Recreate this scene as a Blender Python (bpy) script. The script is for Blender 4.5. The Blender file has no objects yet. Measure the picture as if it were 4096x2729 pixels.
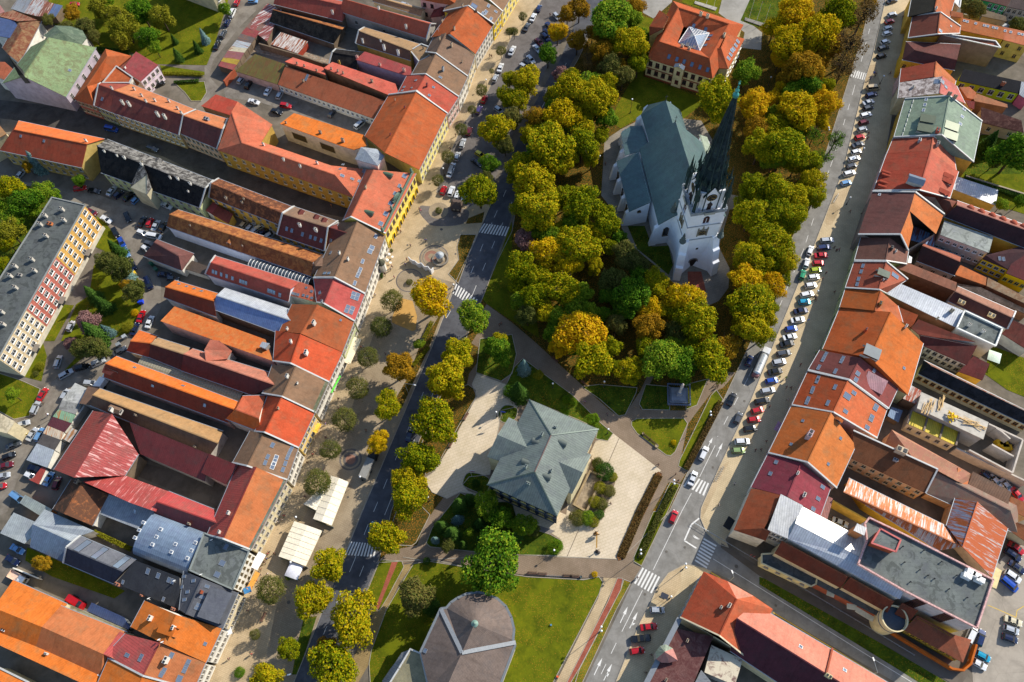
import bpy,bmesh,math,random
from mathutils import Vector,Matrix,geometry
random.seed(7)
S=bpy.context.scene
COL=S.collection
R=math.radians
H=225.0;FPX=3185.0;CX,CY=2048.0,1364.5
NAD=(2165.0,2920.0)
_d=Vector((NAD[0]-CX,-(NAD[1]-CY),-FPX)).normalized();_u=-_d
_wy=Vector((0,1,0));_wy=(_wy-_wy.dot(_u)*_u).normalized();_wx=_wy.cross(_u)
CM=Matrix((_wx,_wy,_u))
cam=bpy.data.cameras.new('camera');cam.sensor_width=36;cam.lens=FPX/4096*36
cam.clip_start=1;cam.clip_end=3000
co=bpy.data.objects.new('camera',cam);COL.objects.link(co)
co.matrix_world=Matrix.Translation((0,0,H))@CM.to_4x4()
S.camera=co
SUN_EL,SUN_AZ=R(33),R(36)
w=bpy.data.worlds.new('World');S.world=w;w.use_nodes=True
nt=w.node_tree;bg=nt.nodes['Background'];sky=nt.nodes.new('ShaderNodeTexSky')
sky.sky_type='NISHITA';sky.sun_disc=False;sky.sun_elevation=SUN_EL;sky.sun_rotation=R(90)-SUN_AZ
sky.air_density=1.0;sky.dust_density=0.6;sky.ozone_density=2.0
nt.links.new(sky.outputs[0],bg.inputs[0]);bg.inputs[1].default_value=0.14
sl=bpy.data.lights.new('sun','SUN');sl.energy=4.9;sl.angle=R(0.5);sl.color=(1,.93,.81)
so=bpy.data.objects.new('sun',sl);COL.objects.link(so)
sd=Vector((math.cos(SUN_EL)*math.cos(SUN_AZ),math.cos(SUN_EL)*math.sin(SUN_AZ),math.sin(SUN_EL)))
so.rotation_euler=(-sd).to_track_quat('-Z','Y').to_euler();so.location=(120,100,200)
S.view_settings.view_transform='Standard';S.view_settings.look='None'
S.view_settings.exposure=0.47;S.view_settings.gamma=1
OX=OY=0
def T(c,r):
 global OX,OY
 OX,OY=1024*c,682*r
K=2.2988
def at(x,y,z=0.0):
 d=CM@Vector((OX+x/K-CX,-(OY+y/K-CY),-FPX));t=(z-H)/d.z
 return Vector((0,0,H))+d*t
def ray(x,y):return(CM@Vector((OX+x/K-CX,-(OY+y/K-CY),-FPX))).normalized()
def V3(p,z):return Vector((p[0],p[1],z))
def link(o,parent=None):
 COL.objects.link(o)
 if parent:o.parent=parent
 return o
def tag(o,label=None,cat=None,group=None,kind=None):
 if label:o['label']=label
 if cat:o['category']=cat
 if group:o['group']=group
 if kind:o['kind']=kind
 return o
def empty(name,loc,rz=0,label=None,cat=None,group=None):
 o=bpy.data.objects.new(name,None);o.empty_display_size=.5;link(o)
 o.location=loc;o.rotation_euler=(0,0,rz)
 return tag(o,label,cat,group)
def mesh(name,vs,fs,m,uvs=None,mi=None,smooth=False):
 me=bpy.data.meshes.new(name);me.from_pydata([tuple(v)for v in vs],[],[tuple(f)for f in fs])
 for x in(m if isinstance(m,(list,tuple))else[m]):me.materials.append(x)
 if uvs:
  l=me.uv_layers.new(name='UVMap')
  for p in me.polygons:
   for k,li in enumerate(p.loop_indices):l.data[li].uv=uvs[p.index][k]
 if mi:me.polygons.foreach_set('material_index',mi)
 if smooth:me.polygons.foreach_set('use_smooth',[True]*len(me.polygons))
 me.update();return me
def obj(name,me,parent=None):return link(bpy.data.objects.new(name,me),parent)
class MB:
 """collects boxes and tubes into one mesh"""
 def __init__(s):s.v=[];s.f=[];s.m=[]
 def add(s,vs,fs,mi=0):
  b=len(s.v);s.v+=[Vector(v)for v in vs];s.f+=[tuple(b+i for i in f)for f in fs];s.m+=[mi]*len(fs)
 def box(s,c,d,M=None,mi=0,taper=1.0):
  x,y,z=d[0]/2,d[1]/2,d[2]/2;vs=[]
  for sz in(-1,1):
   k=taper if sz>0 else 1
   for sx,sy in((-1,-1),(1,-1),(1,1),(-1,1)):vs.append(Vector((sx*x*k,sy*y*k,sz*z)))
  if M:vs=[M@v for v in vs]
  vs=[v+Vector(c)for v in vs]
  s.add(vs,[(3,2,1,0),(4,5,6,7),(0,1,5,4),(1,2,6,5),(2,3,7,6),(3,0,4,7)],mi)
 def tube(s,a,b,r0,r1=None,n=8,mi=0,cap=True):
  a,b=Vector(a),Vector(b);r1=r0 if r1 is None else r1
  q=(b-a).to_track_quat('Z','Y')if(b-a).length>1e-6 else Matrix.Identity(3).to_quaternion()
  vs=[a+q@Vector((r0*math.cos(6.2832*i/n),r0*math.sin(6.2832*i/n),0))for i in range(n)]
  vs+=[b+q@Vector((r1*math.cos(6.2832*i/n),r1*math.sin(6.2832*i/n),0))for i in range(n)]
  fs=[(i,(i+1)%n,n+(i+1)%n,n+i)for i in range(n)]
  if cap:fs+=[tuple(range(n))[::-1],tuple(range(n,2*n))]
  s.add(vs,fs,mi)
 def lathe(s,prof,c=(0,0,0),n=14,mi=0):
  vs=[];c=Vector(c)
  for r,z in prof:
   for i in range(n):vs.append(c+Vector((r*math.cos(6.2832*i/n),r*math.sin(6.2832*i/n),z)))
  fs=[]
  for k in range(len(prof)-1):
   for i in range(n):fs.append((k*n+i,k*n+(i+1)%n,(k+1)*n+(i+1)%n,(k+1)*n+i))
  fs.append(tuple(range(n))[::-1]);fs.append(tuple((len(prof)-1)*n+i for i in range(n)))
  s.add(vs,fs,mi)
 def ball(s,c,r,sc=(1,1,1),n=10,mi=0):
  pr=[(max(.02,math.sin(math.pi*k/6))*r,-math.cos(math.pi*k/6)*r)for k in range(7)]
  b=len(s.v);s.lathe(pr,(0,0,0),n,mi)
  for i in range(b,len(s.v)):
   v=s.v[i];s.v[i]=Vector((v.x*sc[0]+c[0],v.y*sc[1]+c[1],v.z*sc[2]+c[2]))
 def build(s,name,m,parent=None,smooth=False,loc=None):
  me=mesh(name,s.v,s.f,m,mi=s.m if isinstance(m,(list,tuple))else None,smooth=smooth)
  o=obj(name,me,parent)
  if loc is not None:o.location=loc
  return o
def lin(h,k=1.0):
 h=h.lstrip('#');c=[int(h[i:i+2],16)/255 for i in(0,2,4)]
 return tuple(min(1,(x/12.92 if x<=.04045 else((x+.055)/1.055)**2.4)*k)for x in c)+(1,)
MC={}
class NT:
 def __init__(s,name,rough=.8,metal=0,spec=.3):
  s.m=bpy.data.materials.new(name);s.m.use_nodes=True;s.t=s.m.node_tree
  s.b=s.t.nodes['Principled BSDF'];s.b.inputs['Roughness'].default_value=rough
  s.b.inputs['Metallic'].default_value=metal;s.b.inputs['Specular IOR Level'].default_value=spec
 def n(s,ty,**k):
  n=s.t.nodes.new('ShaderNode'+ty)
  for a,v in k.items():
   if hasattr(n,a):setattr(n,a,v)
   else:n.inputs[a].default_value=v
  return n
 def l(s,a,b):s.t.links.new(a,b)
 def co(s,which='Object'):
  return s.n('TexCoord').outputs[which]
 def noise(s,vec,scale,detail=4,rough=.6,dist=0):
  n=s.n('TexNoise');n.inputs['Scale'].default_value=scale;n.inputs['Detail'].default_value=detail
  n.inputs['Roughness'].default_value=rough;n.inputs['Distortion'].default_value=dist;s.l(vec,n.inputs['Vector']);return n.outputs['Fac']
 def ramp(s,fac,pts):
  r=s.n('ValToRGB');e=r.color_ramp.elements
  while len(e)<len(pts):e.new(.5)
  for i,(p,c)in enumerate(pts):e[i].position=p;e[i].color=c
  s.l(fac,r.inputs[0]);return r.outputs[0]
 def mix(s,fac,a,b,mode='MIX'):
  m=s.n('MixRGB');m.blend_type=mode
  for k,v in((0,fac),(1,a),(2,b)):
   if hasattr(v,'links')or hasattr(v,'is_linked'):s.l(v,m.inputs[k])
   else:m.inputs[k].default_value=v
  return m.outputs[0]
 def math(s,op,a,b=0.0):
  m=s.n('Math');m.operation=op
  for k,v in((0,a),(1,b)):
   if hasattr(v,'is_linked'):s.l(v,m.inputs[k])
   else:m.inputs[k].default_value=v
  return m.outputs[0]
 def bump(s,h,strength=.3,dist=.05):
  b=s.n('Bump');b.inputs['Strength'].default_value=strength;b.inputs['Distance'].default_value=dist
  s.l(h,b.inputs['Height']);s.l(b.outputs[0],s.b.inputs['Normal'])
 def out(s,col):
  s.l(col,s.b.inputs['Base Color']);return s.m
def sc(c,k):return(min(1,c[0]*k),min(1,c[1]*k),min(1,c[2]*k),1)
def world_vec(t):
 g=t.n('NewGeometry');return g.outputs['Position']
def roofm(hx,kind='tile',h2=None,amt=.5,k=1.0):
 """kind: tile, old (weathered tile, h2 blotches), seam (standing seam metal), rust (metal with h2 streaks), flat (bitumen), slate"""
 key=('r',hx,kind,h2,amt,k)
 if key in MC:return MC[key]
 c=lin(hx,k)
 if c[0]>1.9*c[2]:c=(c[0]*.64+.01,c[1]*.84+.008,c[2]*.85+.008,1)
 elif h2 is None or kind=='old':c=sc(c,.82)
 t=NT('roof_'+kind,rough={'seam':.42,'rust':.5,'flat':.9}.get(kind,.75),metal={'seam':.2,'rust':.15}.get(kind,0),spec=.3 if kind in('seam','rust')else .06)
 P=world_vec(t);uv=t.co('UV');sp=t.n('SeparateXYZ');t.l(uv,sp.inputs[0]);U,Vv=sp.outputs[0],sp.outputs[1]
 big=t.noise(P,.16,3);mid=t.noise(P,1.1,4);fine=t.noise(P,5.5,2)
 var=t.math('ADD',t.math('MULTIPLY',big,.5),t.math('ADD',t.math('MULTIPLY',mid,.45),t.math('MULTIPLY',fine,.35)))
 gy=(c[0]*.45+c[1]*.3+.01,c[0]*.25+c[1]*.5+.01,c[0]*.12+c[2]*.8+.01,1)
 base=t.ramp(var,[(.36,sc(c,.55)),(.6,c),(.8,sc(c,1.25))]);ms=t.noise(P,.31,7,.72);base=t.mix(t.ramp(ms,[(.48,(0,0,0,1)),(.68,(.55,.55,.55,1))]),base,sc(gy,.8))
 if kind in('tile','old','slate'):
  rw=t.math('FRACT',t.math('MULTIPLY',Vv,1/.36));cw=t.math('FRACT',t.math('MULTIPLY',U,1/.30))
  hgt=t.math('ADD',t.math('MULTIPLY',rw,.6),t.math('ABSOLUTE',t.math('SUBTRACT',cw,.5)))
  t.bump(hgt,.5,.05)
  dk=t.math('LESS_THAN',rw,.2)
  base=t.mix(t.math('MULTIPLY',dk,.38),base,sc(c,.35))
  cell=t.n('TexWhiteNoise');
  fl=t.n('VectorMath');fl.operation='SNAP';t.l(uv,fl.inputs[0]);fl.inputs[1].default_value=(.45,.36,1);t.l(fl.outputs[0],cell.inputs['Vector'])
  base=t.mix(t.math('MULTIPLY',cell.outputs['Value'],.22),base,sc(c,.55))
 if kind in('tile','slate','old'):
  mp=t.n('Mapping');mp.inputs['Scale'].default_value=(1.1,.13,1);t.l(uv,mp.inputs[0]);sk=t.noise(mp.outputs[0],1.0,5,.7)
  base=t.mix(t.ramp(sk,[(.5,(0,0,0,1)),(.72,(.5,.5,.5,1))]),base,sc(c,.45))
  vo=t.n('TexVoronoi');vo.inputs['Scale'].default_value=.45;t.l(P,vo.inputs['Vector']);sx=t.n('SeparateXYZ');t.l(vo.outputs['Color'],sx.inputs[0])
  base=t.mix(t.math('MULTIPLY',sx.outputs[0],.16),base,sc(c,1.7))
 if kind=='old':
  c2=lin(h2 or '3a2a20',k)
  q=t.noise(P,.55,8,.75,.6)
  base=t.mix(t.ramp(q,[(.5-.12*amt,(0,0,0,1)),(.62-.12*amt,(1,1,1,1))]),base,c2)
  sv=t.n('TexVoronoi');sv.inputs['Scale'].default_value=2.2;t.l(uv,sv.inputs['Vector'])
  base=t.mix(t.math('MULTIPLY',t.math('LESS_THAN',sv.outputs['Distance'],.22),.5),base,c2)
 if kind in('seam','rust'):
  st=1/.62
  fr=t.math('FRACT',t.math('MULTIPLY',U,st));ln=t.math('LESS_THAN',fr,.14)
  t.bump(ln,.6,.08)
  base=t.mix(t.math('MULTIPLY',ln,.55),base,sc(c,.35))
  id_=t.n('TexWhiteNoise');id_.noise_dimensions='1D';t.l(t.math('FLOOR',t.math('MULTIPLY',U,st)),id_.inputs['W'])
  base=t.mix(t.math('MULTIPLY',id_.outputs['Value'],.25),base,sc(c,.6))
  dr=t.noise(P,.8,6,.7)
  base=t.mix(t.ramp(dr,[(.52,(0,0,0,1)),(.75,(.45,.45,.45,1))]),base,sc(c,.5))
 if kind=='rust':
  c2=lin(h2 or '8a4a22',k);mp=t.n('Mapping');mp.inputs['Scale'].default_value=(1.6,.16,1);t.l(uv,mp.inputs[0])
  q=t.noise(mp.outputs[0],1.0,5,.65)
  base=t.mix(t.ramp(q,[(.52-.15*amt,(0,0,0,1)),(.60-.15*amt,(1,1,1,1))]),base,c2)
 if kind=='flat':
  q=t.noise(P,.35,6,.7,1.0)
  base=t.mix(t.ramp(q,[(.53,(0,0,0,1)),(.57,(.7,.7,.7,1))]),base,sc(c,.55))
  fr=t.math('FRACT',t.math('MULTIPLY',Vv,1.0));base=t.mix(t.math('MULTIPLY',t.math('LESS_THAN',fr,.08),.35),base,sc(c,.6))
 MC[key]=t.out(base);return MC[key]
def plaster(hx,k=1.0,dirt=.35):
 key=('p',hx,k,dirt)
 if key in MC:return MC[key]
 c=lin(hx,k);t=NT('plaster',.9,0,.05);P=world_vec(t)
 n=t.noise(P,.5,6,.7);f=t.noise(P,4,3)
 b=t.ramp(n,[(.3,sc(c,1-dirt)),(.6,c)]);b=t.mix(t.math('MULTIPLY',f,.2),b,sc(c,.75))
 MC[key]=t.out(b);return MC[key]
def plain(hx,rough=.6,metal=0,k=1.0,var=.15,spec=.4):
 key=('q',hx,rough,metal,k,var)
 if key in MC:return MC[key]
 c=lin(hx,k);t=NT('painted',rough,metal,spec);n=t.noise(world_vec(t),2.5,4)
 MC[key]=t.out(t.ramp(n,[(.3,sc(c,1-var)),(.7,sc(c,1+var))]));return MC[key]
def groundm(name,hx,h2=None,scale=.4,grain=3.0,rough=.95,extra=None,k=1.0):
 key=('g',name,hx,h2,scale,extra)
 if key in MC:return MC[key]
 c=lin(hx,k);c2=lin(h2,k)if h2 else sc(c,.7)
 t=NT(name,rough,0,.05);P=world_vec(t)
 n=t.noise(P,scale,8,.68,.3);g=t.noise(P,grain,3)
 b=t.ramp(n,[(.36,c2),(.6,c)]);b=t.mix(t.math('MULTIPLY',g,.35),b,sc(c2,.75))
 if extra=='grass':
  q=t.noise(P,1.6,5,.7);b=t.mix(t.ramp(q,[(.5,(0,0,0,1)),(.7,(.6,.6,.6,1))]),b,lin('6f6a14',k))
  v=t.n('TexVoronoi');v.inputs['Scale'].default_value=2.6;t.l(P,v.inputs['Vector'])
  q2=t.noise(P,.12,2)
  lf=t.math('MULTIPLY',t.math('LESS_THAN',v.outputs['Distance'],.24),t.math('GREATER_THAN',q2,.47))
  b=t.mix(t.math('MULTIPLY',lf,.55),b,lin('b07a2c',k));t.bump(g,.6,.08)
 if extra=='litter':
  v=t.n('TexVoronoi');v.inputs['Scale'].default_value=3.2;t.l(P,v.inputs['Vector'])
  b=t.mix(t.math('MULTIPLY',t.math('LESS_THAN',v.outputs['Distance'],.34),.6),b,lin('b8742a',k))
 if extra in('slab','cobble','sett'):
  w_={'slab':1.0,'cobble':.55,'sett':.6}[extra]
  mp=t.n('Mapping');mp.inputs['Rotation'].default_value=(0,0,R(-27 if extra!='slab'else-22));t.l(P,mp.inputs[0])
  br=t.n('TexBrick');br.inputs['Scale'].default_value=1.0;br.inputs['Brick Width'].default_value=w_*1.35;br.inputs['Row Height'].default_value=w_*.8
  br.inputs['Mortar Size'].default_value=.05;br.inputs['Color1'].default_value=(1,1,1,1);br.inputs['Color2'].default_value=(.92,.92,.92,1);br.inputs['Mortar'].default_value=(.78,.76,.72,1)
  t.l(mp.outputs[0],br.inputs['Vector']);b=t.mix(1.0,b,br.outputs[0],'MULTIPLY')
 if extra=='asphalt':
  q=t.noise(P,.09,3,.5,2.0);b=t.mix(t.ramp(q,[(.46,(0,0,0,1)),(.5,(.12,.12,.12,1)),(.54,(0,0,0,1))]),b,sc(c2,.55))
  v=t.n('TexVoronoi');v.feature='DISTANCE_TO_EDGE';v.inputs['Scale'].default_value=.11;t.l(P,v.inputs['Vector'])
  b=t.mix(t.math('MULTIPLY',t.math('LESS_THAN',v.outputs['Distance'],.008),.16),b,sc(c2,.4))
 MC[key]=t.out(b);return MC[key]
def carpaint(hx):
 key=('c',hx)
 if key in MC:return MC[key]
 t=NT('car_paint',.25,.25,.5);t.b.inputs['Coat Weight'].default_value=.8;t.b.inputs['Coat Roughness'].default_value=.06
 c=lin(hx);n=t.noise(t.co(),1.2,3);MC[key]=t.out(t.ramp(n,[(.3,sc(c,.88)),(.7,sc(c,1.05))]));return MC[key]
GLASS=NT('window_glass',.08,0,.8);GLASS.b.inputs['Base Color'].default_value=(.018,.022,.028,1);GLASS=GLASS.m
SKYGL=NT('roof_window_glass',.1,.3,.8);SKYGL.b.inputs['Base Color'].default_value=(.16,.2,.26,1);SKYGL=SKYGL.m
CARGL=NT('car_glass',.06,0,.8);CARGL.b.inputs['Base Color'].default_value=(.012,.016,.02,1);CARGL=CARGL.m
TYRE=plain('1a1a1a',.9);STEEL=plain('9aa0a4',.4,.6);DARK=plain('24262a',.6);WHITE=plain('e8e6e0',.5)
ZINC=plain('9fa4a8',.5,.3);CAPM=plain('b4b4b0',.6,.1)
def nrm(a,b,c):return(b-a).cross(c-a)
def face_uv(ps):
 n=Vector((0,0,0))
 for i in range(1,len(ps)-1):n+=nrm(ps[0],ps[i],ps[i+1])
 if n.length<1e-9:return[(p.x,p.y)for p in ps]
 n.normalize()
 if n.z<0:n=-n
 t=Vector((0,0,1)).cross(n)
 t=Vector((1,0,0))if t.length<.02 else t.normalized()
 s=n.cross(t)
 return[(p.dot(t),p.dot(s))for p in ps]
class Bld:pass
def facade_windows(b,parent,p,q,z0,z1,n,rows,ww=1.1,wh=1.6,frame=None,ground=None,name='window',sill=True,out=None):
 """n x rows windows on the wall that runs p->q (outward normal on the right-hand side away from the centre)"""
 d=(q-p);L=d.length
 if L<1:return
 d.normalize();nn=Vector((d.y,-d.x,0))
 if out is not None:nn=out
 elif nn.dot(b.cen-(p+q)/2)>0:nn=-nn
 if d.cross(Vector((0,0,1))).dot(nn)<0:d=-d;p,q=q,p
 wh=min(wh,(z1-z0)/rows*.62);ww=min(ww,L/n*.62)
 key=(round(ww,1),round(wh,1),id(frame),sill)
 if key not in WM:
  m=MB();fw=.08
  m.box((-ww/2-fw/2,0,0),(fw,.1,wh+2*fw));m.box((ww/2+fw/2,0,0),(fw,.1,wh+2*fw));m.box((0,0,wh/2+fw/2),(ww,.1,fw));m.box((0,0,-wh/2-fw/2),(ww,.1,fw))
  m.box((0,.01,0),(.07,.06,wh));m.box((0,.01,wh*.2),(ww,.06,.06))
  if sill:m.box((0,.12,-wh/2-fw-.04),(ww+.4,.3,.07))
  g=MB();g.box((0,-.0,0),(ww,.04,wh))
  WM[key]=(mesh('window',m.v,m.f,frame or plain('b8b0a2')),mesh('pane',g.v,g.f,GLASS))
 fm,gm=WM[key]
 for r in range(rows):
  zc=z0+(r+.55)*(z1-z0)/rows
  for i in range(n):
   c=p+d*(L*(i+.5)/n);c=Vector((c.x,c.y,zc))+nn*.045
   o=obj(name,fm,parent);M=Matrix((d,nn,Vector((0,0,1)))).transposed()
   o.matrix_local=Matrix.Translation(c-b.loc)@M.to_4x4()
   obj('pane',gm,o)
WM={}
def building(name,label,cat,verts,faces,loop,rm,wm,gables=(),parent=None,th=.22,group=None,inset=.28,rms=None,base=0.0,wall=True,wcol=None,flatside=()):
 """verts: Vectors; faces: index tuples, counter-clockwise from above not required; loop: eave outline"""
 b=Bld();vs=[Vector(v)for v in verts]
 cen=sum((vs[i]for i in loop),Vector())/len(loop);b.cen=Vector((cen.x,cen.y,0));b.loc=Vector((cen.x,cen.y,base));b.vs=vs;b.faces=faces
 b.root=empty(name,b.loc,0,label,cat,group);
 V=[];F=[];UV=[];MI=[]
 fl=[]
 for f in faces:
  ps=[vs[i]for i in f];n=Vector()
  for i in range(1,len(ps)-1):n+=nrm(ps[0],ps[i],ps[i+1])
  fl.append(tuple(f)if n.z>=0 else tuple(f)[::-1])
 srcf=fl;fl=[];fm=[];fu=[]
 for k,f in enumerate(srcf):
  ps=[vs[i]for i in f];uv=face_uv(ps);tr=[(0,1,2)]if len(f)==3 else geometry.tessellate_polygon([[Vector((p.x,p.y,0))for p in ps]])
  for t in tr:
   g=[f[i]for i in t];a=vs[g[0]];up=(vs[g[1]]-a).cross(vs[g[2]]-a).z>0;t=t if up else t[::-1]
   fl.append(tuple(f[i]for i in t));fm.append(rms[k]if rms else 0);fu.append([uv[i]for i in t])
 b.faces=fl
 for k,f in enumerate(fl):
  ps=[vs[i]for i in f];o=len(V);V+=[p-b.loc for p in ps];F.append(tuple(range(o,o+len(ps))));UV.append(fu[k]);MI.append(fm[k])
 ed={}
 for f in fl:
  for i in range(len(f)):ed[(f[i],f[(i+1)%len(f)])]=1
 for(i,j)in ed:
  if(j,i)not in ed:
   a,c=vs[i],vs[j];dz=Vector((0,0,-th));ps=[c,a,a+dz,c+dz];o=len(V)
   V+=[p-b.loc for p in ps];F.append((o,o+1,o+2,o+3));UV.append([(0,0)]*4);MI.append(0)
 for k,f in enumerate(fl):
  ps=[vs[i]+Vector((0,0,-th))for i in f][::-1];o=len(V);V+=[p-b.loc for p in ps];F.append(tuple(range(o,o+len(ps))));UV.append([(0,0)]*len(ps));MI.append(0)
 b.roof=obj('roof',mesh('roof',V,F,rm,UV,MI if rms else None),b.root)
 ar=sum(vs[loop[i]].x*vs[loop[(i+1)%len(loop)]].y-vs[loop[(i+1)%len(loop)]].x*vs[loop[i]].y for i in range(len(loop)))
 lp=list(loop)if ar>0 else list(loop)[::-1];n=len(lp);b.loop=lp
 ins=[]
 for i in range(n):
  p0,p1,p2=vs[lp[i-1]],vs[lp[i]],vs[lp[(i+1)%n]]
  d1=Vector((p1.x-p0.x,p1.y-p0.y,0));d2=Vector((p2.x-p1.x,p2.y-p1.y,0))
  d1=d1.normalized()if d1.length>1e-6 else Vector((1,0,0));d2=d2.normalized()if d2.length>1e-6 else d1
  k=Vector((-d1.y,d1.x,0));l=Vector((-d2.y,d2.x,0));m=k+l
  m=m/(max(.35,1+k.dot(l)))if m.length>1e-6 else k
  ins.append(Vector((p1.x,p1.y,0))+m*inset)
 b.foot=ins;b.eav=[vs[i].z for i in lp]
 if wall:
  V=[];F=[]
  for i in range(n):
   j=(i+1)%n;a,c=ins[i],ins[j];za,zc=vs[lp[i]].z-.06,vs[lp[j]].z-.06;o=len(V)
   V+=[V3(a,base-.2)-b.loc,V3(c,base-.2)-b.loc,V3(c,zc)-b.loc,V3(a,za)-b.loc];F.append((o,o+1,o+2,o+3))
   for g in gables:
    if set(g[:2])=={lp[i],lp[j]}:
     tops=[vs[t]for t in g[2:]];dd=(c-a).normalized();kk=Vector((-dd.y,dd.x,0));pts=[V3(a,za)]
     tt=[V3(t+kk*inset,t.z-.12)for t in tops]
     if(tt[0]-a).dot(dd)>(tt[-1]-a).dot(dd):tt=tt[::-1]
     o=len(V);ps=[V3(a,za),V3(c,zc)]+tt[::-1];V+=[p-b.loc for p in ps];F.append(tuple(range(o,o+len(ps))))
  b.wall=obj('wall',mesh('wall',V,F,wm),b.root)
 return b
def strip(b,pts,wdt,hgt,m,name='parapet',dz=0.0):
 mb=MB();up=Vector((0,0,1))
 for i in range(len(pts)-1):
  a,c=pts[i]-b.loc,pts[i+1]-b.loc;d=(c-a)
  if d.length<.1:continue
  dd=d.normalized();s=dd.cross(up)
  if s.length<1e-4:continue
  s.normalize();u=s.cross(dd);q=Matrix((dd,s,u)).transposed()
  mb.box((a+c)/2+u*(hgt/2+dz)+s*(.003*i),(d.length+.12,wdt,hgt),q)
 if mb.v:return mb.build(name,m,b.root)
def on(b,x,y):
 """where the line of sight through pixel x,y meets the roof of b: point, along, up-slope, normal"""
 o=Vector((0,0,H));d=ray(x,y);best=None
 for f in b.faces:
  ps=[b.vs[i]for i in f];n=Vector()
  for i in range(1,len(ps)-1):n+=nrm(ps[0],ps[i],ps[i+1])
  if n.length<1e-6:continue
  n.normalize();den=n.dot(d)
  if abs(den)<1e-6:continue
  t=n.dot(ps[0]-o)/den;p=o+d*t
  ins=all((ps[(i+1)%len(ps)]-ps[i]).cross(p-ps[i]).dot(n)>=-.6 for i in range(len(ps)))
  sc_=0 if ins else min((p-q).length for q in ps)
  if best is None or(sc_,t)<best[0]:best=((sc_,t),p,n)
 _,p,n=best
 if n.z<0:n=-n
 al=Vector((0,0,1)).cross(n)
 if al.length<.05:
  e=b.vs[b.loop[1]]-b.vs[b.loop[0]];al=Vector((e.x,e.y,0))
 al.normalize()
 return p,al,n.cross(al),n
CH={}
def chimneys(b,s,m=None,h=1.3,w=.65):
 """s: 'x,y x,y' pixels where chimneys stand"""
 for t in s.split():
  a=[float(q)for q in t.split(',')];p,al,up,n=on(b,a[0],a[1])
  hh=a[2]if len(a)>2 else h;ww=a[3]if len(a)>3 else w
  mb=MB();mb.box((0,0,hh/2-.5),(ww*1.15,ww*.62,hh+1.0));mb.box((0,0,hh+.05),(ww*1.15+.14,ww*.62+.14,.1))
  mb.box((-.16*ww*2,0,hh+.2),(ww*.38,ww*.4,.16),mi=1);mb.box((.16*ww*2,0,hh+.2),(ww*.38,ww*.4,.16),mi=1)
  o=mb.build('chimney',[m or plaster('b09c84'),DARK],b.roof);al2=Vector((al.x,al.y,0)).normalized()
  o.matrix_local=Matrix.Translation(p-b.loc)@Matrix((al2,Vector((-al2.y,al2.x,0)),Vector((0,0,1)))).transposed().to_4x4()
SKM={}
def skylights(b,s,w=.8,h=1.25,m=None,name='roof_window'):
 for t in s.split():
  a=[float(q)for q in t.split(',')];p,al,up,n=on(b,a[0],a[1])
  ww=a[2]if len(a)>2 else w;hh=a[3]if len(a)>3 else h
  k=(ww,hh,id(m))
  if k not in SKM:
   mb=MB();f=.08
   mb.box((-ww/2,0,.05),(f,hh+f,.14));mb.box((ww/2,0,.05),(f,hh+f,.14));mb.box((0,hh/2,.05),(ww-f,f,.13));mb.box((0,-hh/2,.05),(ww-f,f,.13));mb.box((0,0,.04),(ww-f,hh-f,.06),mi=1)
   SKM[k]=mesh('roof_window',mb.v,mb.f,[m or plain('8c8f92',.4,.3),SKYGL],mi=mb.m)
  o=obj(name,SKM[k],b.roof);o.matrix_local=Matrix.Translation(p-b.loc+n*.02)@Matrix((al,up,n)).transposed().to_4x4()
DISH=None
def dishes(b,s):
 global DISH
 if DISH is None:
  mb=MB();mb.tube((0,0,-.4),(0,0,.9),.035,n=6);M=Matrix.Rotation(R(60),3,'X')
  k=len(mb.v);mb.lathe([(.02,0),(.3,.04),(.45,.12),(.43,.14),(.02,.03)],(0,0,0),12)
  for i in range(k,len(mb.v)):mb.v[i]=M@mb.v[i]+Vector((0,-.12,.85))
  DISH=mesh('satellite_dish',mb.v,mb.f,WHITE)
 for t in s.split():
  a=[float(q)for q in t.split(',')];p,al,up,n=on(b,a[0],a[1]);o=obj('satellite_dish',DISH,b.roof)
  o.location=p-b.loc;o.rotation_euler=(0,0,R(200))
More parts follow.
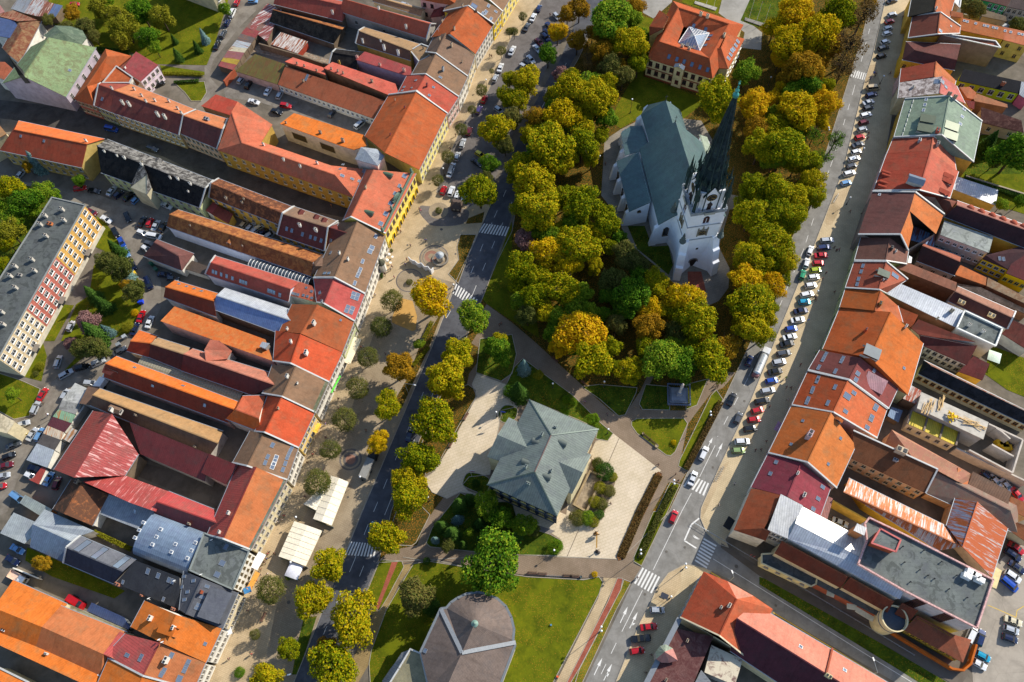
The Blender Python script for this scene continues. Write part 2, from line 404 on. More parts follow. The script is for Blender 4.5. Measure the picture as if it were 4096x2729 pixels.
def dormers(b,s,w=1.6,h=1.5,kind='gable',m=None,face=None):
 """x,y of the dormer front foot on the roof"""
 for t in s.split():
  a=[float(q)for q in t.split(',')];p,al,up,n=on(b,a[0],a[1]);out=Vector((n.x,n.y,0))
  if out.length<.05:continue
  out.normalize();sl_=math.atan2(math.hypot(n.x,n.y),n.z);L=min(5,(h+.55)/max(.25,math.tan(sl_)))
  s_=Vector((0,0,1)).cross(out);mb=MB();hw=w/2
  fr=[(-hw,0,-.6),(hw,0,-.6),(hw,0,h*.65),(-hw,0,h*.65)]
  if kind=='gable':prof=[(-hw-.15,h*.6),(0,h+.1),(hw+.15,h*.6)]
  elif kind=='shed':prof=[(-hw-.1,h),(hw+.1,h)]
  else:prof=[(hw*1.1*math.cos(math.pi*(1-k/8)),h*.25+h*.8*math.sin(math.pi*k/8))for k in range(9)]
  k=len(prof);vs=[(x,-.15,z)for x,z in prof]+[(x,L if kind!='shed'else L*.9,z+(0 if kind!='shed'else .5))for x,z in prof]
  mb.add(vs,[(i,i+1,k+i+1,k+i)for i in range(k-1)]);mb.add([(x,-.15,z-.12)for x,z in prof]+[(x,-.15,z)for x,z in prof],[(i,i+1,k+i+1,k+i)for i in range(k-1)])
  top=[(x*.92,z-.08)for x,z in prof]
  bb=[(-hw,-.7),(hw,-.7)];ring=bb+top[::-1]
  mb.add([(x,0,z)for x,z in ring],[tuple(range(len(ring)))],1)
  for sx in(-hw,hw):mb.add([(sx,0,-.7),(sx,L,-.1),(sx,L,h*.6),(sx,0,h*.6)],[(0,1,2,3)],1)
  o=mb.build('dormer',[m or b.roof.data.materials[0],plaster('b9b2a8')],b.roof)
  g=MB();g.box((0,-.02,h*.28),(w*.62,.05,h*.5));g.build('dormer_window',GLASS,o)
  o.matrix_local=Matrix.Translation(p-b.loc)@Matrix((s_,-out,Vector((0,0,1)))).transposed().to_4x4()if False else Matrix.Translation(p-b.loc)@Matrix((-s_,-out,Vector((0,0,1)))).transposed().to_4x4()
def G(name,label,A,B,R1,R2,C,D,he,hr,rm,wm,win=(),caps='',rm2=None,cat='house',hd=None,ridge=True,gutter=True,group=None,inset=.28,frame=None,hr2=None):
 """gabled (or, if the ridge is short, hipped) roof: eave A-B, ridge R1-R2, eave C-D (C beside B). C=None mirrors A-B."""
 hd=he if hd is None else hd;hr2=hr if hr2 is None else hr2
 a,b_=at(*A,he),at(*B,he);r1,r2=at(*R1,hr),at(*R2,hr2)
 if C is None:
  ax=(r2-r1);ax.z=0;ax.normalize();nn=Vector((-ax.y,ax.x,0));da=(a-r1).dot(nn);db=(b_-r2).dot(nn)
  d=V3(a-nn*2*da,hd);c=V3(b_-nn*2*db,hd)
 else:c,d=at(*C,hd),at(*D,hd)
 vs=[a,b_,r2,r1,c,d];faces=[(0,1,2,3),(3,2,4,5)];gab=[]
 rms=[0,1 if rm2 else 0]  # rm2: other slope's material; many pairs carry sunlit and shaded sides as colour
 for(i,j,r)in((0,5,3),(1,4,2)):
  p,q,t=vs[i],vs[j],vs[r];e=V3(q-p,0);e.normalize();off=abs(e.cross(V3(t-p,0)).z)
  if off>1.1:faces.append((i,j,r));rms.append(0)
  else:gab.append((i,j,r))
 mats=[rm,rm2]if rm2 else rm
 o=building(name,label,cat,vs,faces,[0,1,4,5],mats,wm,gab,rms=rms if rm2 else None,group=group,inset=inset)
 if ridge:strip(o,[r1,r2],.34,.12,rm if not rm2 else rm2,'ridge_cap',-.03)
 if gutter:
  for(p,q)in((a,b_),(c,d)):
   s=V3(q-p,0).normalized();nn=Vector((s.y,-s.x,0));nn=-nn if nn.dot(o.cen-p)>0 else nn
   strip(o,[p+nn*.1-Vector((0,0,.16)),q+nn*.1-Vector((0,0,.16))],.16,.12,ZINC,'gutter')
 if 'a'in caps:strip(o,[a,r1,d],.42,.3,CAPM)
 if 'b'in caps:strip(o,[b_,r2,c],.42,.3,CAPM)
 o.corn={'A':a,'B':b_,'C':c,'D':d}
 wins(o,win,he,hd,frame)
 return o
def near(o,p):
 return min(range(len(o.foot)),key=lambda i:(o.foot[i]-V3(p,0)).length)
def wins(o,win,he,hd=None,frame=None):
 for wd in win:
  side,n,rows=wd[:3];kw=wd[3]if len(wd)>3 else{}
  pi,qi=near(o,o.corn[side[0]]),near(o,o.corn[side[1]]);z1=min(o.corn[side[0]].z,o.corn[side[1]].z)-.4
  facade_windows(o,o.wall,o.foot[pi],o.foot[qi],kw.get('z0',.4),kw.get('z1',z1),n,rows,kw.get('ww',1.1),kw.get('wh',1.6),kw.get('frame',frame))
def F(name,label,pts,rm,wm,win=(),cat='building',caps=False,group=None,inset=.2,frame=None,capm=None,caph=.35,base=0.0,th=.22):
 """single sheet roof; pts (x,y,z) pixels and heights, in order"""
 vs=[at(p[0],p[1],p[2])for p in pts];n=len(vs)
 o=building(name,label,cat,vs,[tuple(range(n))]if n<5 else[tuple(range(n))],list(range(n)),rm,wm,(),group=group,inset=inset,base=base,th=th)
 if caps:strip(o,vs+[vs[0]],.4,caph,capm or CAPM)
 o.corn={'ABCDEFGHIJ'[i]:vs[i]for i in range(min(n,10))}
 wins(o,win,0,None,frame)
 return o
def X(name,label,pts,faces,loop,rm,wm,gables=(),win=(),cat='building',group=None,inset=.28,rms=None,frame=None,wall=True,base=0.0,ridges=()):
 vs=[at(*p)for p in pts]
 o=building(name,label,cat,vs,faces,loop,rm,wm,gables,group=group,inset=inset,rms=rms,wall=wall,base=base)
 o.corn={chr(65+i):v for i,v in enumerate(vs)}
 for(i,j)in ridges:strip(o,[vs[i],vs[j]],.34,.12,rm[0]if isinstance(rm,(list,tuple))else rm,'ridge_cap',-.03)
 wins(o,win,0,None,frame)
 return o
OR=roofm('d2622c');ORB=roofm('e06a24');ORD=roofm('c4562a');ORR=roofm('d8502c');SAL=roofm('d9684a');PINK=roofm('c95048');MAR=roofm('8a3a34');MAR2=roofm('7a3630')
BRN=roofm('8f6450');BRN2=roofm('99684e');BRN3=roofm('7d5646');CRM=roofm('a84444');TAN=roofm('b4805c')
OLDO=roofm('b8643c','old','5a3a2c',.8);OLDO2=roofm('c4703c','old','7a4a30',.5);OLDG=roofm('8f8c86','old','3a3836',.6);OLDK=roofm('33302e','old','1e1c1c',.5);OLDP=roofm('9a6860','old','55382f',.7);OLDB=roofm('6e5040','old','33261f',.6)
REDM=roofm('c04438','seam');REDM2=roofm('d05048','seam');RED=roofm('c8503c');GRNM=roofm('7d9186','seam');WHM=roofm('dcdad4','seam');GRYM=roofm('a9afb4','seam');BLUM=roofm('8496aa','seam')
RUST=roofm('aaa6a2','rust','a05a28',.6);RUST2=roofm('9a9a9e','rust','8a4a22',.6);RREDM=roofm('b04a40','rust','d8cfc8',-.25)
SLT=roofm('5c5e64','slate');SLT2=roofm('3c3e42','slate');SLT3=roofm('6a6c72','slate');BIT=roofm('6f7470','flat');BITD=roofm('5c605e','flat');MOSS=roofm('7a6428','rust','6a4a2a',.3)
WCR=plaster('d9c9a2');WWH=plaster('e2ddd0');WYE=plaster('dcae4c');WYB=plaster('e8c41c',1,.15);WPK=plaster('d9b4a8');WLI=plaster('a39ab0');WOC=plaster('b9984e');WGY=plaster('a8a29a');WBR=plaster('8a6248',1,.5);WST=plaster('7a6a58',1,.5);WGR=plaster('b8bf8e');WPE=plaster('dcb58c')
BRNF=plain('4a2a1c');
# ================================================================ left street: row houses from the far end to the near end
W2=lambda n,r=2,**k:[('AB',n,r,k)]
GR='row houses along the left street'
def row(label,*a,**k):
 k.setdefault('cat','row house');k.setdefault('group',GR);return G('row_house',label,*a,**k)
T(1,0)
h0=row('farthest reddish brown roofed row house on the left street, cut by the top edge',(2265,105),(2420,-150),(2120,-20),(2250,-230),None,None,8,12,BRN2,plaster('e8d27a'),W2(5),'a')
chimneys(h0,'2200,-40')
h1=row('brown roofed row house with four roof windows and a solar panel, yellow front',(2185,222),(2262,108),(1955,55),(2020,-60),None,None,8.5,13,BRN2,plaster('e2c23c'),W2(3),'a')
skylights(h1,'2138,55,1.6,1.0 2110,115,2.2,1.2 2085,130,2.2,1.2 2205,108 2160,175,1.6,1.0');skylights(h1,'2005,55,1.7,2.2',m=plain('2b4a8a'),name='solar_panel')
chimneys(h1,'1900,65 2028,118 1858,165')
h3=row('bright orange roofed row house with white front below the brown one',(2020,497),(2180,230),(1785,310),(1945,60),(1790,95),(1612,342),8,13.5,ORD,WWH,W2(7,3),'')
chimneys(h3,'1825,275 1712,208');dishes(h3,'1680,292')
h4=row('brown tiled row house with a stone chimney on the street slope, white gable flashing',(1946,702),(2014,515),(1655,492),(1745,305),(1640,330),(1560,480),8,12.5,BRN,WCR,W2(4),'a')
chimneys(h4,'1800,430,1.6,.8 1690,370 1898,575,.8,.4')
h5=row('brown tiled row house with a metal boxed chimney in the middle of its slope',(1863,890),(1946,705),(1562,682),(1655,495),(1500,560),(1428,690),8,12.5,BRN2,WWH,W2(4),'a')
chimneys(h5,'1722,650,1.6,.9',ZINC);skylights(h5,'1695,712')
h6=row('red roofed row house with one red chimney and small roof windows',(1760,1052),(1860,895),(1478,836),(1560,690),(1385,700),(1300,862),8,12.5,RED,WPK,W2(4),'a')
chimneys(h6,'1575,795',CRM);skylights(h6,'1632,803,.8,.9 1594,878,.8,.9 1470,740,.7,.9 1362,802,.8,.9 1345,834,.8,.9 1432,808,.6,.6')
h7=row('very large orange hall roof, the biggest plain roof in the left row',(1502,1562),(1757,1042),(1185,1405),(1474,842),(1222,872),(1000,1250),8.5,14.5,ORD,plaster('eadc8e'),W2(11),'b')
chimneys(h7,'1280,925,.9,.3');chimneys(h7,'1237,1240,.5,.5',CRM);chimneys(h7,'1368,992,.5,.5',CRM)
T(1,1)
h8=row('salmon roofed town building with a long green balustrade above its yellow arcaded front',(1188,578),(1470,28),(875,428),(1085,-5),(1015,-10),(800,462),9.5,14,SAL,plaster('f0d86a'),(),'a')
skylights(h8,'1365,52,1.5,1.4 1318,143,1.3,.9 1282,215,1.3,1.4 1238,305,1.3,1.4 1193,400,1.5,1.4 1147,490,1.5,1.4');dormers(h8,'1255,60 1080,408',1.7,1.2,'round',roofm('6f8468','seam'))
chimneys(h8,'1012,165');
strip(h8,[at(1165,572,9.9),at(1445,18,9.9)],.5,.7,plain('5f7260',.6),'balustrade')
for px,py in((1165,560),(1250,365),(1340,190),(1430,18)):
 q=MB();q.lathe([(.4,0),(.45,.9),(.25,1.1),(.5,1.5),(.35,1.9),(.08,2.3)],(0,0,0),10);o_=q.build('urn',plain('5f7260',.6),h8.roof);o_.location=at(px,py,10.2)-h8.loc
q=MB();q.ball((0,0,1.2),1.1,(1.7,.5,1.1));q.box((0,0,.6),(4.2,.8,1.2));o_=q.build('pediment_sculpture',plain('55695c',.6),h8.roof);o_.location=at(1290,265,10)-h8.loc;o_.rotation_euler=(0,0,R(63))
ia,ib=near(h8,h8.corn['A']),near(h8,h8.corn['B'])
facade_windows(h8,h8.wall,h8.foot[ia],h8.foot[ib],4.6,9.0,10,1,1.2,1.8,plain('5a4030'))
p_,q_=h8.foot[ia],h8.foot[ib]
for i in range(9):
 d_=(q_-p_);L_=d_.length;d_.normalize();nn_=Vector((d_.y,-d_.x,0));nn_=nn_ if nn_.dot(h8.cen-p_)<0 else-nn_
 c_=p_+d_*(L_*(i+.5)/9)+nn_*.35;mb=MB();w_=L_/9*.5
 ring=[(w_*.5*math.cos(math.pi*k/8),2.4+w_*.5*math.sin(math.pi*k/8))for k in range(9)]+[(-w_*.5,0),(w_*.5,0)]
 mb.add([(x,.012,z)for x,z in ring],[tuple(range(11))],1)
 for k in range(8):
  a0,a1=math.pi*k/8,math.pi*(k+1)/8;pr=[]
  for a in(a0,a1):
   for rr in(w_*.5,w_*.62):pr.append((rr*math.cos(a),rr*math.sin(a)+2.4))
  vs_=[(pr[0][0],y,pr[0][1])for y in(0,.25)]+[(pr[1][0],y,pr[1][1])for y in(0,.25)]+[(pr[3][0],y,pr[3][1])for y in(0,.25)]+[(pr[2][0],y,pr[2][1])for y in(0,.25)]
  mb.add(vs_,[(0,2,4,6),(1,7,5,3),(2,3,5,4),(0,6,7,1)])
 for sx in(-1,1):mb.box((sx*w_*.56,.12,1.2),(w_*.12,.24,2.4))
 o_=mb.build('arch',[plaster('f2c81e'),DARK],h8.wall);o_.matrix_local=Matrix.Translation(c_-nn_*.34-h8.loc)@Matrix((d_,nn_,Vector((0,0,1)))).transposed().to_4x4()
h9=row('brown roofed row house with groups of three large roof windows, beside the salmon roof',(1001,1132),(1190,602),(722,985),(932,470),(765,480),(535,985),8.5,13,BRN2,WWH,W2(10),'a')
skylights(h9,'1102,607,1.5,1 1065,712,1.6,1.5 1047,745,1.6,1.5 980,837,1.6,.9 958,915,1.7,1 947,940,1.7,1 935,965,1.7,1 908,1037,1.6,.9 687,757,1.2,.7 633,945 670,945');chimneys(h9,'850,825 772,770',WWH)
h10=row('pinkish red roofed row house with two square four-pane roof windows',(905,1385),(1000,1134),(628,1226),(720,992),(530,990),(560,1215),8.5,12.5,PINK,WWH,W2(5),'ab')
skylights(h10,'898,1133,1.3,1.2 937,1145,1.3,1.2 890,1165,1.3,1.2 925,1178,1.3,1.2 845,1258,1.4,1.2 888,1270,1.4,1.2 832,1290,1.4,1.2 875,1303,1.4,1.2');chimneys(h10,'612,1218',ZINC);skylights(h10,'587,1125,1,.9')
T(1,2)
h11=row('brownish orange old roof in the left row with a tall vented chimney, pale green front',(795,103),(902,-178),(412,-68),(565,-333),(330,-338),(215,-90),8.5,13,roofm('b8552e'),WGR,W2(6),'')
T(1,1);chimneys(h11,'540,1415,1.8,1 293,1465',WWH);skylights(h11,'778,1377,.6,.6')
T(1,2)
h12=row('vivid orange roofed row house with one big white chimney near its ridge',(670,377),(795,107),(320,207),(410,-60),(180,-95),(158,186),8.5,13,ORR,WWH,W2(5),'a')
chimneys(h12,'468,120,1.6,1.2 328,18,1.5,.8',WWH)
h13=row('brown roofed row house with mossy gutter strip and a cream front, between two orange roofs',(546,657),(668,382),(240,512),(365,232),(150,218),(60,482),8.5,13,BRN2,WWH,W2(6),'a')
chimneys(h13,'295,335,1.5,.9 383,392,.6,.5',WWH);strip(h13,[h13.corn['A']+Vector((-.5,0,.35)),h13.corn['B']+Vector((-.5,0,.35))],1.0,.1,roofm('9a987c','old','5c6048',.7),'snow_strip')
h14=row('vivid orange roofed row house with a tiny chimney, above the yellow shop front',(390,982),(538,665),(82,842),(236,522),(105,505),(-10,832),8.5,13,ORR,plaster('e9c878'),W2(6),'a')
chimneys(h14,'210,625,.9,.5')
h15=row('brown roofed row house with blue solar panels and many roof windows',(285,1277),(388,988),(-80,1150),(66,860),(-55,828),(-215,1120),8.5,12.5,BRN2,WWH,W2(5),'a')
skylights(h15,'152,958,1.4,1 325,993,1.4,.9 312,1018,1.4,.9 300,1045,1.4,.9 288,1072,1.4,.9 108,1065,1.4,.9 85,1120,1.4,.9 270,1127,1.4,.9 248,1183,1.4,.9');skylights(h15,'182,1082,2.0,1.1 170,1115,2.0,1.1 155,1148,2.0,1.1',m=WHITE,name='solar_panel')
T(1,3)
h16=row('orange roofed row house whose rear slope is red sheet metal round the courtyard',(-45,352),(280,-280),(-300,252),(0,-408),(-175,-425),(-450,215),8.5,13,roofm('cf6a3c'),WCR,W2(9),'a',rm2=REDM)
strip(h16,[h16.corn['A']+Vector((-.5,0,.35)),h16.corn['B']+Vector((-.5,0,.35))],1.1,.1,roofm('8f9484','old','5c6458',.7),'snow_strip')
T(0,3);chimneys(h16,'2110,20,1.3,.8 2025,195,1.2,.7',WWH)
h17=F('row_house','grey flat roofed row house with wet stains and a plain white front',[(1880,200,9.5),(2292,367,9.5),(2142,717,9.5),(1745,540,9.5)],BIT,WWH,[('BC',6,3,{'ww':.6,'wh':.9,'frame':plain('6a5a3a')})],'row house',True,GR,capm=plain('7e8480'))
skylights(h17,'2080,325,1,1.5 2045,475,1.6,1.4 1998,580,1.6,1.4');dishes(h17,'1955,275 1860,592');
h18=row('dark slate grey row house with a raised box dormer, next to the flat roof',(2045,1080),(2188,748),(1712,945),(1858,617),(1690,548),(1648,905),8.5,11,SLT,WCR,W2(7),'')
skylights(h18,'1905,690 1858,788 1828,860 1810,890 1693,600 1780,638 1725,740 1697,812 1670,695');chimneys(h18,'1860,745,1.2,.7',plaster('a8563a'))
d18=F('roof_box','x',[(1940,685,12.3),(2140,755,12.3),(2010,1035,11.3),(1810,965,11.8)],SLT3,SLT3,base=8.5);
d18.root.parent=h18.roof;d18.root.name='raised_dormer';d18.root.location=d18.loc-h18.loc
for k_ in('label','category'):del d18.root[k_]
h19=row('bright orange roofed row house with two satellite dishes on its lower ridge end',(1892,1392),(2040,1078),(1500,1215),(1620,950),(1330,820),(1200,1062),8.5,12.5,ORB,WWH,W2(6),'')
chimneys(h19,'1395,985,1.5,1.1 1605,1072,1.3,.9',WWH);dishes(h19,'1475,1190 1505,1212');skylights(h19,'1887,1218,.8,.8');dormers(h19,'1480,1070',2.2,1.2,'shed')
h20=row('orange brown roofed row house with three pairs of dark roof windows, near the bottom',(1780,1640),(1888,1396),(1320,1500),(1468,1208),(1150,1125),(960,1330),8.5,12,roofm('c4683e'),WWH,W2(5),'',rm2=REDM2)
skylights(h20,'1578,1322,1.3,1 1730,1388,1.4,1 1712,1425,1.4,1 1697,1458,1.4,1 1507,1465,1.4,1 1485,1497,1.4,1 1650,1540,1.6,1.3 1303,1330,.9,1 1287,1362,.9,1 1170,1322,.9,1.4');chimneys(h20,'1540,1370,1.5,1.4',WWH)
h21=row('orange roofed row house cut by the bottom edge of the photograph on the left',(1650,1900),(1785,1640),(1180,1800),(1318,1512),None,None,8.5,12,ORB,WWH,(),'b')
# ================================================================ courtyard wings of the left block
def wing(label,*a,**k):
 k.setdefault('cat','courtyard wing');return G('courtyard_wing',label,*a,**k)
def shed(label,*a,**k):
 k.setdefault('cat','shed');return F('shed',label,*a,**k)
T(1,0)
w1=wing('long dark red roofed wing at the top edge with a stained brick wall',(160,38),(792,196),(190,-90),(800,50),None,None,5.5,8.5,roofm('b04a3c'),WST,(),'')
chimneys(w1,'708,130,1.8,.7',WWH)
w2=wing('long red roofed wing behind the bright orange row house, grey stained wall',(770,107),(1568,355),(800,-10),(1605,222),None,None,7,10.5,roofm('c85840'),WGY,[('AB',3,1,{'z0':2,'z1':5})],'b')
chimneys(w2,'1130,85 1383,262,1.8,.7',WWH)
w2b=wing('narrow orange strip roof behind the long red wing, at the top edge',(1070,10),(1515,148),(1090,-30),(1530,95),None,None,6,7,TAN,WCR)
w2c=X('house','pink rendered house with an orange roof at the top edge, behind the left row',[(1500,-10,10),(1645,20,10),(1880,60,9),(1870,-60,10),(1560,-120,10),(1700,-50,12)],[(0,1,5),(1,2,5),(2,3,5),(3,4,5),(4,0,5)],[0,1,2,3,4],ORD,WPK,win=[('AB',2,2,{'frame':BRNF})],cat='house')
w2d=X('house','dark red hipped roof between the pink house and the brown row house',[(1600,160,6),(1660,40,6),(1850,70,6),(1700,150,6),(1710,70,8)],[(0,1,4),(1,2,4),(2,3,4),(3,0,4)],[0,1,2,3],MAR,WPK,cat='house')
w3=wing('derelict long barn with sagging dark tiles and a whitewashed gable',(122,202),(712,402),(155,88),(792,272),None,None,3.5,7,roofm('4a4238','old','2a2622',.5),WST,rm2=OLDO2,cat='barn')
w4=shed('rusty sheet metal shed roof standing free in the rubble yard',[(228,296,3.4),(477,382,3.4),(382,492,3),(133,407,3)],roofm('cfc6ba','rust','8e4a24',.3),plaster('a84a38'))
w5=wing('brown roofed wing with three tall white chimneys and pale eaves',(915,397),(1422,556),(945,283),(1418,466),(1510,407),(1000,250),6,8.5,roofm('7a4c3c'),WOC,caps='a',rm2=TAN)
chimneys(w5,'985,395,2,.6 1148,385,1,.5 1182,458,2.4,.8 1312,505,2.4,.8',WWH)
w5b=F('house','small lilac walled annex with a tan roof corner beside the brown row house',[(1420,470,7.5),(1520,408,7.5),(1605,440,7.5),(1602,510,7),(1500,570,6.5)],TAN,WLI,caps=True,cat='house')
chimneys(w5b,'1538,450,.8,.4')
w6=wing('small black roofed outbuilding between the rubble yard and the red roofs',(672,585),(925,640),(702,482),(930,520),None,None,4.5,6.5,OLDK,WST,caps='a')
chimneys(w6,'770,590,1.8,.6',WOC)
w7=F('courtyard_wing','bright red sheet roof on lilac walls with three white vents',[(1000,474,7.5),(1425,615,7.5),(1432,692,7),(1370,692,7),(915,548,7)],REDM2,WLI,cat='courtyard wing')
chimneys(w7,'930,528,.9,.8 1140,603,.9,.8 1362,655,1.3,.9',plaster('e0b0a0'))
w8=F('courtyard_wing','narrow red lean-to roof on a brick wall, upper left of a longer one',[(265,567,7.5),(340,528,6),(620,622,6),(640,690,7.5)],ROOFX:=roofm('d45a48'),WBR,cat='courtyard wing')
chimneys(w8,'380,590,.8,.5 447,613,.8,.5 560,655,.8,.5')
w9=F('courtyard_wing','long narrow red lean-to roof on a high brick wall beside the red row house',[(620,627,8),(700,570,6.5),(1282,770,6.5),(1312,862,8),(1215,872,8)],ROOFX,WBR,cat='courtyard wing')
chimneys(w9,'695,640,.8,.5 755,660,.8,.5 803,678,.8,.5 1068,755,1,.8')
w10=F('courtyard_wing','very long orange brown lean-to roof with small dark windows over the parking yard',[(270,607,6.5),(1185,925,6.5),(1082,1092,4.2),(200,777,4.2)],roofm('b4583a'),WWH,[('CD',20,1,{'z0':.8,'z1':3.6,'ww':.9,'wh':1.2,'frame':WHITE})],cat='courtyard wing')
skylights(w10,'466,715,.9,2.6');chimneys(w10,'437,752,1,.6')
w11=F('courtyard_wing','mossy brown sheet metal lean-to roof at the end of the parking yard',[(-10,497,5.5),(276,592,5.5),(198,777,4),(-190,655,4)],MOSS,WPK,cat='courtyard wing')
w12=F('courtyard_wing','bright orange single slope roof on a high blank white wall with two posters',[(220,1137,9),(350,1040,7),(1000,1245,7),(1015,1342,9),(900,1378,9),(790,1345,9)],ORB,WWH,cat='courtyard wing')
chimneys(w12,'278,1135,.8,.5 595,1228,1.2,.8 803,1305,1.6,.9')
i1,i2=near(w12,w12.corn['A']),near(w12,w12.corn['F']);d_=(w12.foot[i2]-w12.foot[i1]);L_=d_.length;d_.normalize();nn_=Vector((d_.y,-d_.x,0))
if nn_.dot(w12.cen-w12.foot[i1])>0:nn_=-nn_
for f0,f1 in((.14,.38),(.6,.84)):
 c_=w12.foot[i1]+d_*L_*(f0+f1)/2+nn_*.06;mb=MB();mb.box((0,0,4.6),(L_*(f1-f0),.08,3.6));mb.box((0,.05,4.6),(L_*(f1-f0)-.5,.05,3.2),mi=1)
 o_=mb.build('poster',[plain('b9b29c'),plain('4c4430',.6,0,1,.5)],w12.wall);o_.matrix_local=Matrix.Translation(c_-w12.loc)@Matrix((d_,nn_,Vector((0,0,1)))).transposed().to_4x4()
w13=X('metal_turret','hipped grey metal turret roof rising beside the large orange hall',[(910,1465,12.5),(965,1352,12.5),(1110,1370,12.5),(1183,1432,12.5),(1120,1527,12.5),(1010,1385,14)],[(0,1,5),(1,2,5),(2,3,5),(3,4,5),(4,0,5)],[0,1,2,3,4],GRYM,WWH,cat='turret')
T(1,1)
YW=X('corner_building','long ochre and yellow rendered building with a salmon roof on the side street corner',[(-354,-188,9),(-225,-538,12.5),(-129,-253,12.5),(-169,-633,12.5),(150,-423,9),(50,-263,9),(690,-45,9),(725,40,12.5),(900,250,9),(1010,-10,9)],[(0,2,1),(1,2,5,4,3),(2,7,6,5),(0,8,7,2),(7,8,9,6)],[0,8,9,6,5,4,3,1],SAL,WOC,win=[('AI',14,2,{'frame':plaster('e6dcc0'),'z1':8.6})],cat='corner building',ridges=((2,7),(2,1)))
skylights(YW,'793,48,.9,1.4 884,78,.7,1.2 955,102,.9,1.4 998,8,1.6,1.4');
T(1,0);chimneys(YW,'72,1340 258,1478 410,1540 565,1510',WWH);skylights(YW,'800,1515 775,1555')
T(0,0)
mon=G('monastery_church','church with a pale green shingled roof and lilac gable front on the side street',(605,892),(882,437),(215,703),(450,345),(285,430),(20,765),8,15,roofm('8f9468','old','6a6e50',.3),plaster('8d83a0'),[('AB',5,1,{'z0':2,'z1':7.5,'ww':1.2,'wh':3.0,'frame':WWH})],'',cat='church')
mon.wall.data.materials[0]=plaster('b7adb8')
X('church_choir','lower green roofed choir adjoining the rear of the pale green church',[(752,408,7.5),(795,348,7.5),(748,262,7.5),(640,240,7.5),(508,236,7.5),(400,330,7.5),(560,290,12),(455,352,12)],[(0,1,6,7),(1,2,6),(2,3,6),(3,4,6),(4,5,7,6)],[0,1,2,3,4,5],roofm('6c7a66','old','4c5a4c',.4),WWH,cat='church choir')
X('side_aisle','dark green lower aisle roof along the left of the pale green church',[(175,590,6),(285,432,6),(362,442,8),(230,640,8)],[(0,1,2,3)],[0,1,2,3],roofm('6c7a66','old','4c5a4c',.4),WWH,cat='church aisle')
skylights(mon,'642,648,1,1')
t_=X('bell_turret','thin black bell turret with a pointed spire on the green church front',[(165,640,16),(205,640,16),(215,690,16),(170,690,16),(75,512,27)],[(0,1,4),(1,2,4),(2,3,4),(3,0,4)],[0,1,2,3],roofm('3a3c3c','slate'),plain('3a3c3c'),cat='bell turret',base=12,inset=.05)
a1=X('house','orange hipped house with a red shaded end beside the green church',[(680,908,8),(970,450,8),(1210,515,8),(905,765,8),(868,970,8),(800,795,12),(985,520,12)],[(0,5,6,1),(1,6,2),(2,6,5,3),(3,5,4),(4,5,0)],[0,1,2,3,4],roofm('c4592e'),plaster('a8685a'),win=[('AE',5,2,{'frame':WCR})],cat='house',ridges=((5,6),))
a2=F('house','crimson roofed house with pale pink walls beside the small garden',[(1250,475,8.5),(1452,597,7.5),(1292,748,7.5),(1128,637,8.5)],CRM,plaster('e8d4dc'),[('BC',4,2,{})],'house')
chimneys(a2,'1155,630,.8,.5',WWH)
a3=F('house','inner orange roof with a white raised parapet between the orange and crimson houses',[(1072,612,8.5),(1220,715,8.5),(1190,765,8),(945,765,8)],roofm('cf5f34'),WWH,(),'house',True)
a3b=F('porch','small glazed porch with an orange roof beside the crimson house',[(1215,722,5.5),(1290,752,5.5),(1250,800,5),(1190,770,5)],roofm('c86a3a'),WWH,cat='porch')
SS='row houses along the far side of the side street'
a4=row('short dark red roofed row house with a green front on the side street',(865,970),(1015,1030),(905,778),(1050,828),(1195,772),(925,765),8,12,roofm('a4483a'),plaster('a9b07c'),[('AB',4,2,{})],'a',group=SS)
skylights(a4,'940,912,.8,1.2')
a5=row('long dark red roofed row house with four tall white chimneys in pairs',(1015,1030),(1647,1242),(1050,830),(1685,1060),(1800,1010),(1205,772),8,12,roofm('8c4038'),plaster('b29c78'),[('AB',13,2,{'frame':WHITE})],'b',rm2=roofm('cf7048'),group=SS)
chimneys(a5,'1137,960,2,.9 1197,975,2.2,.9 1460,1070,2.2,.9 1525,1092,2.2,.9 1035,822 1240,830 1310,890 1347,940 1430,935 1558,940 1640,1008 1675,1050',plaster('d6cfc4'))
a6=row('plain dark red roofed row house next to the corner building on the side street',(1645,1222),(1997,1367),(1685,1062),(2052,1190),(2095,1095),(1815,1012),8,12,roofm('84403a'),plaster('c9ada0'),[('AB',8,2,{})],'b',rm2=roofm('cf7048'),group=SS)
chimneys(a6,'1905,1105,1,1.6',ZINC)
a7=F('shed','small bright red roofed outbuilding between the garden and the parking yard',[(1985,868,5),(2182,935,5),(2112,1058,4.2),(1850,975,4.2)],roofm('cc4a38'),WST,cat='outbuilding')
N_=(('ff0000'))
gcols=['b8504a','d8a030','b06060','c4b89a','b0b4b4','6a5e58','b04440','a06a5a','9a5a44']
gl=[(2005,605),(2030,565),(2055,530),(2095,465),(2125,430),(2175,370),(2215,310),(2265,250),(2310,190),(2360,140)]
gr_=[(2140,645),(2175,595),(2205,550),(2245,485),(2275,445),(2310,400),(2345,350),(2390,290),(2430,235),(2480,180)]
gn=['red striped','yellow','dusty pink','cream','pale grey','dark brown','dark red','faded red','rusty brown']
for i in range(9):
 F('garage',f'narrow garage with a {gn[i]} sheet roof in the strip beside the lane',[(*gl[i],3),(*gr_[i],3.3),(*gr_[i+1],3.3),(*gl[i+1],3)],roofm(gcols[i],'rust','8a5a40',-.1),WST,cat='garage',group='garages in the coloured strip',inset=.1)
T(1,0)
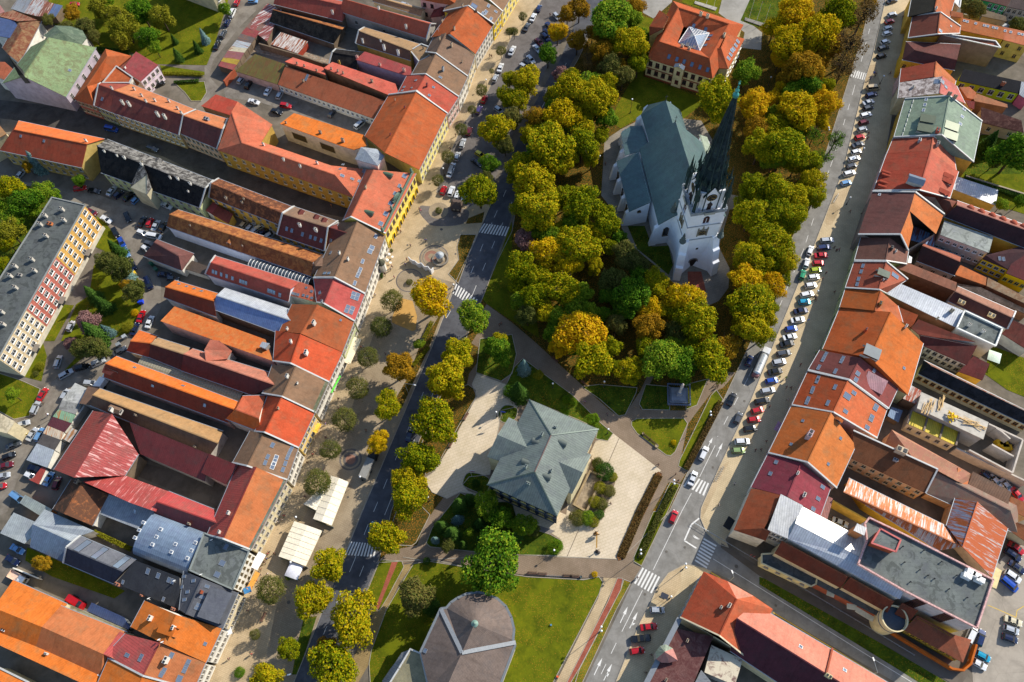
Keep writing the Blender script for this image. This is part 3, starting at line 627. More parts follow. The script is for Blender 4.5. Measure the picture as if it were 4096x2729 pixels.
F('garage','long rusty red garage roof at the upper end of the coloured strip',[(-25,370,3.2),(100,380,3.2),(240,80,3.5),(105,32,3.5),(10,140,3.2)][1:]+[(-60,260,3.2)],roofm('b05048','rust','d0c8c0',0),WST,cat='garage')
T(0,0)
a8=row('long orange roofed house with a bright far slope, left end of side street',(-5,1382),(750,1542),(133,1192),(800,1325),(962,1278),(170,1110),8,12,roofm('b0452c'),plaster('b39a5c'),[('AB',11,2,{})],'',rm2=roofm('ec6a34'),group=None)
chimneys(a8,'798,1305',WWH);skylights(a8,'192,1252,.7,.9 405,1297,.7,.9')
T(0,1)
a9=row('long black weathered roof with a grey far slope and scattered chimneys',(930,20),(1840,342),(890,-228),(1892,165),(1960,92),(985,-288),7.5,12,roofm('2c2b2a','old','17181a',.3),WGR,[('AB',12,2,{})],'b',rm2=OLDG,group=None)
chimneys(a9,'1640,85,1.2,.8 1755,130,1.2,.8 1570,75,1.2,.6 1735,200,.8,.5',WWH)
T(0,0);chimneys(a9,'1150,1460,1.2,.8 1310,1522,1.2,.8 965,1400,1,.6 1082,1440,1,.5',WWH);dormers(a9,'1480,1480',2.6,1.4,'gable',OLDG)
T(0,1)
X('stair_wing','gabled stair wing with a tall arched window projecting from the black roofed house',[(1195,155,9),(1350,222,9),(1392,158,9),(1330,-40,9),(1352,32,12),(1300,-90,12)],[(0,4,5),(4,1,2),(4,2,3,5)],[0,1,2,3,5],OLDG,plaster('c9bd9c'),((0,1,4),),cat='stair wing',inset=.1)
a10=row('old orange tiled house with missing and darkened tiles beside the side street',(1920,245),(2569,500),(1940,117),(2597,393),(2692,335),(2010,75),7.5,11,OLDO,WYE,[('AB',8,2,{})],'ab',group=None)
chimneys(a10,'2085,265,1.2,.8 2230,300,1,.6 2245,270,.8,.5');
F('shed','crimson lean-to roof in the small yard beside the white gable',[(1890,368,4),(1960,288,4.6),(2003,325,4.6),(1945,400,4)],CRM,WWH,cat='lean-to');F('shed','brownish red carport roof over a yellow walled yard',[(1945,402,4),(2003,325,4.6),(2142,400,4.6),(2098,490,4)],roofm('8e3c30'),WYE,cat='carport')
T(1,1)
a11=row('dark plum roofed house with six roof windows and three pale pointed dormers',(195,588),(632,738),(245,400),(662,525),(752,467),(352,332),8,12.5,MAR2,WYE,[('AB',6,2,{})],'ab',rm2=BRN,group=None)
skylights(a11,'283,537 330,553 428,587 502,612 545,627 600,645');chimneys(a11,'408,515,1.6,.8 555,560,1.6,.9',WWH);dormers(a11,'430,385 570,430 640,460',1.8,1.5,'gable')
a11b=row('narrow plum roofed extension with white gable edges beside the dark plum house',(640,715),(860,600),(665,520),(860,582),(885,582),(760,482),7,11.5,MAR2,WYE,caps='a',group=None);skylights(a11b,'687,648')
T(0,1)
a12=wing('very long old orange roof with dark weathered tiles above a pale blue wall',(1530,515),(2862,975),(1560,403),(2878,842),(2972,772),(1637,360),6.5,9.5,OLDO2,plaster('e2eaf6',1,.15))
chimneys(a12,'1752,512,.7,.4 2232,700,.7,.4');dormers(a12,'2105,680',1.4,1.4,'gable')
T(1,1)
X('roof_link','brown hipped roof linking the very long old roof to the brown row house',[(525,830,8),(622,770,8),(720,880,8),(505,962,7),(545,880,10)],[(0,1,4),(1,2,4),(2,3,4),(3,0,4)],[0,1,2,3],BRN3,WYE,cat='roof link')
T(0,1)
a13=G('outbuilding','small maroon hipped outbuilding with white walls standing in the parking yard',(1318,787),(1672,922),(1418,660),(1642,787),(1782,765),(1440,633),4.5,7.5,roofm('7c4640'),WWH,(),'',cat='outbuilding')
F('shed','low brown plank lean-to roof beside the maroon outbuilding',[(1700,905,3.2),(1765,828,3.6),(1905,880,3.6),(1900,968,3.2)],roofm('6e5244','seam'),WWH,cat='lean-to')
a14=wing('red roofed wing with rows of small roof windows and a white gable box',(1890,952),(2652,1207),(1937,845),(2672,1090),(2757,1027),(1980,785),7,10.5,roofm('bc4e40'),plaster('dfe3f0',1,.2),caps='a')
skylights(a14,'1960,930 1987,940 2035,957 2085,972 2138,992 2213,1018 2237,1027 2262,1035 ');T(1,1);skylights(a14,'118,1105,.9,1.3 142,1112,.9,1.3 165,1122,.9,1.3 220,1145,.9,1.3')
a14b=F('courtyard_wing','triangular salmon roof with nine small roof windows on white walls',[(405,1025,8.5),(515,1062,8.5),(603,1225,7.5),(258,1132,7.5)],roofm('cf6048'),plaster('d8dae4'),cat='courtyard wing',caps=False)
skylights(a14b,'318,1122,.7,.8 340,1130,.7,.8 363,1137,.7,.8 388,1143,.7,.8 437,1148,.8,.7 473,1158,.8,.7 512,1112,.8,.7 513,1172,.8,.7 560,1185,.8,.7 463,1078,.6,.6')
ax0,ax1=at(-55,842,6),at(495,1018,6);dv=(ax1-ax0);L_=dv.length;dv.normalize();sv_=Vector((-dv.y,dv.x,0))
rt=empty('glass_passage',V3((ax0+ax1)/2,0),math.atan2(dv.y,dv.x),'curved glass roofed passage with white ribs between two red roofed wings','glass passage')
mb=MB();pr=[(1.7*math.cos(math.pi*k/8),5+1.5*math.sin(math.pi*k/8))for k in range(9)]
mb.add([(-L_/2,y,z)for y,z in pr]+[(L_/2,y,z)for y,z in pr],[(i,i+1,9+i+1,9+i)for i in range(8)]);mb.build('glass_vault',plain('4a5258',.15,.2,1,.3,.8),rt,True)
mb=MB()
for k in range(19):
 x_=-L_/2+k*L_/18;mb=MB()
 for i in range(8):mb.tube((x_,pr[i][0]*1.02,pr[i][1]+.03),(x_,pr[i+1][0]*1.02,pr[i+1][1]+.03),.09,n=5)
 mb.build('rib',WHITE,rt)
mb=MB();mb.box((0,1.6,2.5),(L_,.15,5));mb.box((0,-1.6,2.5),(L_,.15,5));mb.build('side_wall',WGY,rt)
T(0,1)
a15=wing('small orange roofed wing with a dark near slope, behind the sky-tinted metal roof',(1505,1165),(1987,1345),(1522,1070),(1965,1200),(2002,1130),(1605,1010),6,9,roofm('8e3c28'),WWH,rm2=roofm('d86424'))
skylights(a15,'1645,1045,.8,.8 1715,1067,.8,.8 1785,1088,.8,.8 1852,1110,.8,.8')
a16=wing('silver sheet metal gable roof with sky-tinted near slope between orange roofs in the left block',(1955,1272),(2545,1487),(1990,1150),(2690,1385),(2665,1277),(2065,1080),7,9.5,roofm('7f97c0','seam'),WST,rm2=roofm('c4c8cc','seam'))  # blue of the near slope is sky reflection put into the metal colour
a17=F('courtyard_wing','broad old orange tiled single slope on a lilac wall, below the sky-tinted metal roof',[(1475,1385,8.5),(2509,1753,8.5),(2440,1555,6),(1605,1250,6)],roofm('cc6a34','old','a85428',.3),WPK,cat='courtyard wing')
F('metal_platform','small pale metal platform where the broad orange slope meets the row',[(2384,1618,9.2),(2410,1575,9.2),(2480,1590,9.2),(2440,1640,9.2)],GRYM,WGY,cat='platform',base=7)
T(0,2)
a18=wing('short orange roofed house end at the lane with a shade-darkened near slope',(1165,92),(1367,150),(1200,0),(1385,22),(1445,-45),(1280,-100),5,7.5,roofm('a8402a'),WCR,rm2=roofm('e0662c'))  # near slope: the orange tile with its shade put into the colour
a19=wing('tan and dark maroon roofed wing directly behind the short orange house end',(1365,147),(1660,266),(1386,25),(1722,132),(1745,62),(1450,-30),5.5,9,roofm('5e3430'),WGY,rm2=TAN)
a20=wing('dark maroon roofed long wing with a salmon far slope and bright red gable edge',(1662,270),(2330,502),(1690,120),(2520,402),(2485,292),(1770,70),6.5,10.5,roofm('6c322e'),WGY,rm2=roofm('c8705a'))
X('cross_gable','salmon cross gable roof with a satellite dish rising over the dark maroon wing',[(1880,80,10.5),(1932,-12,10.5),(2018,-2,10.5),(2132,92,8),(2085,165,8),(1893,187,10.3)],[(0,1,2,3,4,5)],[0,1,2,3,4,5],roofm('c8654e'),WGY,cat='cross gable',base=3)
ax0,ax1=at(1290,178,5),at(2225,505,5);dv=(ax1-ax0);L_=dv.length;dv.normalize()
rt=empty('arched_shed',V3((ax0+ax1)/2,0)-Vector((dv.y,-dv.x,0))*0,math.atan2(dv.y,dv.x),'narrow grey corrugated arched roof between the orange long roof and the maroon wing','arched shed')
mb=MB();pr=[(2.2*math.cos(math.pi*k/8),4+1.3*math.sin(math.pi*k/8))for k in range(9)]
mb.add([(-L_/2,y,z)for y,z in pr]+[(L_/2,y,z)for y,z in pr],[(i,i+1,9+i+1,9+i)for i in range(8)]);mb.add([(-L_/2,y,z)for y,z in pr]+[(-L_/2,-2.2,0),(-L_/2,2.2,0)],[tuple(range(11))])
uvs_=None;me_=mesh('roof',mb.v,mb.f,plain('8c8672',.7,.1,1,.3));obj('roof',me_,rt)
mb=MB()
for k in range(int(L_/.9)):
 x_=-L_/2+k*.9
 for i in range(8):mb.tube((x_,pr[i][0],pr[i][1]),(x_,pr[i+1][0],pr[i+1][1]),.05,n=4,cap=False)
mb.build('ribs',plain('a09a86',.7),rt);mb=MB();mb.box((0,-2.1,2),(L_,.2,4));mb.box((0,2.1,2),(L_,.2,4));mb.build('side_wall',WGY,rt)
a22=wing('longest bright orange roof in the left block with a shade-darkened near slope',(953,332),(2092,752),(970,205),(2150,627),(2193,560),(1070,140),6.5,10,roofm('943826'),plaster('c8a89c'),rm2=roofm('f06c28'))  # near side is a darkened copy of the orange tile, painting its shade
skylights(a22,'1238,245 1405,413 1682,413 1883,592,.8,1',.9,.7)
F('canopy','small dull red canopy at the lane end of the longest orange roof',[(935,288,7.6),(962,222,9.2),(1105,282,9.2),(1085,342,7.4)],roofm('c85a48'),WGY,cat='canopy',base=6,inset=.5)
a23=G('courtyard_wing','orange hipped cross roof where the longest orange roof joins the row',(2078,717),(2400,838),(2168,632),(2380,712),(2440,500),(2232,505),8,11,roofm('ee6428'),WWH,(),'',cat='courtyard wing',rm2=roofm('c8583a'))
a24=wing('long light brown roofed wing with a dark near slope above the red courtyard',(830,592),(1930,1050),(852,495),(2005,940),(2050,830),(915,437),5.5,9,BRN3,WGY,rm2=roofm('c08458'))
chimneys(a24,'1255,690,.9,.6 1800,980,1,.6');X('roof_link','small brown roof hood at the lane end of the light brown wing',[(728,575,4.5),(812,412,4.5),(915,420,4.8),(835,592,4.8)],[(0,1,2,3)],[0,1,2,3],BRN3,WGY,cat='roof link')
a25=G('courtyard_hall','huge red sheet metal hall roof with peeling white streaks, left of the courtyard',(495,1182),(855,642),(680,1255),(1030,672),(1272,1042),(1148,1238),7,12,REDM,WST,(),'',cat='hall',rm2=roofm('c8504a','rust','d8a8a0',-.1))
chimneys(a25,'1035,640,1.2,1',WWH);dormers(a25,'1115,655',1.6,1.2,'gable',BRN)
F('courtyard_wing','dark red sheet metal roof along the upper side of the red courtyard',[(1290,1040,6.5),(1882,1292,6.5),(1930,1045,9.5),(1190,745,9.5)],roofm('8e3430','seam'),WGY,cat='courtyard wing')
F('courtyard_wing','dark red hood roof at the upper right corner of the red courtyard',[(1925,1037,9.8),(2182,1140,9.8),(2075,1320,8),(1850,1212,8)],roofm('8a302c','seam'),WPK,cat='courtyard wing')
F('courtyard_wing','light red metal roof wedge along the lower side of the red courtyard',[(760,1292,9.2),(1205,1492,8.5),(1432,1570,8.5),(1545,1382,6.8),(1150,1238,6.8)],roofm('cc4a42','rust','d89890',-.3),WGY,cat='courtyard wing')
T(0,3)
a25d=G('courtyard_wing','bright red roof with a shade-darkened near slope and two chimneys below the courtyard',(1410,30),(1900,218),(1440,-90),(2010,110),(1965,-20),(1550,-185),6.8,9.5,roofm('8a2c2c','seam'),WWH,(),'',cat='courtyard wing',rm2=roofm('d84a44','seam'))  # first material is the red sheet with the near slope's shade coloured in
chimneys(a25d,'1745,118,.9,.7');skylights(a25d,'1240,0')
T(0,2)
a26=G('old_barn','old barn roof patched with brown and orange tiles below the red hall',(485,1545),(655,1272),(590,1590),(750,1312),(1000,1412),(850,1700),5,8.5,roofm('8a5038','old','4a3a30',.9),WWH,(),'',cat='barn',rm2=roofm('c4683a','old','5e4030',1.1))
chimneys(a26,'720,1300,1.2,1.1')
a27=F('courtyard_wing','flat grey metal roof wedge between the old barn and the vaulted roof',[(1000,1410,5),(1432,1570,5),(1265,1728,4.5),(905,1588,4.5)],GRYM,WWH,cat='courtyard wing')
T(0,3)
def barrel(label,P0,P1,half,zs,zc,m,wm,name='vaulted_hall'):
 a,b_=at(*P0,zc),at(*P1,zc);d=V3(b_-a,0);L=d.length;d.normalize();rt=empty(name,V3((a+b_)/2,0),math.atan2(d.y,d.x),label,'vaulted hall')
 n=12;V=[];Fc=[];UV=[]
 for k in range(n):
  q=[]
  for kk in(k,k+1):
   t=math.pi*kk/n;q.append((half*math.cos(t),zs+(zc-zs)*math.sin(t)**.6 if 0<kk<n else zs))
  s0,s1=half*3.1416*k/n,half*3.1416*(k+1)/n;o=len(V)
  V+=[(-L/2,q[0][0],q[0][1]),(L/2,q[0][0],q[0][1]),(L/2,q[1][0],q[1][1]),(-L/2,q[1][0],q[1][1])];Fc.append((o,o+1,o+2,o+3));UV.append([(-L/2,s0),(L/2,s0),(L/2,s1),(-L/2,s1)])
 o=obj('roof',mesh('roof',V,Fc,m,UV),rt);mb=MB()
 mb.box((0,half-.2,zs/2),(L,.3,zs));mb.box((0,-half+.2,zs/2),(L,.3,zs))
 ring=[(half*.97*math.cos(math.pi*k/n),(zs+(zc-zs)*math.sin(math.pi*k/n)**.6 if 0<k<n else zs)-.05)for k in range(n+1)]+[(-half*.97,0),(half*.97,0)]
 for sx in(-1,1):mb.add([(sx*(L/2-.1),y,z)for y,z in ring],[tuple(range(len(ring)))])
 mb.build('wall',wm,rt);return rt,L,o
bv,bL,bo=barrel('grey blue metal barrel vault with rows of small square roof hatches',(1290,175),(1795,372),6.3,4.2,9,BLUM,WGY)
mb=MB()
for x_ in(-9,-3.5,2.5,7.5):
 for y_ in(-2.2,0,2.2):
  if(x_,y_)==(2.5,2.2):continue
  mb=MB();mb.box((0,0,.25),(1,.9,.5));mb.box((0,0,.53),(.75,.65,.06),mi=1);o_=mb.build('roof_hatch',[WHITE,SKYGL],bo);o_.location=(x_,y_,8.6)
b1=shed('pale grey sheet metal shed roof at the left edge near the bottom',[(0,200,4),(125,10,4.6),(322,95,4.6),(290,235,4),(225,298,4)],roofm('b4bab8','seam'),WWH)
b2=shed('blue grey metal shed roof between the pale shed and the slate house',[(275,328,4.5),(300,118,6.5),(652,275,6.5),(588,470,4.5)],roofm('6c7e92','seam'),WWH)
b3=shed('light grey metal roof triangle lit by the sun behind the blue grey shed',[(302,118,6.5),(410,-20,5),(868,180,5),(735,226,5),(652,275,6.5)],roofm('a8b0b4','seam'),WWH)
b4=wing('charcoal slate roof with three black roof panels and white gable edge',(585,470),(1040,662),(612,330),(1130,550),(1250,445),(738,226),6,9.5,roofm('3a3f4c','slate'),WGY,caps='a',rm2=SLT3)
skylights(b4,'760,320,1.8,5 915,385,1.8,5 1115,470,1.8,5',m=plain('222428'),name='roof_panel')
b5=F('courtyard_wing','black slate single slope roof with scattered light roof windows and white dishes',[(1245,450,9.5),(1650,605,9.5),(1652,902,7),(1060,662,7)],SLT2,WGY,cat='courtyard wing')
skylights(b5,'1360,550,1,1.5 1455,590,1,1.4 1553,630,.9,1.3 1587,643,.9,1.3 1130,650,.7,1 1503,808,.7,1.1');dishes(b5,'1380,812 1615,650');chimneys(b5,'1305,775,.6,.5 1085,672,.6,1.1 1600,900,.6,1',plaster('b87a60'))
b6=wing('broad bright orange roof with one antenna, at the lower left edge',(122,630),(617,850),(-60,885),(385,1062),None,None,6,9.5,ORB,WCR,ridge=False)
b7=wing('broad tan orange roof continuing below the solar glass canopy',(560,868),(1165,1112),(385,1062),(950,1312),None,None,6.5,9.5,roofm('cc6a3e'),WCR,ridge=False)
b8=F('courtyard_wing','bright red metal triangular roof between the tan orange roof and the row house',[(1100,1105,7),(1165,1132,7),(1275,1475,8.6),(1325,1502,9.5),(950,1312,9.5)],REDM2,WCR,cat='courtyard wing')
skylights(b8,'1172,1322,.9,1.5')
b9=F('courtyard_wing','orange roof with a long row of small roof windows in shadow, bottom left',[(-60,965,5.8),(1310,1540,5.8),(1100,1740,8.5),(-60,1205,8.5)],ORB,WCR,caps=False,cat='courtyard wing')
skylights(b9,'43,1033,.9,1.3 130,1065,.9,1.3 207,1100,.9,1.3 257,1140,.9,1.3 335,1177,.9,1.3 417,1217,.9,1.3 503,1255,.9,1.3 583,1297,.9,1.3 667,1337,.9,1.3 772,1390,.9,1.3 840,1420,.9,1.3 927,1493,.9,1.3 980,1520,.9,1.3',m=WHITE);chimneys(b9,'435,1310,.9,.7 45,1090,.8,1',WWH)
F('courtyard_wing','corner of an orange roof with a white edge at the bottom left corner',[(-40,1420,6),(265,1570,6),(150,1750,8.5),(-120,1700,8.5)],ORB,WCR,cat='courtyard wing',caps=True)
F('glass_canopy','blue gridded solar glass canopy over the dark yard at the lower left',[(843,838,4.2),(1137,972,4.2),(1195,1060,3.6),(1180,1088,3.6),(797,915,3.6)],roofm('4c5c84','seam'),STEEL,cat='glass canopy',inset=.3)
F('lean_to','pale grey lean-to strip roof along the tan orange roof beside the canopy',[(625,850,3.6),(1165,1085,3.6),(1150,1120,3),(600,880,3)],roofm('b8b8a8','flat'),WGY,cat='lean-to')
T(0,0)
X('shed','long striped shed roof of grey white rust and blue sheets at the top left',[(100,80,3.8),(185,-40,4.4),(310,-20,4.4),(420,10,4.4),(500,35,4.4),(575,52,4.4),(510,155,3.8),(430,150,3.8),(345,150,3.8),(220,120,3.8)],[(0,9,2,1),(9,8,3,2),(8,7,4,3),(7,6,5,4)],[0,1,2,3,4,5,6,7,8,9],[roofm('8c9094','rust','7a6a60',-.1),roofm('b8b8b4','rust','8a4a30',.3),roofm('a05038','rust','c8b0a0',0),roofm('5c7090','rust','7a5a50',-.1)],WST,rms=[0,1,2,3],cat='shed')
F('house','blue hipped metal roof at the left edge near the top',[(-60,150,6),(130,190,6),(197,290,6),(155,360,6),(-60,325,6)],roofm('4a5c84','seam'),WWH,cat='house')
F('shed','rusty corrugated sheet roof above the blue metal roof at the left edge',[(-40,140,5.5),(120,95,5.5),(345,186,5.5),(160,196,6.5)],roofm('b07050','rust','7a3a22',.3),WST,cat='shed')
G('old_house','old brown tiled house with white gable walls beside the green church',(180,582),(382,195),(75,500),(200,280),(165,195),(20,440),5.5,8,roofm('9a6a4a','old','6a4030',.6),WWH,(),'',cat='house')
F('house','white gabled house at the left edge beside the green church front',[(-60,570,7),(45,570,7),(130,645,7),(75,745,7),(-60,700,7)],roofm('b0553a'),WWH,cat='house')
F('house','pink roofed corner of a house at the top left edge',[(-60,60,5),(5,50,5),(45,110,5),(-60,150,5)],roofm('c07870'),WWH,cat='house')
F('house','cream walled house corner at the left edge below the side street',[(-220,1060,9),(-30,1120,9),(60,1230,9),(-150,1350,9)],roofm('b87850'),WCR,cat='house')
T(0,1)
P0,P1=(783,320),(-20,1738)
ap=F('apartment_block','long apartment block with a grey flat roof and ochre, red and cream sections',[(478,250,13.3),(783,320,13.3),(-20,1738,13.3),(-420,1650,13.3)],BITD,plaster('c9bfa6'),(),'apartment block',True,capm=plain('80827e'),caph=.25)
chs='580,370,1.5,1.1 425,427,1.5,1.1 597,468,1.5,1.1 380,507,1.5,1.1 433,613,1.5,1.1 305,830,1.5,1.1 152,893,1.5,1.1 328,932,1.5,1.1 105,980,1.5,1.1 152,1087,1.5,1.1 30,1313,1.5,1.1 42,1425,1.5,1.1'
chimneys(ap,chs,plaster('c8c0b2'));chimneys(ap,'465,497,.7,1.5',plaster('c8784a'));chimneys(ap,'185,965,.5,1.3',WGY)
ia,ib=near(ap,ap.corn['B']),near(ap,ap.corn['C']);pa,pb=ap.foot[ia],ap.foot[ib];d_=(pb-pa);L_=d_.length;d_.normalize();nn_=Vector((d_.y,-d_.x,0));nn_=nn_ if nn_.dot(ap.cen-pa)<0 else-nn_
Mw=Matrix((d_,nn_,Vector((0,0,1)))).transposed()
for f0,f1,cc,nc in((0,.355,'cfa258',6),(.355,.70,'b4685a',6),(.70,1.0,'cbb794',6)):
 mb=MB();mb.box((L_*(f0+f1)/2,.06,7.35),(L_*(f1-f0)-.06,.12,11.3));o_=mb.build('facade_section',plaster(cc),ap.wall);o_.matrix_local=Matrix.Translation(pa-ap.loc)@Mw.to_4x4()
 a_=pa+d_*L_*f0+nn_*.12;b_=pa+d_*L_*f1+nn_*.12
 facade_windows(ap,ap.wall,a_,b_,1.9,13.0,nc,4,1.7,1.5,WHITE,out=nn_)
mb=MB();mb.box((L_/2,.25,.75),(L_,.5,1.5));o_=mb.build('plinth',plaster('c8c0ae'),ap.wall);o_.matrix_local=Matrix.Translation(pa-ap.loc)@Mw.to_4x4()
for f_ in(.2,.53,.84):
 mb=MB();mb.box((L_*f_,1.0,2.6),(2.6,1.8,.18));mb.box((L_*f_,.3,1.3),(1.8,.6,2.5),mi=1);o_=mb.build('entrance',[plain('7c746a'),DARK],ap.wall);o_.matrix_local=Matrix.Translation(pa-ap.loc)@Mw.to_4x4()
T(0,0)
apb=F('apartment_block','corner of a cream apartment block cut by the top edge',[(1905,-130,13),(1990,-190,13),(1700,-450,13),(1450,-300,13)],BITD,WCR,[('AB',1,4,{'frame':WHITE})],cat='apartment block')
T(0,2)
F('apartment_block','cream apartment block corner at the left edge with basement windows',[(-40,640,8),(138,742,8),(60,850,8),(-140,800,8)],roofm('cfc0a0','flat'),WCR,cat='apartment block')
gs=[((690,385),(810,440),(735,580),(570,545),'b4b4ae','flat','white stained flat'),((570,545),(735,580),(695,675),(535,630),'8c8c88','flat','grey felt'),((535,630),(695,680),(655,755),(485,695),'7ea080','rust','pale green'),((485,697),(655,757),(590,840),(435,775),'6c2c34','seam','dark maroon'),((435,778),(590,842),(555,908),(395,850),'c8b8a0','rust','rust and white'),((395,852),(557,910),(500,1005),(340,940),'54504e','flat','dark grey felt'),((340,942),(500,1005),(435,1165),(242,1095),'b0b8be','seam','silver ribbed')]
for g_ in gs:F('garage',f'{g_[6]} roofed garage in the row beside the left lane',[(*g_[0],3.2),(*g_[1],3.2),(*g_[2],3.2),(*g_[3],3.2)],roofm(g_[4],g_[5],'a86a3a'if 'rust'in g_[5]else None,0),WWH,cat='garage',group='garages beside the left lane',inset=.1)
F('shed','small rust and white sheet shed roof behind the garage row',[(655,795,3),(715,825,3),(640,935,2.8),(575,900,2.8)],roofm('c8c0b0','rust','a06a3a',.2),WWH,cat='shed')
F('shed','thin bright red lean-to strip roof in the small parking yard',[(385,1158,2.6),(425,1172,2.6),(355,1318,2.6),(262,1275,2.6),(300,1262,2.6)],REDM,WWH,cat='lean-to')
F('shed','pale green grey sheet roof at the left edge below the parking yard',[(230,1415,3.4),(480,1550,3.4),(420,1640,3),(180,1490,3)],roofm('a4aca4','seam'),plaster('b87040'),cat='shed')
# ================================================================ right street: row houses, far to near
GRR='row houses along the right street'
def rr(label,*a,**k):
 k.setdefault('cat','row house');k.setdefault('group',GRR);return G('row_house',label,*a,**k)
T(3,0)
r0=rr('dark roofed row house at the top of the right street with an orange rear slope',(1290,152),(1335,-80),(1530,100),(1565,-70),(1720,-10),(1670,160),8.5,13,roofm('3c3830'),WYE,(),'',rm2=roofm('c8603a'))
chimneys(r0,'1540,88,.9,.9',WWH)
F('terrace','white roof terrace corner beside the dark roofed row house',[(1690,0,8),(1700,-60,8),(1780,-40,8),(1760,75,8)],plain('d8d4cc'),WWH,cat='terrace',caps=True)
r1=rr('brownish red roofed row house with thin white gable edges, near the right street top',(1290,352),(1332,148),(1560,317),(1585,115),(1768,245),(1760,312),8.5,13.5,roofm('8a4232'),WYE,(),'ab',rm2=roofm('c4603c'))
skylights(r1,'1585,285,1.2,1.5 1682,242,.6,.6',m=WHITE)
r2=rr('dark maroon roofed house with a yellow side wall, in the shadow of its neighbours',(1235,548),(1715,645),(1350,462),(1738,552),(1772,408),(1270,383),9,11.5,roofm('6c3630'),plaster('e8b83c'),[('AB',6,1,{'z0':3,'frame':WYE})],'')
r3=rr('narrow red roofed row house between the maroon roof and the mossy roof',(1210,757),(1226,630),(1530,705),(1547,568),(1728,742),(1715,790),8,12,roofm('a8432e'),WPK,(),'',rm2=roofm('d06a40'))
r4=rr('mossy scaled roof row house whose rear slope is pink sheet metal',(1196,903),(1212,760),(1578,858),(1602,703),(1735,790),(1812,950),8.5,12.5,roofm('8a6a62','old','c0b4ac',.5),WCR,(),'',rm2=roofm('d46a60'))
skylights(r4,'1552,750,2,1.5 1602,752,1.6,1.8',m=ZINC);chimneys(r4,'1335,803,.5,.7',WWH);skylights(r4,'1635,800,1.2,1.4')
r5=rr('large sage green roofed row house with boxy metal dormers and a row of snow guards',(1160,1262),(1262,910),(1597,1242),(1667,883),(1965,1115),(1888,1490),9,14,roofm('82917c'),WYE,(),'ab',rm2=roofm('8c9c88'))
skylights(r5,'1455,915,1.3,.8 1443,965,1.3,.8 1430,1014,1.3,.8 1803,1005,1.1,1.2 1785,1073,1.1,1.2 1767,1140,1.1,1.2',m=WHITE);dormers(r5,'1390,1105 1365,1190 1735,1205 1725,1290',3.2,1.4,'shed',roofm('6f7a62','seam'),);chimneys(r5,'1665,868,.8,1.1 1718,895,.8,1',plaster('a89078'));chimneys(r5,'1555,1212,1,1.6',plaster('b85a4a'))
for k_ in range(8):
 p_,al_,up_,n_=on(r5,1335-k_*13.5,935+k_*43);mb=MB();mb.box((0,0,.12),(1.5,.12,.24));o_=mb.build('snow_guard',WHITE,r5.roof);o_.matrix_local=Matrix.Translation(p_-r5.loc)@Matrix((al_,up_,n_)).transposed().to_4x4()
r6=rr('red roofed row house with a grey boxed chimney directly below the sage green roof',(1095,1413),(1153,1270),(1497,1390),(1520,1255),(1700,1380),(1735,1590),8.5,13,roofm('b44a34'),WPK,(),'b',rm2=roofm('d86a50'))
chimneys(r6,'1385,1305,1.2,1.1',ZINC);chimneys(r6,'1550,1340,1.6,1.1',WGY)
T(3,1)
r7=rr('red roofed row house with four barrel shaped dormers facing the right street',(970,187),(1092,-152),(1390,182),(1496,-178),(1752,10),(1670,258),8.5,13.5,roofm('b4432e'),WPK,(),'a',rm2=roofm('d2604a'))
dormers(r7,'1045,22 1040,48 1018,112 1005,150',1.5,1.1,'round');dormers(r7,'1690,90 1680,132 1650,235',1.6,1.2,'shed');dormers(r7,'1420,130',3,2,'gable',BLUM)
r8=X('row_house','dark brownish maroon roofed row house with a bright orange rear slope cut by a notch',[(830,590,9),(962,195,9),(1352,200,13.5),(1215,590,13.5),(1617,402,9),(1545,585,9),(1302,372,13.2),(1335,520,11),(1285,735,9)],[(0,1,2,6,3),(2,4,5,6),(6,7,8,3)],[0,1,4,5,8],[roofm('74403a'),roofm('e0703a')],plaster('8a8078'),cat='row house',group=GRR,rms=[0,1,1])
skylights(r8,'1025,222,.8,.7',m=WHITE);strip(r8,[r8.vs[0],r8.vs[3],r8.vs[8]],.5,.35,CAPM);strip(r8,[r8.vs[1],r8.vs[2],r8.vs[4]],.5,.35,CAPM)
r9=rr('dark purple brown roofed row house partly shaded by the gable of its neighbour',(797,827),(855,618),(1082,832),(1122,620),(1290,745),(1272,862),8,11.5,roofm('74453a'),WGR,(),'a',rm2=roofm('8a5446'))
chimneys(r9,'1130,725,1.2,1',DARK);chimneys(r9,'1170,748,.7,.7 ',WWH)
F('roof_box','white box roof of a small annex behind the purple brown row house',[(1285,850,7),(1298,782,7),(1325,800,7),(1318,852,7)],plain('e4e2dc'),WWH,cat='annex')
r10=rr('brick red roofed row house with four violet roof windows in a column',(712,1080),(795,838),(1018,1098),(1088,840),(1282,1000),(1085,1132),8.5,12.5,roofm('a24632'),WGR,(),'ab',rm2=roofm('bc5a42'))
skylights(r10,'873,878,1.5,.8 857,930,1.5,.8 833,998,1.5,.8 820,1046,1.5,.8 1168,968,1.3,2.6');dormers(r10,'1100,985',2.2,1.4,'shed',roofm('8c9484'));chimneys(r10,'1055,1013,.7,.4',ZINC)
r11=rr('rusty orange roofed row house with a shiny narrow street slope',(660,1256),(712,1090),(985,1290),(1038,1110),(1195,1245),(1240,1395),8.5,12.5,roofm('b4501e'),WGR,(),'',rm2=roofm('c8603a'))
chimneys(r11,'1025,1235,1.2,1.1',plaster('8a6a3a'))
r12=rr('largest orange roofed house of the right row with a glazed shaft at its ridge',(505,1640),(662,1262),(938,1722),(1130,1302),(1428,1590),(1288,2066),8,14,roofm('bc5022'),WGR,(),'',rm2=roofm('dc682c'))
chimneys(r12,'890,1480,1.6,.8',plaster('b4503a'));chimneys(r12,'1262,1442,1.2,.7',WWH)
T(3,2)
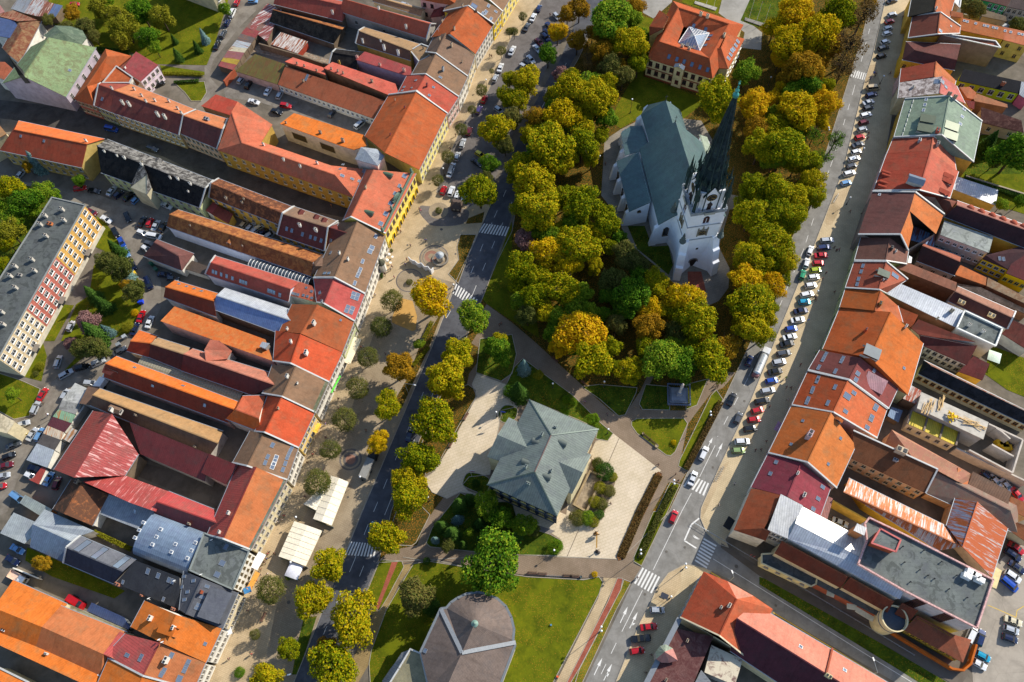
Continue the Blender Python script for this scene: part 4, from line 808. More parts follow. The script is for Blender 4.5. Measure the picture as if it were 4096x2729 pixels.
dormers(r12,'1010,150',3.4,1.6,'shed',roofm('6e7a80','seam'));skylights(r12,'1250,250,.8,.8')
r13=rr('mottled maroon roofed row house with a ribbed pink roof over its rear terrace',(370,268),(478,85),(745,357),(850,155),(1197,430),(1107,622),8.5,13,roofm('7c3c36'),WPK,(),'a',rm2=roofm('9a4640'))
skylights(r13,'530,125,1.8,.8 518,147,1.8,.8 507,170,1.8,.8 687,162,1.7,.8 677,184,1.7,.8 467,243,1.8,.8 620,279,1.8,.8 975,275,1.2,.8 825,300,1.3,1.3 808,356,1.4,1.2')
q_=F('terrace_roof','x',[(925,275,12),(1105,370,11.4),(1047,495,10.3),(870,398,11.2)],roofm('d89090','seam'),WPK,base=8.5);q_.root.parent=r13.roof;q_.root.name='terrace_roof';q_.root.location=q_.loc-r13.loc
for k_ in('label','category'):del q_.root[k_]
r14=rr('orange roofed row house with pairs of roof windows on both slopes',(222,590),(368,275),(600,657),(738,360),(1095,625),(1000,893),8.5,13,roofm('a8421e'),WPK,(),'ab',rm2=roofm('e0663c'))
skylights(r14,'460,345,1.7,.8 452,368,1.7,.8 412,440,1.7,.8 407,462,1.7,.8 617,424,1.7,.8 368,537,1.8,.9 360,560,1.8,.9 550,571,1.8,.8 790,478,1.1,1.4 712,648,1.1,1.4 995,600,1.2,1.4 985,622,1.2,1.4 955,697,1.2,1.3 945,722,1.2,1.3 912,795,1.2,1.4');skylights(r14,'728,508,1.8,2.2',m=GRYM)
r15=rr('rust orange ribbed tile house with one huge square chimney and its long shadow',(5,1030),(215,600),(363,1117),(580,662),(808,962),(628,1350),8.5,13.5,roofm('c05a26'),WPK,(),'a',rm2=roofm('de7238'))
chimneys(r15,'365,880,3,1.8',plaster('c0a8a8'));skylights(r15,'320,735,.8,.7 213,950,.8,.7 667,895,.8,.8 553,1132,.8,.8');dormers(r15,'640,740',2,1.2,'gable')
r16=rr('wine red roofed row house with small roof windows beside the big square chimney house',(-154,1345),(0,1040),(180,1432),(305,1123),(577,1345),(480,1610),8.5,12.5,roofm('86303a'),WWH,(),'',rm2=roofm('a03c44'))
skylights(r16,'75,1115,1.1,.9 22,1220,1.1,.9 502,1343,1,1.3 460,1450,1,1.3 415,1545,1,1.3');chimneys(r16,'268,1222,1,.7 328,1420,1,1',WWH)
T(3,2)
r17=F('row_house','rust red tiled corner house above the pale angled wall and yellow fascia',[(-154,1358,8.5),(-315,1738,8.5),(-22,1836,9.8),(22,1745,11.2),(-35,1722,11),(150,1400,12)],roofm('9c4426'),plaster('e4dcc8'),cat='corner house')
wl_=F('white_hall','white ribbed metal hall roof behind the rust red corner house',[(118,1408,12.5),(322,1514,12.5),(250,1680,12),(182,1818,11.5),(-2,1735,11.8)],WHM,WWH,[('DE',4,2,{'z0':4})],cat='hall')
T(3,3)
wn=F('white_hall','bright white sheet metal roof slope in front of the grey flat roof',[(300,-55,11),(905,265,11),(858,425,13),(250,110,13)],WHM,WWH,cat='hall')
ws=F('white_hall','pale grey ribbed metal roof slope running along the white hall to the street',[(250,112,13),(858,427,13),(830,490,12.8),(1250,735,12.8),(1212,808,11.5),(182,250,11.5)],roofm('c0c6cc','seam'),WWH,cat='hall')
rt1=F('tiled_awning','longer dark red tiled awning roof below the white metal roof',[(130,268,10.5),(742,598,10.5),(668,705,8.5),(60,385,8.5)],roofm('8c3c24'),WCR,cat='awning roof')
rt2=F('tiled_awning','shorter dark red tiled awning roof beside the round tower',[(757,603,10.5),(1160,825,10.5),(1098,930,8.5),(682,702,8.5)],roofm('8c3c24'),WCR,cat='awning roof')
rt3=F('tiled_awning','small square dark red tiled roof next to the round tower and grey roof',[(1235,840,10),(1382,912,10),(1302,1010,8.5),(1165,942,8.5)],roofm('8c3c24'),WCR,cat='awning roof')
F('shop_front','cream shop front block with a flat dark roof under the longer tiled awning',[(-60,395,5),(60,385,5),(450,590,5),(440,668,5),(395,690,5),(-60,478,5)],BITD,plaster('e8d8a8'),[('EF',4,1,{'z0':1.5,'z1':4,'wh':1})],cat='shop front',caps=True,capm=plaster('e8d8a8'))
sf2=F('shop_front','red framed shop front with cream panels under the shorter tiled awning',[(450,600,5.5),(1150,960,5.5),(1080,1000,5),(400,650,5)],BITD,plaster('a8604c'),(),cat='shop front')
for x0,y0,x1,y1 in((540,735,610,770),(725,860,815,885),(810,890,970,995)):
 a_=at(x0,y0+10,4.6);b_=at(x1,y1,4.6);d_=V3(b_-a_,0);L_=d_.length;mb=MB();mb.box((0,0,0),(L_,1.4,.15));o_=mb.build('cream_panel',plaster('e8d8b0'),sf2.root);o_.location=(a_+b_)/2-sf2.loc;o_.rotation_euler=(0,0,math.atan2(d_.y,d_.x))
c_=at(1165,985,9);rt=empty('round_tower',V3(c_,0),0,'round cream stair tower beside the red tiled awnings','round tower')
mb=MB();mb.lathe([(3.1,0),(3.1,8.6),(3.3,8.7),(3.3,9.3),(3.0,9.3),(3.0,8.0),(.1,8.0)],(0,0,0),28);mb.build('wall',plaster('e4d4a8'),rt,False);mb=MB();mb.lathe([(2.99,8.0),(2.99,8.06)],(0,0,0),28);mb.build('shade_disc',plain('3a4450'),rt);mb=MB();mb.lathe([(3.16,6.2),(3.16,6.6)],(0,0,0),28);mb.build('band',plain('4a5a70'),rt)  # dark blue disc stands in for the shade inside the tower top
bf=F('flat_roof_block','biggest flat grey bitumen roof with stains and a red brick edged parapet',[(885,115,14),(925,62,14),(1240,212,14),(2062,630,14),(1912,1075,14),(1252,735,14),(822,487,14),(905,272,14)],BIT,plaster('cfc8c4'),(),cat='commercial building',caps=True,capm=plain('c49a94',.8,0,1,.4),caph=.7)
for px in((1235,325),(1430,360),(1250,470),(1590,465),(1465,590),(1660,715),(1305,650),(1730,590),(1825,795),(1940,850),(1525,620),(1390,540)):
 p_,al_,up_,n_=on(bf,*px);mb=MB();mb.tube((0,0,0),(0,0,.6),.12);mb.lathe([(.2,.55),(.2,.7),(.05,.8)],(0,0,0),8);o_=mb.build('roof_vent',DARK,bf.roof);o_.location=p_-bf.loc
for px in((1812,600),(1845,565),(1895,595),(1930,635)):
 p_,al_,up_,n_=on(bf,*px);mb=MB();mb.box((0,0,.9),(2.0,1.3,1.5));mb.lathe([(.5,1.66),(.5,1.72)],(0,0,0),12);mb.box((0,0,.08),(2.2,1.5,.16));o_=mb.build('air_conditioner',WHITE,bf.roof);o_.location=p_-bf.loc;o_.rotation_euler=(0,0,R(-28))
ph=F('penthouse','orange rendered lift house with red coping standing on the flat grey roof',[(1030,160,17.5),(1217,262,17.5),(1172,372,17.5),(950,292,17.5)],BIT,plaster('a8583a'),cat='lift house',caps=True,capm=plain('b85a54'),base=14)
F('lift_house','small square white topped lift house beside the drying rack roof',[(820,110,17),(908,150,17),(885,222,17),(787,175,17)],WHM,plaster('c08050'),cat='lift house',base=11)
ia,ib=near(bf,bf.corn['E']),near(bf,bf.corn['F'])
p_,q_=bf.foot[ia],bf.foot[ib];d_=q_-p_;L_=d_.length;d_.normalize();nn_=Vector((d_.y,-d_.x,0));nn_=nn_ if nn_.dot(bf.cen-p_)<0 else-nn_
for f_ in(.33,.73):
 mb=MB();mb.box((0,.05,9),(2.6,.1,8.5));
 for z_ in range(8):mb.box((0,.12,5.2+z_*1.1),(2.6,.1,.12),mi=1)
 o_=mb.build('window_strip',[GLASS,plaster('9a5a48')],bf.wall);o_.matrix_local=Matrix.Translation(p_+d_*L_*f_-bf.loc)@Matrix((d_,nn_,Vector((0,0,1)))).transposed().to_4x4()
an=X('annex','dark red hipped annex roof with an orange brown sunlit end and yellow walls',[(1372,955,6.5),(1872,1180,5),(1792,1392,5),(1250,1090,5),(1700,1130,6.5)],[(0,4,2,3),(4,1,2)],[0,4,1,2,3],roofm('a05038'),plaster('c8b030'),win=[('CD',9,1,{'frame':WYE})],cat='annex',inset=.6)
rs=G('rusty_hall','long rusty corrugated roof with a bright far slope and yellow end wall',(900,-60),(1575,360),(-340+1035,-180),(1788,322),(1640,135),(745,-305),5.5,7.5,RUST2,plaster('e0a838'),(),'',cat='hall',rm2=RUST)
G('rusty_hall','big rusty ribbed roof wing with blue grey streaks at the right, hipped end',(1642,130),(1722,-125),(1792,330),(1928,-85),(2205,155),(2060,608),6,9,roofm('7c8496','rust','8a4a22',.5),WPE,(),'',cat='hall',rm2=roofm('b0a8a4','rust','a8542a',.9))
T(3,2)
F('canopy','rust red striped small canopy between the wine red house and the yellow wall',[(480,1600,5),(545,1425,5),(600,1450,5),(540,1660,5)],roofm('a86058','seam'),WPE,cat='canopy')
br=F('courtyard_wing','long dark brown ribbed single slope wing with white trim and two floors of windows',[(785,825,10),(1558,1180,10),(1448,1398,7.5),(775,1082,7.5)],roofm('84482c'),WPE,[('CD',8,2,{'frame':WCR})],cat='courtyard wing')
chimneys(br,'1210,1020,2,2.4',plaster('c8b498'));chimneys(br,'1165,1100,.9,1',ZINC);strip(br,[br.vs[0],br.vs[1],br.vs[2]],.4,.3,CAPM)
b_=X('courtyard_wing','long faded pinkish old roof running parallel behind the dark brown wing',[(1082,940,6),(1138,815,7),(1865,1220,7),(1835,1335,6),(1740,1290,8),(1320,1060,8.5),(1165,850,8.5)],[(0,6,1),(0,5,6),(6,5,4,2,1),(4,3,2)],[0,1,2,3,4,5],roofm('c07c60','old','9a6a58',.6),WPE,cat='courtyard wing')
G('courtyard_wing','grey brown weathered long roof descending from the brown wing to the right edge',(1460,1400),(2300,1780),(1540,1210),(2230,1560),(2300,1500),(1620,1180),5,7.5,roofm('9a7868','old','80665a',.6),WPE,cat='courtyard wing')
F('courtyard_wing','light orange plain tiled roof rectangle near the right edge above parked cars',[(1745,1165,7.5),(1860,1222,6.5),(1832,1335,6.5),(1742,1290,7.5)],roofm('dc7448'),WPE,cat='courtyard wing')
F('courtyard_wing','light brown plank like roof rectangle above the row of parked cars at the right edge',[(1885,1200,7.5),(2237,1390,7.5),(2205,1525,6),(1835,1338,6)],roofm('c08060','seam'),WPE,cat='courtyard wing')
F('courtyard_wing','orange roof corner with a roof window at the right edge',[(2235,1430,6),(2420,1510,6),(2400,1640,5),(2210,1540,5)],roofm('cc7048'),WPE,cat='courtyard wing')
T(3,3);F('courtyard_wing','low orange brown roof at the right edge above the red parked car',[(2290,100,6),(2400,140,6),(2400,300,5),(2200,160,5)],roofm('a85a38'),WCR,cat='courtyard wing')
F('canopy','cream flat canopy roof beside the parking lot at the right edge of the grey roof',[(2085,505,3.2),(2152,545,3.2),(2100,712,3.2),(2050,690,3.2)],plaster('e0cc98'),WCR,cat='canopy')
T(3,2)
bk=G('long_black_house','long black roofed house with wooden framed windows in a pale wall',(1382,300),(2420,792),(1500,225),(2420,668),None,None,5.5,8.5,roofm('2e3036','old','1c1e22',.3),WCR,[('AB',16,1,{'frame':plain('a8702c'),'z0':.8,'z1':5})],cat='house',rm2=roofm('b0a090','old','8a5a48',.5))
mr=F('courtyard_wing','dark maroon single slope roof above a white wall with small windows in two rows',[(1395,-60,8.5),(1925,42,8.5),(1830,222,6.5),(1405,35,6.5)],roofm('6c2e28'),WWH,[('CD',7,2,{})],cat='courtyard wing')
F('courtyard_wing','smaller maroon ribbed roof with an orange edge beside the garden',[(1890,140,6.5),(2038,212,6.5),(1972,362,5),(1750,282,5)],roofm('7c3430'),WYE,cat='courtyard wing')
T(3,1)
F('courtyard_wing','maroon single slope roof strip squeezed beside the largest orange roof',[(1382,1368,9),(1910,1578,9),(1400,1520,8),(1320,1452,8)],roofm('84382a'),WWH,cat='courtyard wing')
F('courtyard_wing','small orange roof with one roof window beside the silver metal roof',[(1200,1255,8),(1382,1330,8),(1320,1452,7),(1236,1392,7)],roofm('b44c28'),WPE,cat='courtyard wing')
T(3,2)
cs=X('unfinished_building','unfinished concrete building with a bare slab floor and formwork timber on top',[(1412,470,8),(2030,748,8),(1980,905,8),(1370,618,8)],[(0,1,2,3)],[0,1,2,3],plaster('c4bcae'),WGY,win=(),cat='building site')
T(3,2)
cf=F('formwork_slab','yellow formwork panels in three bays at the edge of the unfinished building',[(1322,640,5.5),(1760,838,5.5),(1728,962,5.5),(1285,762,5.5)],roofm('eab42c','seam'),plaster('d8cdb0'),[('CD',5,1,{'z0':1,'z1':4.5})],cat='building site')
for k_ in range(4):
 a_=at(1320+k_*146,640+k_*66,5.6);b_=at(1283+k_*148,762+k_*66,5.6);mb=MB();d_=b_-a_;mb.box((0,0,.1),(d_.length,.5,.3));o_=mb.build('beam',plain('6a5a4c'),cf.root);o_.location=(a_+b_)/2-cf.loc;o_.rotation_euler=(0,0,math.atan2(d_.y,d_.x))
random.seed(3)
for(x_,y_,n_)in((1500,600,7),(1580,580,8),(1830,740,7),(1860,770,5),(1950,790,4),(1430,610,4)):
 p_=at(x_,y_,8.05);mb=MB()
 for k_ in range(n_):
  M_=Matrix.Rotation(random.uniform(-.3,.3)+R(60 if y_<650 else-25),3,'Z');mb.box((random.uniform(-.8,.8),random.uniform(-.8,.8),.1+k_*.07),(random.uniform(3,5),.16,.08),M_)
 o_=mb.build('timber_pile',plain('c8a468'),None,loc=p_);tag(o_,{1500:'tall spread of planks at the upper middle of the concrete slab',1580:'crossed heap of planks at the upper right of the concrete slab',1830:'big plank pile near the middle of the lower concrete slab',1860:'plank pile touching the middle one on the slab',1950:'small plank pile at the lower right end of the slab',1430:'short plank pile at the left end of the concrete slab'}[x_],'timber','piles of timber on the slab')
wl=[(2032,762,2345,908),(2345,908,2250,1210),(2250,1210,1850,1000),(2060,950,2260,1060),(2100,800,2150,830),(2150,830,2230,900),(1735,985,2400,1300)]
rt=empty('unfinished_walls',V3(at(2150,980,0),0),0,'roofless unfinished brick walls with yellow boards at the right edge','building site')
for i_,(x0,y0,x1,y1)in enumerate(wl):
 z_=5.5 if i_<6 else 4.5;a_=at(x0,y0,z_);b_=at(x1,y1,z_);d_=V3(b_-a_,0);mb=MB();mb.box((0,0,z_/2),(d_.length,.45,z_-.01*i_));o_=mb.build('wall',plaster('c8bcae'),rt);o_.location=V3((a_+b_)/2,0)-rt.location;o_.rotation_euler=(0,0,math.atan2(d_.y,d_.x))
for x_,y_ in((2130,940),(2160,960),(2190,985)):
 mb=MB();mb.box((0,0,1),(2.4,1.6,2));o_=mb.build('yellow_boards',plain('e0b428'),rt);o_.location=V3(at(x_,y_,1),0)-rt.location
hp=at(1685,700,8.1);mb=MB();random.seed(5)
for k_ in range(26):mb.box((random.gauss(0,.6),random.gauss(0,.5),random.uniform(0,1.2)),(random.uniform(.5,1.4),random.uniform(.3,.6),.1),Matrix.Rotation(random.uniform(0,3),3,(random.random(),random.random(),1)))
tag(mb.build('insulation_heap',plain('e8c020',.8,0,1,.3),None,loc=hp),'bright yellow heap of boards in a dark opening of the slab','heap')
F('rusty_roof','rust and white striped small sheet roof beside the concrete slab',[(1322,410,6),(1410,458,6),(1390,592,5.5),(1240,530,5.5)],roofm('cfc4b8','rust','9a4a30',.5),WST,cat='shed')
F('shed','blue corrugated sheet shed roof in the dark gap beside the building site',[(1135,605,3),(1240,640,3),(1200,750,3),(1100,690,3)],roofm('7088a4','seam'),WST,cat='shed')
T(3,1)
F('courtyard_wing','salmon strip roof with wavy white edge behind the purple brown row house',[(1282,848,8),(1736,1030,8),(1726,1112,7.5),(1170,893,7.5)],roofm('b0664e'),WBR,cat='courtyard wing')
sm=F('silver_roof','long silver sheet metal roof stretching back from the brick red row house',[(1187,1028,8.5),(1797,1290,8.5),(1735,1447,8),(1082,1130,8)],roofm('c8ccd0','seam'),WBR,cat='courtyard wing')
chimneys(sm,'1680,1300,1.4,.9 1560,1358,.5,.4',plaster('a8a08c'))
gf=F('flat_roof_block','square grey flat roof with a white parapet and two white chimneys, behind the silver roof',[(1800,1297,8.8),(2147,1460,8.8),(2085,1620,8.8),(1728,1455,8.8)],BIT,WWH,(),cat='building',caps=True,capm=plain('dcdcd4'),caph=.7)
chimneys(gf,'1840,1430,1.4,.7 1965,1490,1.4,.7',WWH)
mw=G('courtyard_wing','long brown maroon wing with two beige chimneys beside the white parapet roof',(1655,1200),(2200,1456),(1722,1112),(2250,1355),(2275,1298),(1745,1065),6.5,8.5,roofm('6c3830'),WWH,(),'b',cat='courtyard wing',rm2=roofm('b0705c'))
chimneys(mw,'1775,1215,.6,1.7 2050,1335,.6,1.7',plaster('d8c094'))
F('courtyard_wing','orange red roof corner at the right edge beside the long brown maroon wing',[(2260,1378,7),(2420,1450,7),(2400,1660,5),(2148,1500,5)],roofm('8a4034'),WWH,cat='courtyard wing')
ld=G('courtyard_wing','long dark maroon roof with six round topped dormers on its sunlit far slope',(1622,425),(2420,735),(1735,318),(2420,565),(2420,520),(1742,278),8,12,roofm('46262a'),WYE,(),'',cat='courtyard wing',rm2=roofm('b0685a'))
for x_,y_ in((1862,348),(1960,382),(2060,417),(2158,452),(2257,487),(2350,520)):
 p_,al_,up_,n_=on(ld,x_,y_);mb=MB();mb.ball((0,0,0),1.15,(1,1.1,.85),14);o_=mb.build('round_dormer',roofm('d06048'),ld.roof,True);o_.location=p_-ld.loc
hb=X('roof_link','brown hipped roof with a point toward the garden beside the red dormer roof',[(1530,232,8),(1742,288,8),(1712,392,8),(1640,402,7.5),(1672,285,10.5)],[(0,1,4),(1,2,4),(2,3,4),(3,0,4)],[0,1,2,3],roofm('8a4a3c'),WWH,cat='house')
pk=F('flat_roof_block','pale grey flat roof on pinkish walls with ten small windows in two rows',[(1622,460,8.5),(2072,612,8.5),(2032,757,8.5),(1585,592,8.5)],roofm('9ca098','flat'),plaster('d4bcac'),[('CD',7,2,{'frame':WHITE,'wh':1.1})],cat='building')
F('garden_house','white sheet metal flat roof with tree shadows on a tan walled garden building',[(1742,58,4.5),(2117,180,4.5),(2092,322,4.2),(1702,172,4.2)],roofm('d4d6d8','seam'),plaster('b8a468'),cat='garden building')
F('shed','blue and rust striped sheet roof wedged between the notch roof and pale grey flat roof',[(1350,517,6),(1540,600,6),(1522,697,5.5),(1308,640,5.5)],roofm('6c88a8','rust','6a3a30',.3),WST,cat='shed')
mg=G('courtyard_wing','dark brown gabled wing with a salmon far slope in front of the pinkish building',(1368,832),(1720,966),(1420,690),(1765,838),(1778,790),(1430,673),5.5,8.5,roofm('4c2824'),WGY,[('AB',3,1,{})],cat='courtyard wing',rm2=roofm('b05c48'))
F('courtyard_wing','bright orange flat tiled roof square beside the yellow building',[(1770,870,6),(2010,985,6),(2003,1057,5.5),(1718,958,5.5)],roofm('e87440'),WBR,cat='courtyard wing')
yb=F('yellow_building','vivid yellow walled building with a dark maroon roof and scattered windows',[(2000,780,8),(2320,700,8),(2420,745,8),(2215,915,6.5),(1970,812,6.5)],roofm('4e2a2c'),WYB,[('DE',4,2,{'ww':1.2,'wh':1.2})],cat='building')
skylights(yb,'2130,810 2165,815')
yb2=F('yellow_building','second vivid yellow wall with a plum roof at the right edge',[(2320,705,8),(2450,760,8),(2420,1035,6.5),(2190,945,6.5)],roofm('6c2c2c'),WYB,[('CD',4,1,{'ww':2.4,'wh':1.4,'frame':plain('b8b050')})],cat='building')
F('courtyard_wing','faded sandy old roof strip with a small pyramid hatch at the right edge',[(2022,985,5.5),(2420,1190,5.5),(2400,1240,5),(2010,1062,5)],roofm('c09070','old','8a6a50',.4),WBR,cat='courtyard wing')
F('boundary_wall','long old brick wall block between the silver roof and the orange square roof',[(1740,1040,5),(1960,1075,5),(2400,1290,5),(2400,1330,4.6),(1745,1062,4.6)],roofm('6c5c54','old','4a4038',.5),WBR,cat='wall')
T(3,0)
ow=F('courtyard_wing','orange roof with eight small square roof windows on a yellow wall, first section',[(1780,160,9),(2172,252,9),(2167,365,8),(1745,272,8)],roofm('d06a3a'),plaster('e4b438'),cat='courtyard wing');skylights(ow,'1805,192,.8,.8 1833,200,.8,.8 1910,217,.8,.8 1988,235,.8,.8 2020,242,.8,.8 2072,254,.8,.8 2102,260,.8,.8',m=WHITE)
ow2=F('courtyard_wing','salmon orange roof with small square roof windows at the right edge, on a yellow wall',[(2167,248,9),(2420,300,9),(2400,428,8),(2167,367,8)],roofm('e0744e'),plaster('dcb860'),[('CD',2,2,{'frame':WYE})],cat='courtyard wing');skylights(ow2,'2180,285,.8,.8 2232,296,.8,.8 2307,311,.8,.8 2338,318,.8,.8',m=WHITE)
F('courtyard_wing','thin brown roof strip with a white parapet on a long brick party wall',[(1590,320,9.5),(1600,312,10),(2090,382,10),(2135,442,9.5),(1780,365,9.5)],roofm('b05a40'),plaster('8a7068'),cat='courtyard wing',caps=True)
F('house','small square orange roof beside the white terrace corner',[(1682,98,9),(1792,122,9),(1795,165,8.5),(1680,150,8.5)],roofm('c8643c'),WPE,cat='house')
bh=F('courtyard_wing','long black roof over bright green and white walls with arched doors at the right edge',[(1800,635,6),(2345,752,6),(2312,862,4.8),(1750,742,4.8)],roofm('26262a'),plaster('b8cc28'),[('CD',6,1,{'frame':WWH,'ww':1.6,'wh':2})],cat='courtyard wing')
chimneys(bh,'2152,785,1.4,1',plaster('a86a50'))
F('house','pink and grey house end at the right edge beside the bright green wall',[(2330,750,6),(2420,770,6),(2400,930,5),(2310,870,5)],roofm('8a929a','seam'),plaster('c86a80'),cat='house')
F('courtyard_wing','orange red end roof behind the mossy row house',[(1760,800,8),(1855,800,8),(1918,855,7),(1885,912,7),(1830,900,7.5)],roofm('c4603c'),plaster('b4603c'),cat='courtyard wing')
F('courtyard_wing','small red sheet roof beside the pink metal slope',[(1815,920,7.5),(1903,935,7.5),(1895,1005,6.5),(1850,990,6.5)],REDM,WPE,cat='courtyard wing')
F('courtyard_wing','brick topped orange wall strip behind the green roofed house',[(1880,890,5.5),(1925,862,5.5),(2200,960,5.5),(2205,990,5.5),(1900,930,5.5)],roofm('b86a48'),WBR,cat='courtyard wing')
ob=F('old_house','dark speckled old roof over a beige wall beside the sage green house',[(1962,985,6.5),(2330,1108,6.5),(2352,1222,5),(1958,1125,5)],roofm('7a4a40','old','4a2e2a',.8),plaster('c0a888'),[('CD',2,1,{})],cat='house')
F('house','brown roofed low house at the right edge beside the green rendered house',[(1985,88,5),(2190,150,5),(2195,197,4.5),(1965,150,4.5)],roofm('8a6a54'),WGY,cat='house')
F('house','green rendered house with white framed windows under a brown roof at the top right',[(1930,-60,7),(2260,-40,7),(2200,60,6),(2030,15,6),(1860,-20,6)],roofm('6a4038'),plaster('3aa86a'),[('CD',3,2,{'frame':WHITE})],cat='house')
F('house','grey walled house with a dark brown roof at the top right corner',[(2260,-40,7),(2420,0,7),(2420,110,6),(2202,62,6)],roofm('5c4440'),WGY,[('CD',4,2,{})],cat='house')
F('shed','grey sheet roof at the right edge behind the salmon orange roof',[(2180,215,5),(2420,280,5),(2420,330,5),(2150,240,5)],roofm('8a8c8c','seam'),WGY,cat='shed')
T(2,3)
cb=X('corner_building','red tiled corner building with a pink hipped end facing the side street',[(1550,975,9),(1762,553,9),(1982,642,9),(2222,778,9),(2400,900,9),(2142,1332,9),(1905,1142,13.5),(2065,805,13.5)],[(0,1,7,6),(1,2,7),(2,3,7),(7,3,4,6),(6,4,5)],[0,1,2,3,4,5],[roofm('b04428'),roofm('e08068'),roofm('cc5a38')],WCR,win=[('AB',6,2,{})],rms=[0,0,1,2,2],cat='corner building',ridges=((6,7),))
chimneys(cb,'1990,870,1.6,.9 1920,885,.6,.7',plaster('d8c8b4'));strip(cb,[cb.vs[0],cb.vs[6],cb.vs[5]],.35,.25,plaster('d8c8a8'),'verge')
T(3,3)
cw=G('street_wing','long pink roofed wing along the side street with a shade-darkened near slope',(-130,850),(1240,1655),(-288,985),(1210,1915),None,None,9,14,roofm('e07c66'),WCR,(),'',cat='street wing',rm2=roofm('5e2830'))  # rm2 paints the unlit slope as a dark copy of the pink tile
skylights(cw,'300,1245,.9,.9 705,1460,.9,.9',m=WHITE);chimneys(cw,'545,1515,1.4,1.2',plaster('d0c094'));strip(cw,[at(590,1262,9.3),at(535,1488,14.2)],.4,.3,roofm('b05038'),'fire_wall')
T(2,3)
ow_=F('old_shop','old mottled maroon scale tiled roof with a metal fringe beside the right pavement',[(1508,1075,8),(1852,1150,9),(1660,1600,9),(1235,1600,8),(1420,1260,8)],roofm('84504a','old','5a3836',.5),WGY,cat='house')
chimneys(ow_,'1610,1190,.8,.7 1415,1550,.8,.7');strip(ow_,[at(1540,985,8.4),at(1230,1590,8.4)],1.3,.12,GRYM,'eaves_sheet')
tr=X('corner_turret','small octagonal turret roof half verdigris and half pink on the old shop corner',[(1318,1295,9.5),(1360,1238,9.5),(1412,1222,9.5),(1480,1260,9.5),(1525,1370,9.5),(1445,1392,9.5),(1372,1390,9.5),(1325,1358,9.5),(1405,1290,13)],[(i,(i+1)%8,8)for i in range(8)],list(range(8)),[roofm('a4b09c','seam'),roofm('c87a70')],WGY,rms=[0,0,0,1,1,1,1,0],cat='turret',base=4)
F('old_shop','speckled pinkish old roof patched with pale moss at the bottom edge',[(1832,1228,8),(2122,1362,8),(2050,1600,8),(1770,1480,8)],roofm('9a6a60','old','c8bca4',1.0),WGY,cat='house')
F('shed','plain grey flat roof wedge at the bottom edge between two mottled roofs',[(1740,1458,8),(1860,1600,8),(1650,1640,8),(1690,1560,8)],roofm('7e8286','flat'),WGY,cat='building')
def attach(b,child,name):
 child.root.parent=b.roof;child.root.name=name;child.root.location=child.loc-b.loc
 for k_ in('label','category','group'):
  if k_ in child.root:del child.root[k_]
def Z(x0,y0,s):
 global OX,OY,K
 OX,OY,K=x0,y0,s
# ================================================================ church with the tall tower
AX=Vector((-.165,.986,0)).normalized();LX=Vector((AX.y,-AX.x,0));TC=Vector((48.2,142.2,0))
def W(l,s,z):return TC+LX*l+AX*s+Vector((0,0,z))
COPR=roofm('5a7272','seam');COPL=roofm('263a3a','old','2c3e3c',.3);CHW=plaster('eceef2',1,.12)
def church_part(name,label,pts,faces,loop,gables=(),parent=None,rm=COPR):
 vs=[W(*p)for p in pts];b=building(name,label or 'x','church',vs,faces,loop,rm,CHW,gables,inset=.35)
 if parent:attach(parent,b,name)
 return b
ch=church_part('church','great white parish church with a dark green copper roof and a very tall spired tower',[(-10.3,4.6,12),(-9.6,35.5,12),(.8,35,24),(.8,3,24),(12,35.5,11),(12,4.6,11)],[(0,3,2,1),(3,5,4,2)],[0,1,4,5],((1,4,2),(0,5,3)))
church_part('aisle',None,[(-10.4,13.8,11.9),(-10,34.5,11.9),(-17.3,34.5,8.6),(-17.5,13.5,8.6)],[(0,1,2,3)],[0,1,2,3],(),ch)
church_part('aisle',None,[(12,14,10.8),(12,39,10.8),(15.2,39,8.8),(15.2,14,8.8)],[(0,1,2,3)],[0,1,2,3],(),ch,roofm('8d9a86','seam'))  # right aisle: paler copper copy, its sunlit look put into the colour
church_part('choir',None,[(-5.6,36,11.5),(-5.6,50.5,11.5),(-2.2,54.2,11.5),(5.2,54.2,11.5),(8,50,11.5),(8,36,11.5),(1.6,48.6,18.8),(1.6,34.5,18.8)],[(0,7,6,1),(1,6,2),(2,6,3),(3,6,4),(6,7,5,4)],[0,1,2,3,4,5],(),ch)
church_part('chapel',None,[(-5.7,36.5,9.8),(-5.7,47,9.8),(-9.5,48.6,8.5),(-13.3,46.2,8.5),(-13.9,36.5,8.5)],[(0,1,2,3,4)],[0,1,2,3,4],(),ch)
mb=MB()
def cross(l,s,z):
 q=MB();q.box((0,0,1.3),(.09,.09,2.6));q.box((0,0,1.8),(1.1,.09,.09));q.ball((0,0,.1),.25)
 o_=q.build('roof_cross',DARK,ch.roof);o_.location=W(l,s,z)-ch.loc;o_.rotation_euler=(0,0,R(20))
cross(.8,35,24);cross(1.6,48.6,18.8)
LXM=Matrix((LX,AX,Vector((0,0,1)))).transposed()
def cpart(name,mb,m,par=None,smooth=False):
 o_=mb.build(name,m,par or ch.root,smooth);o_.matrix_local=Matrix.Translation(TC-ch.loc)@LXM.to_4x4();return o_
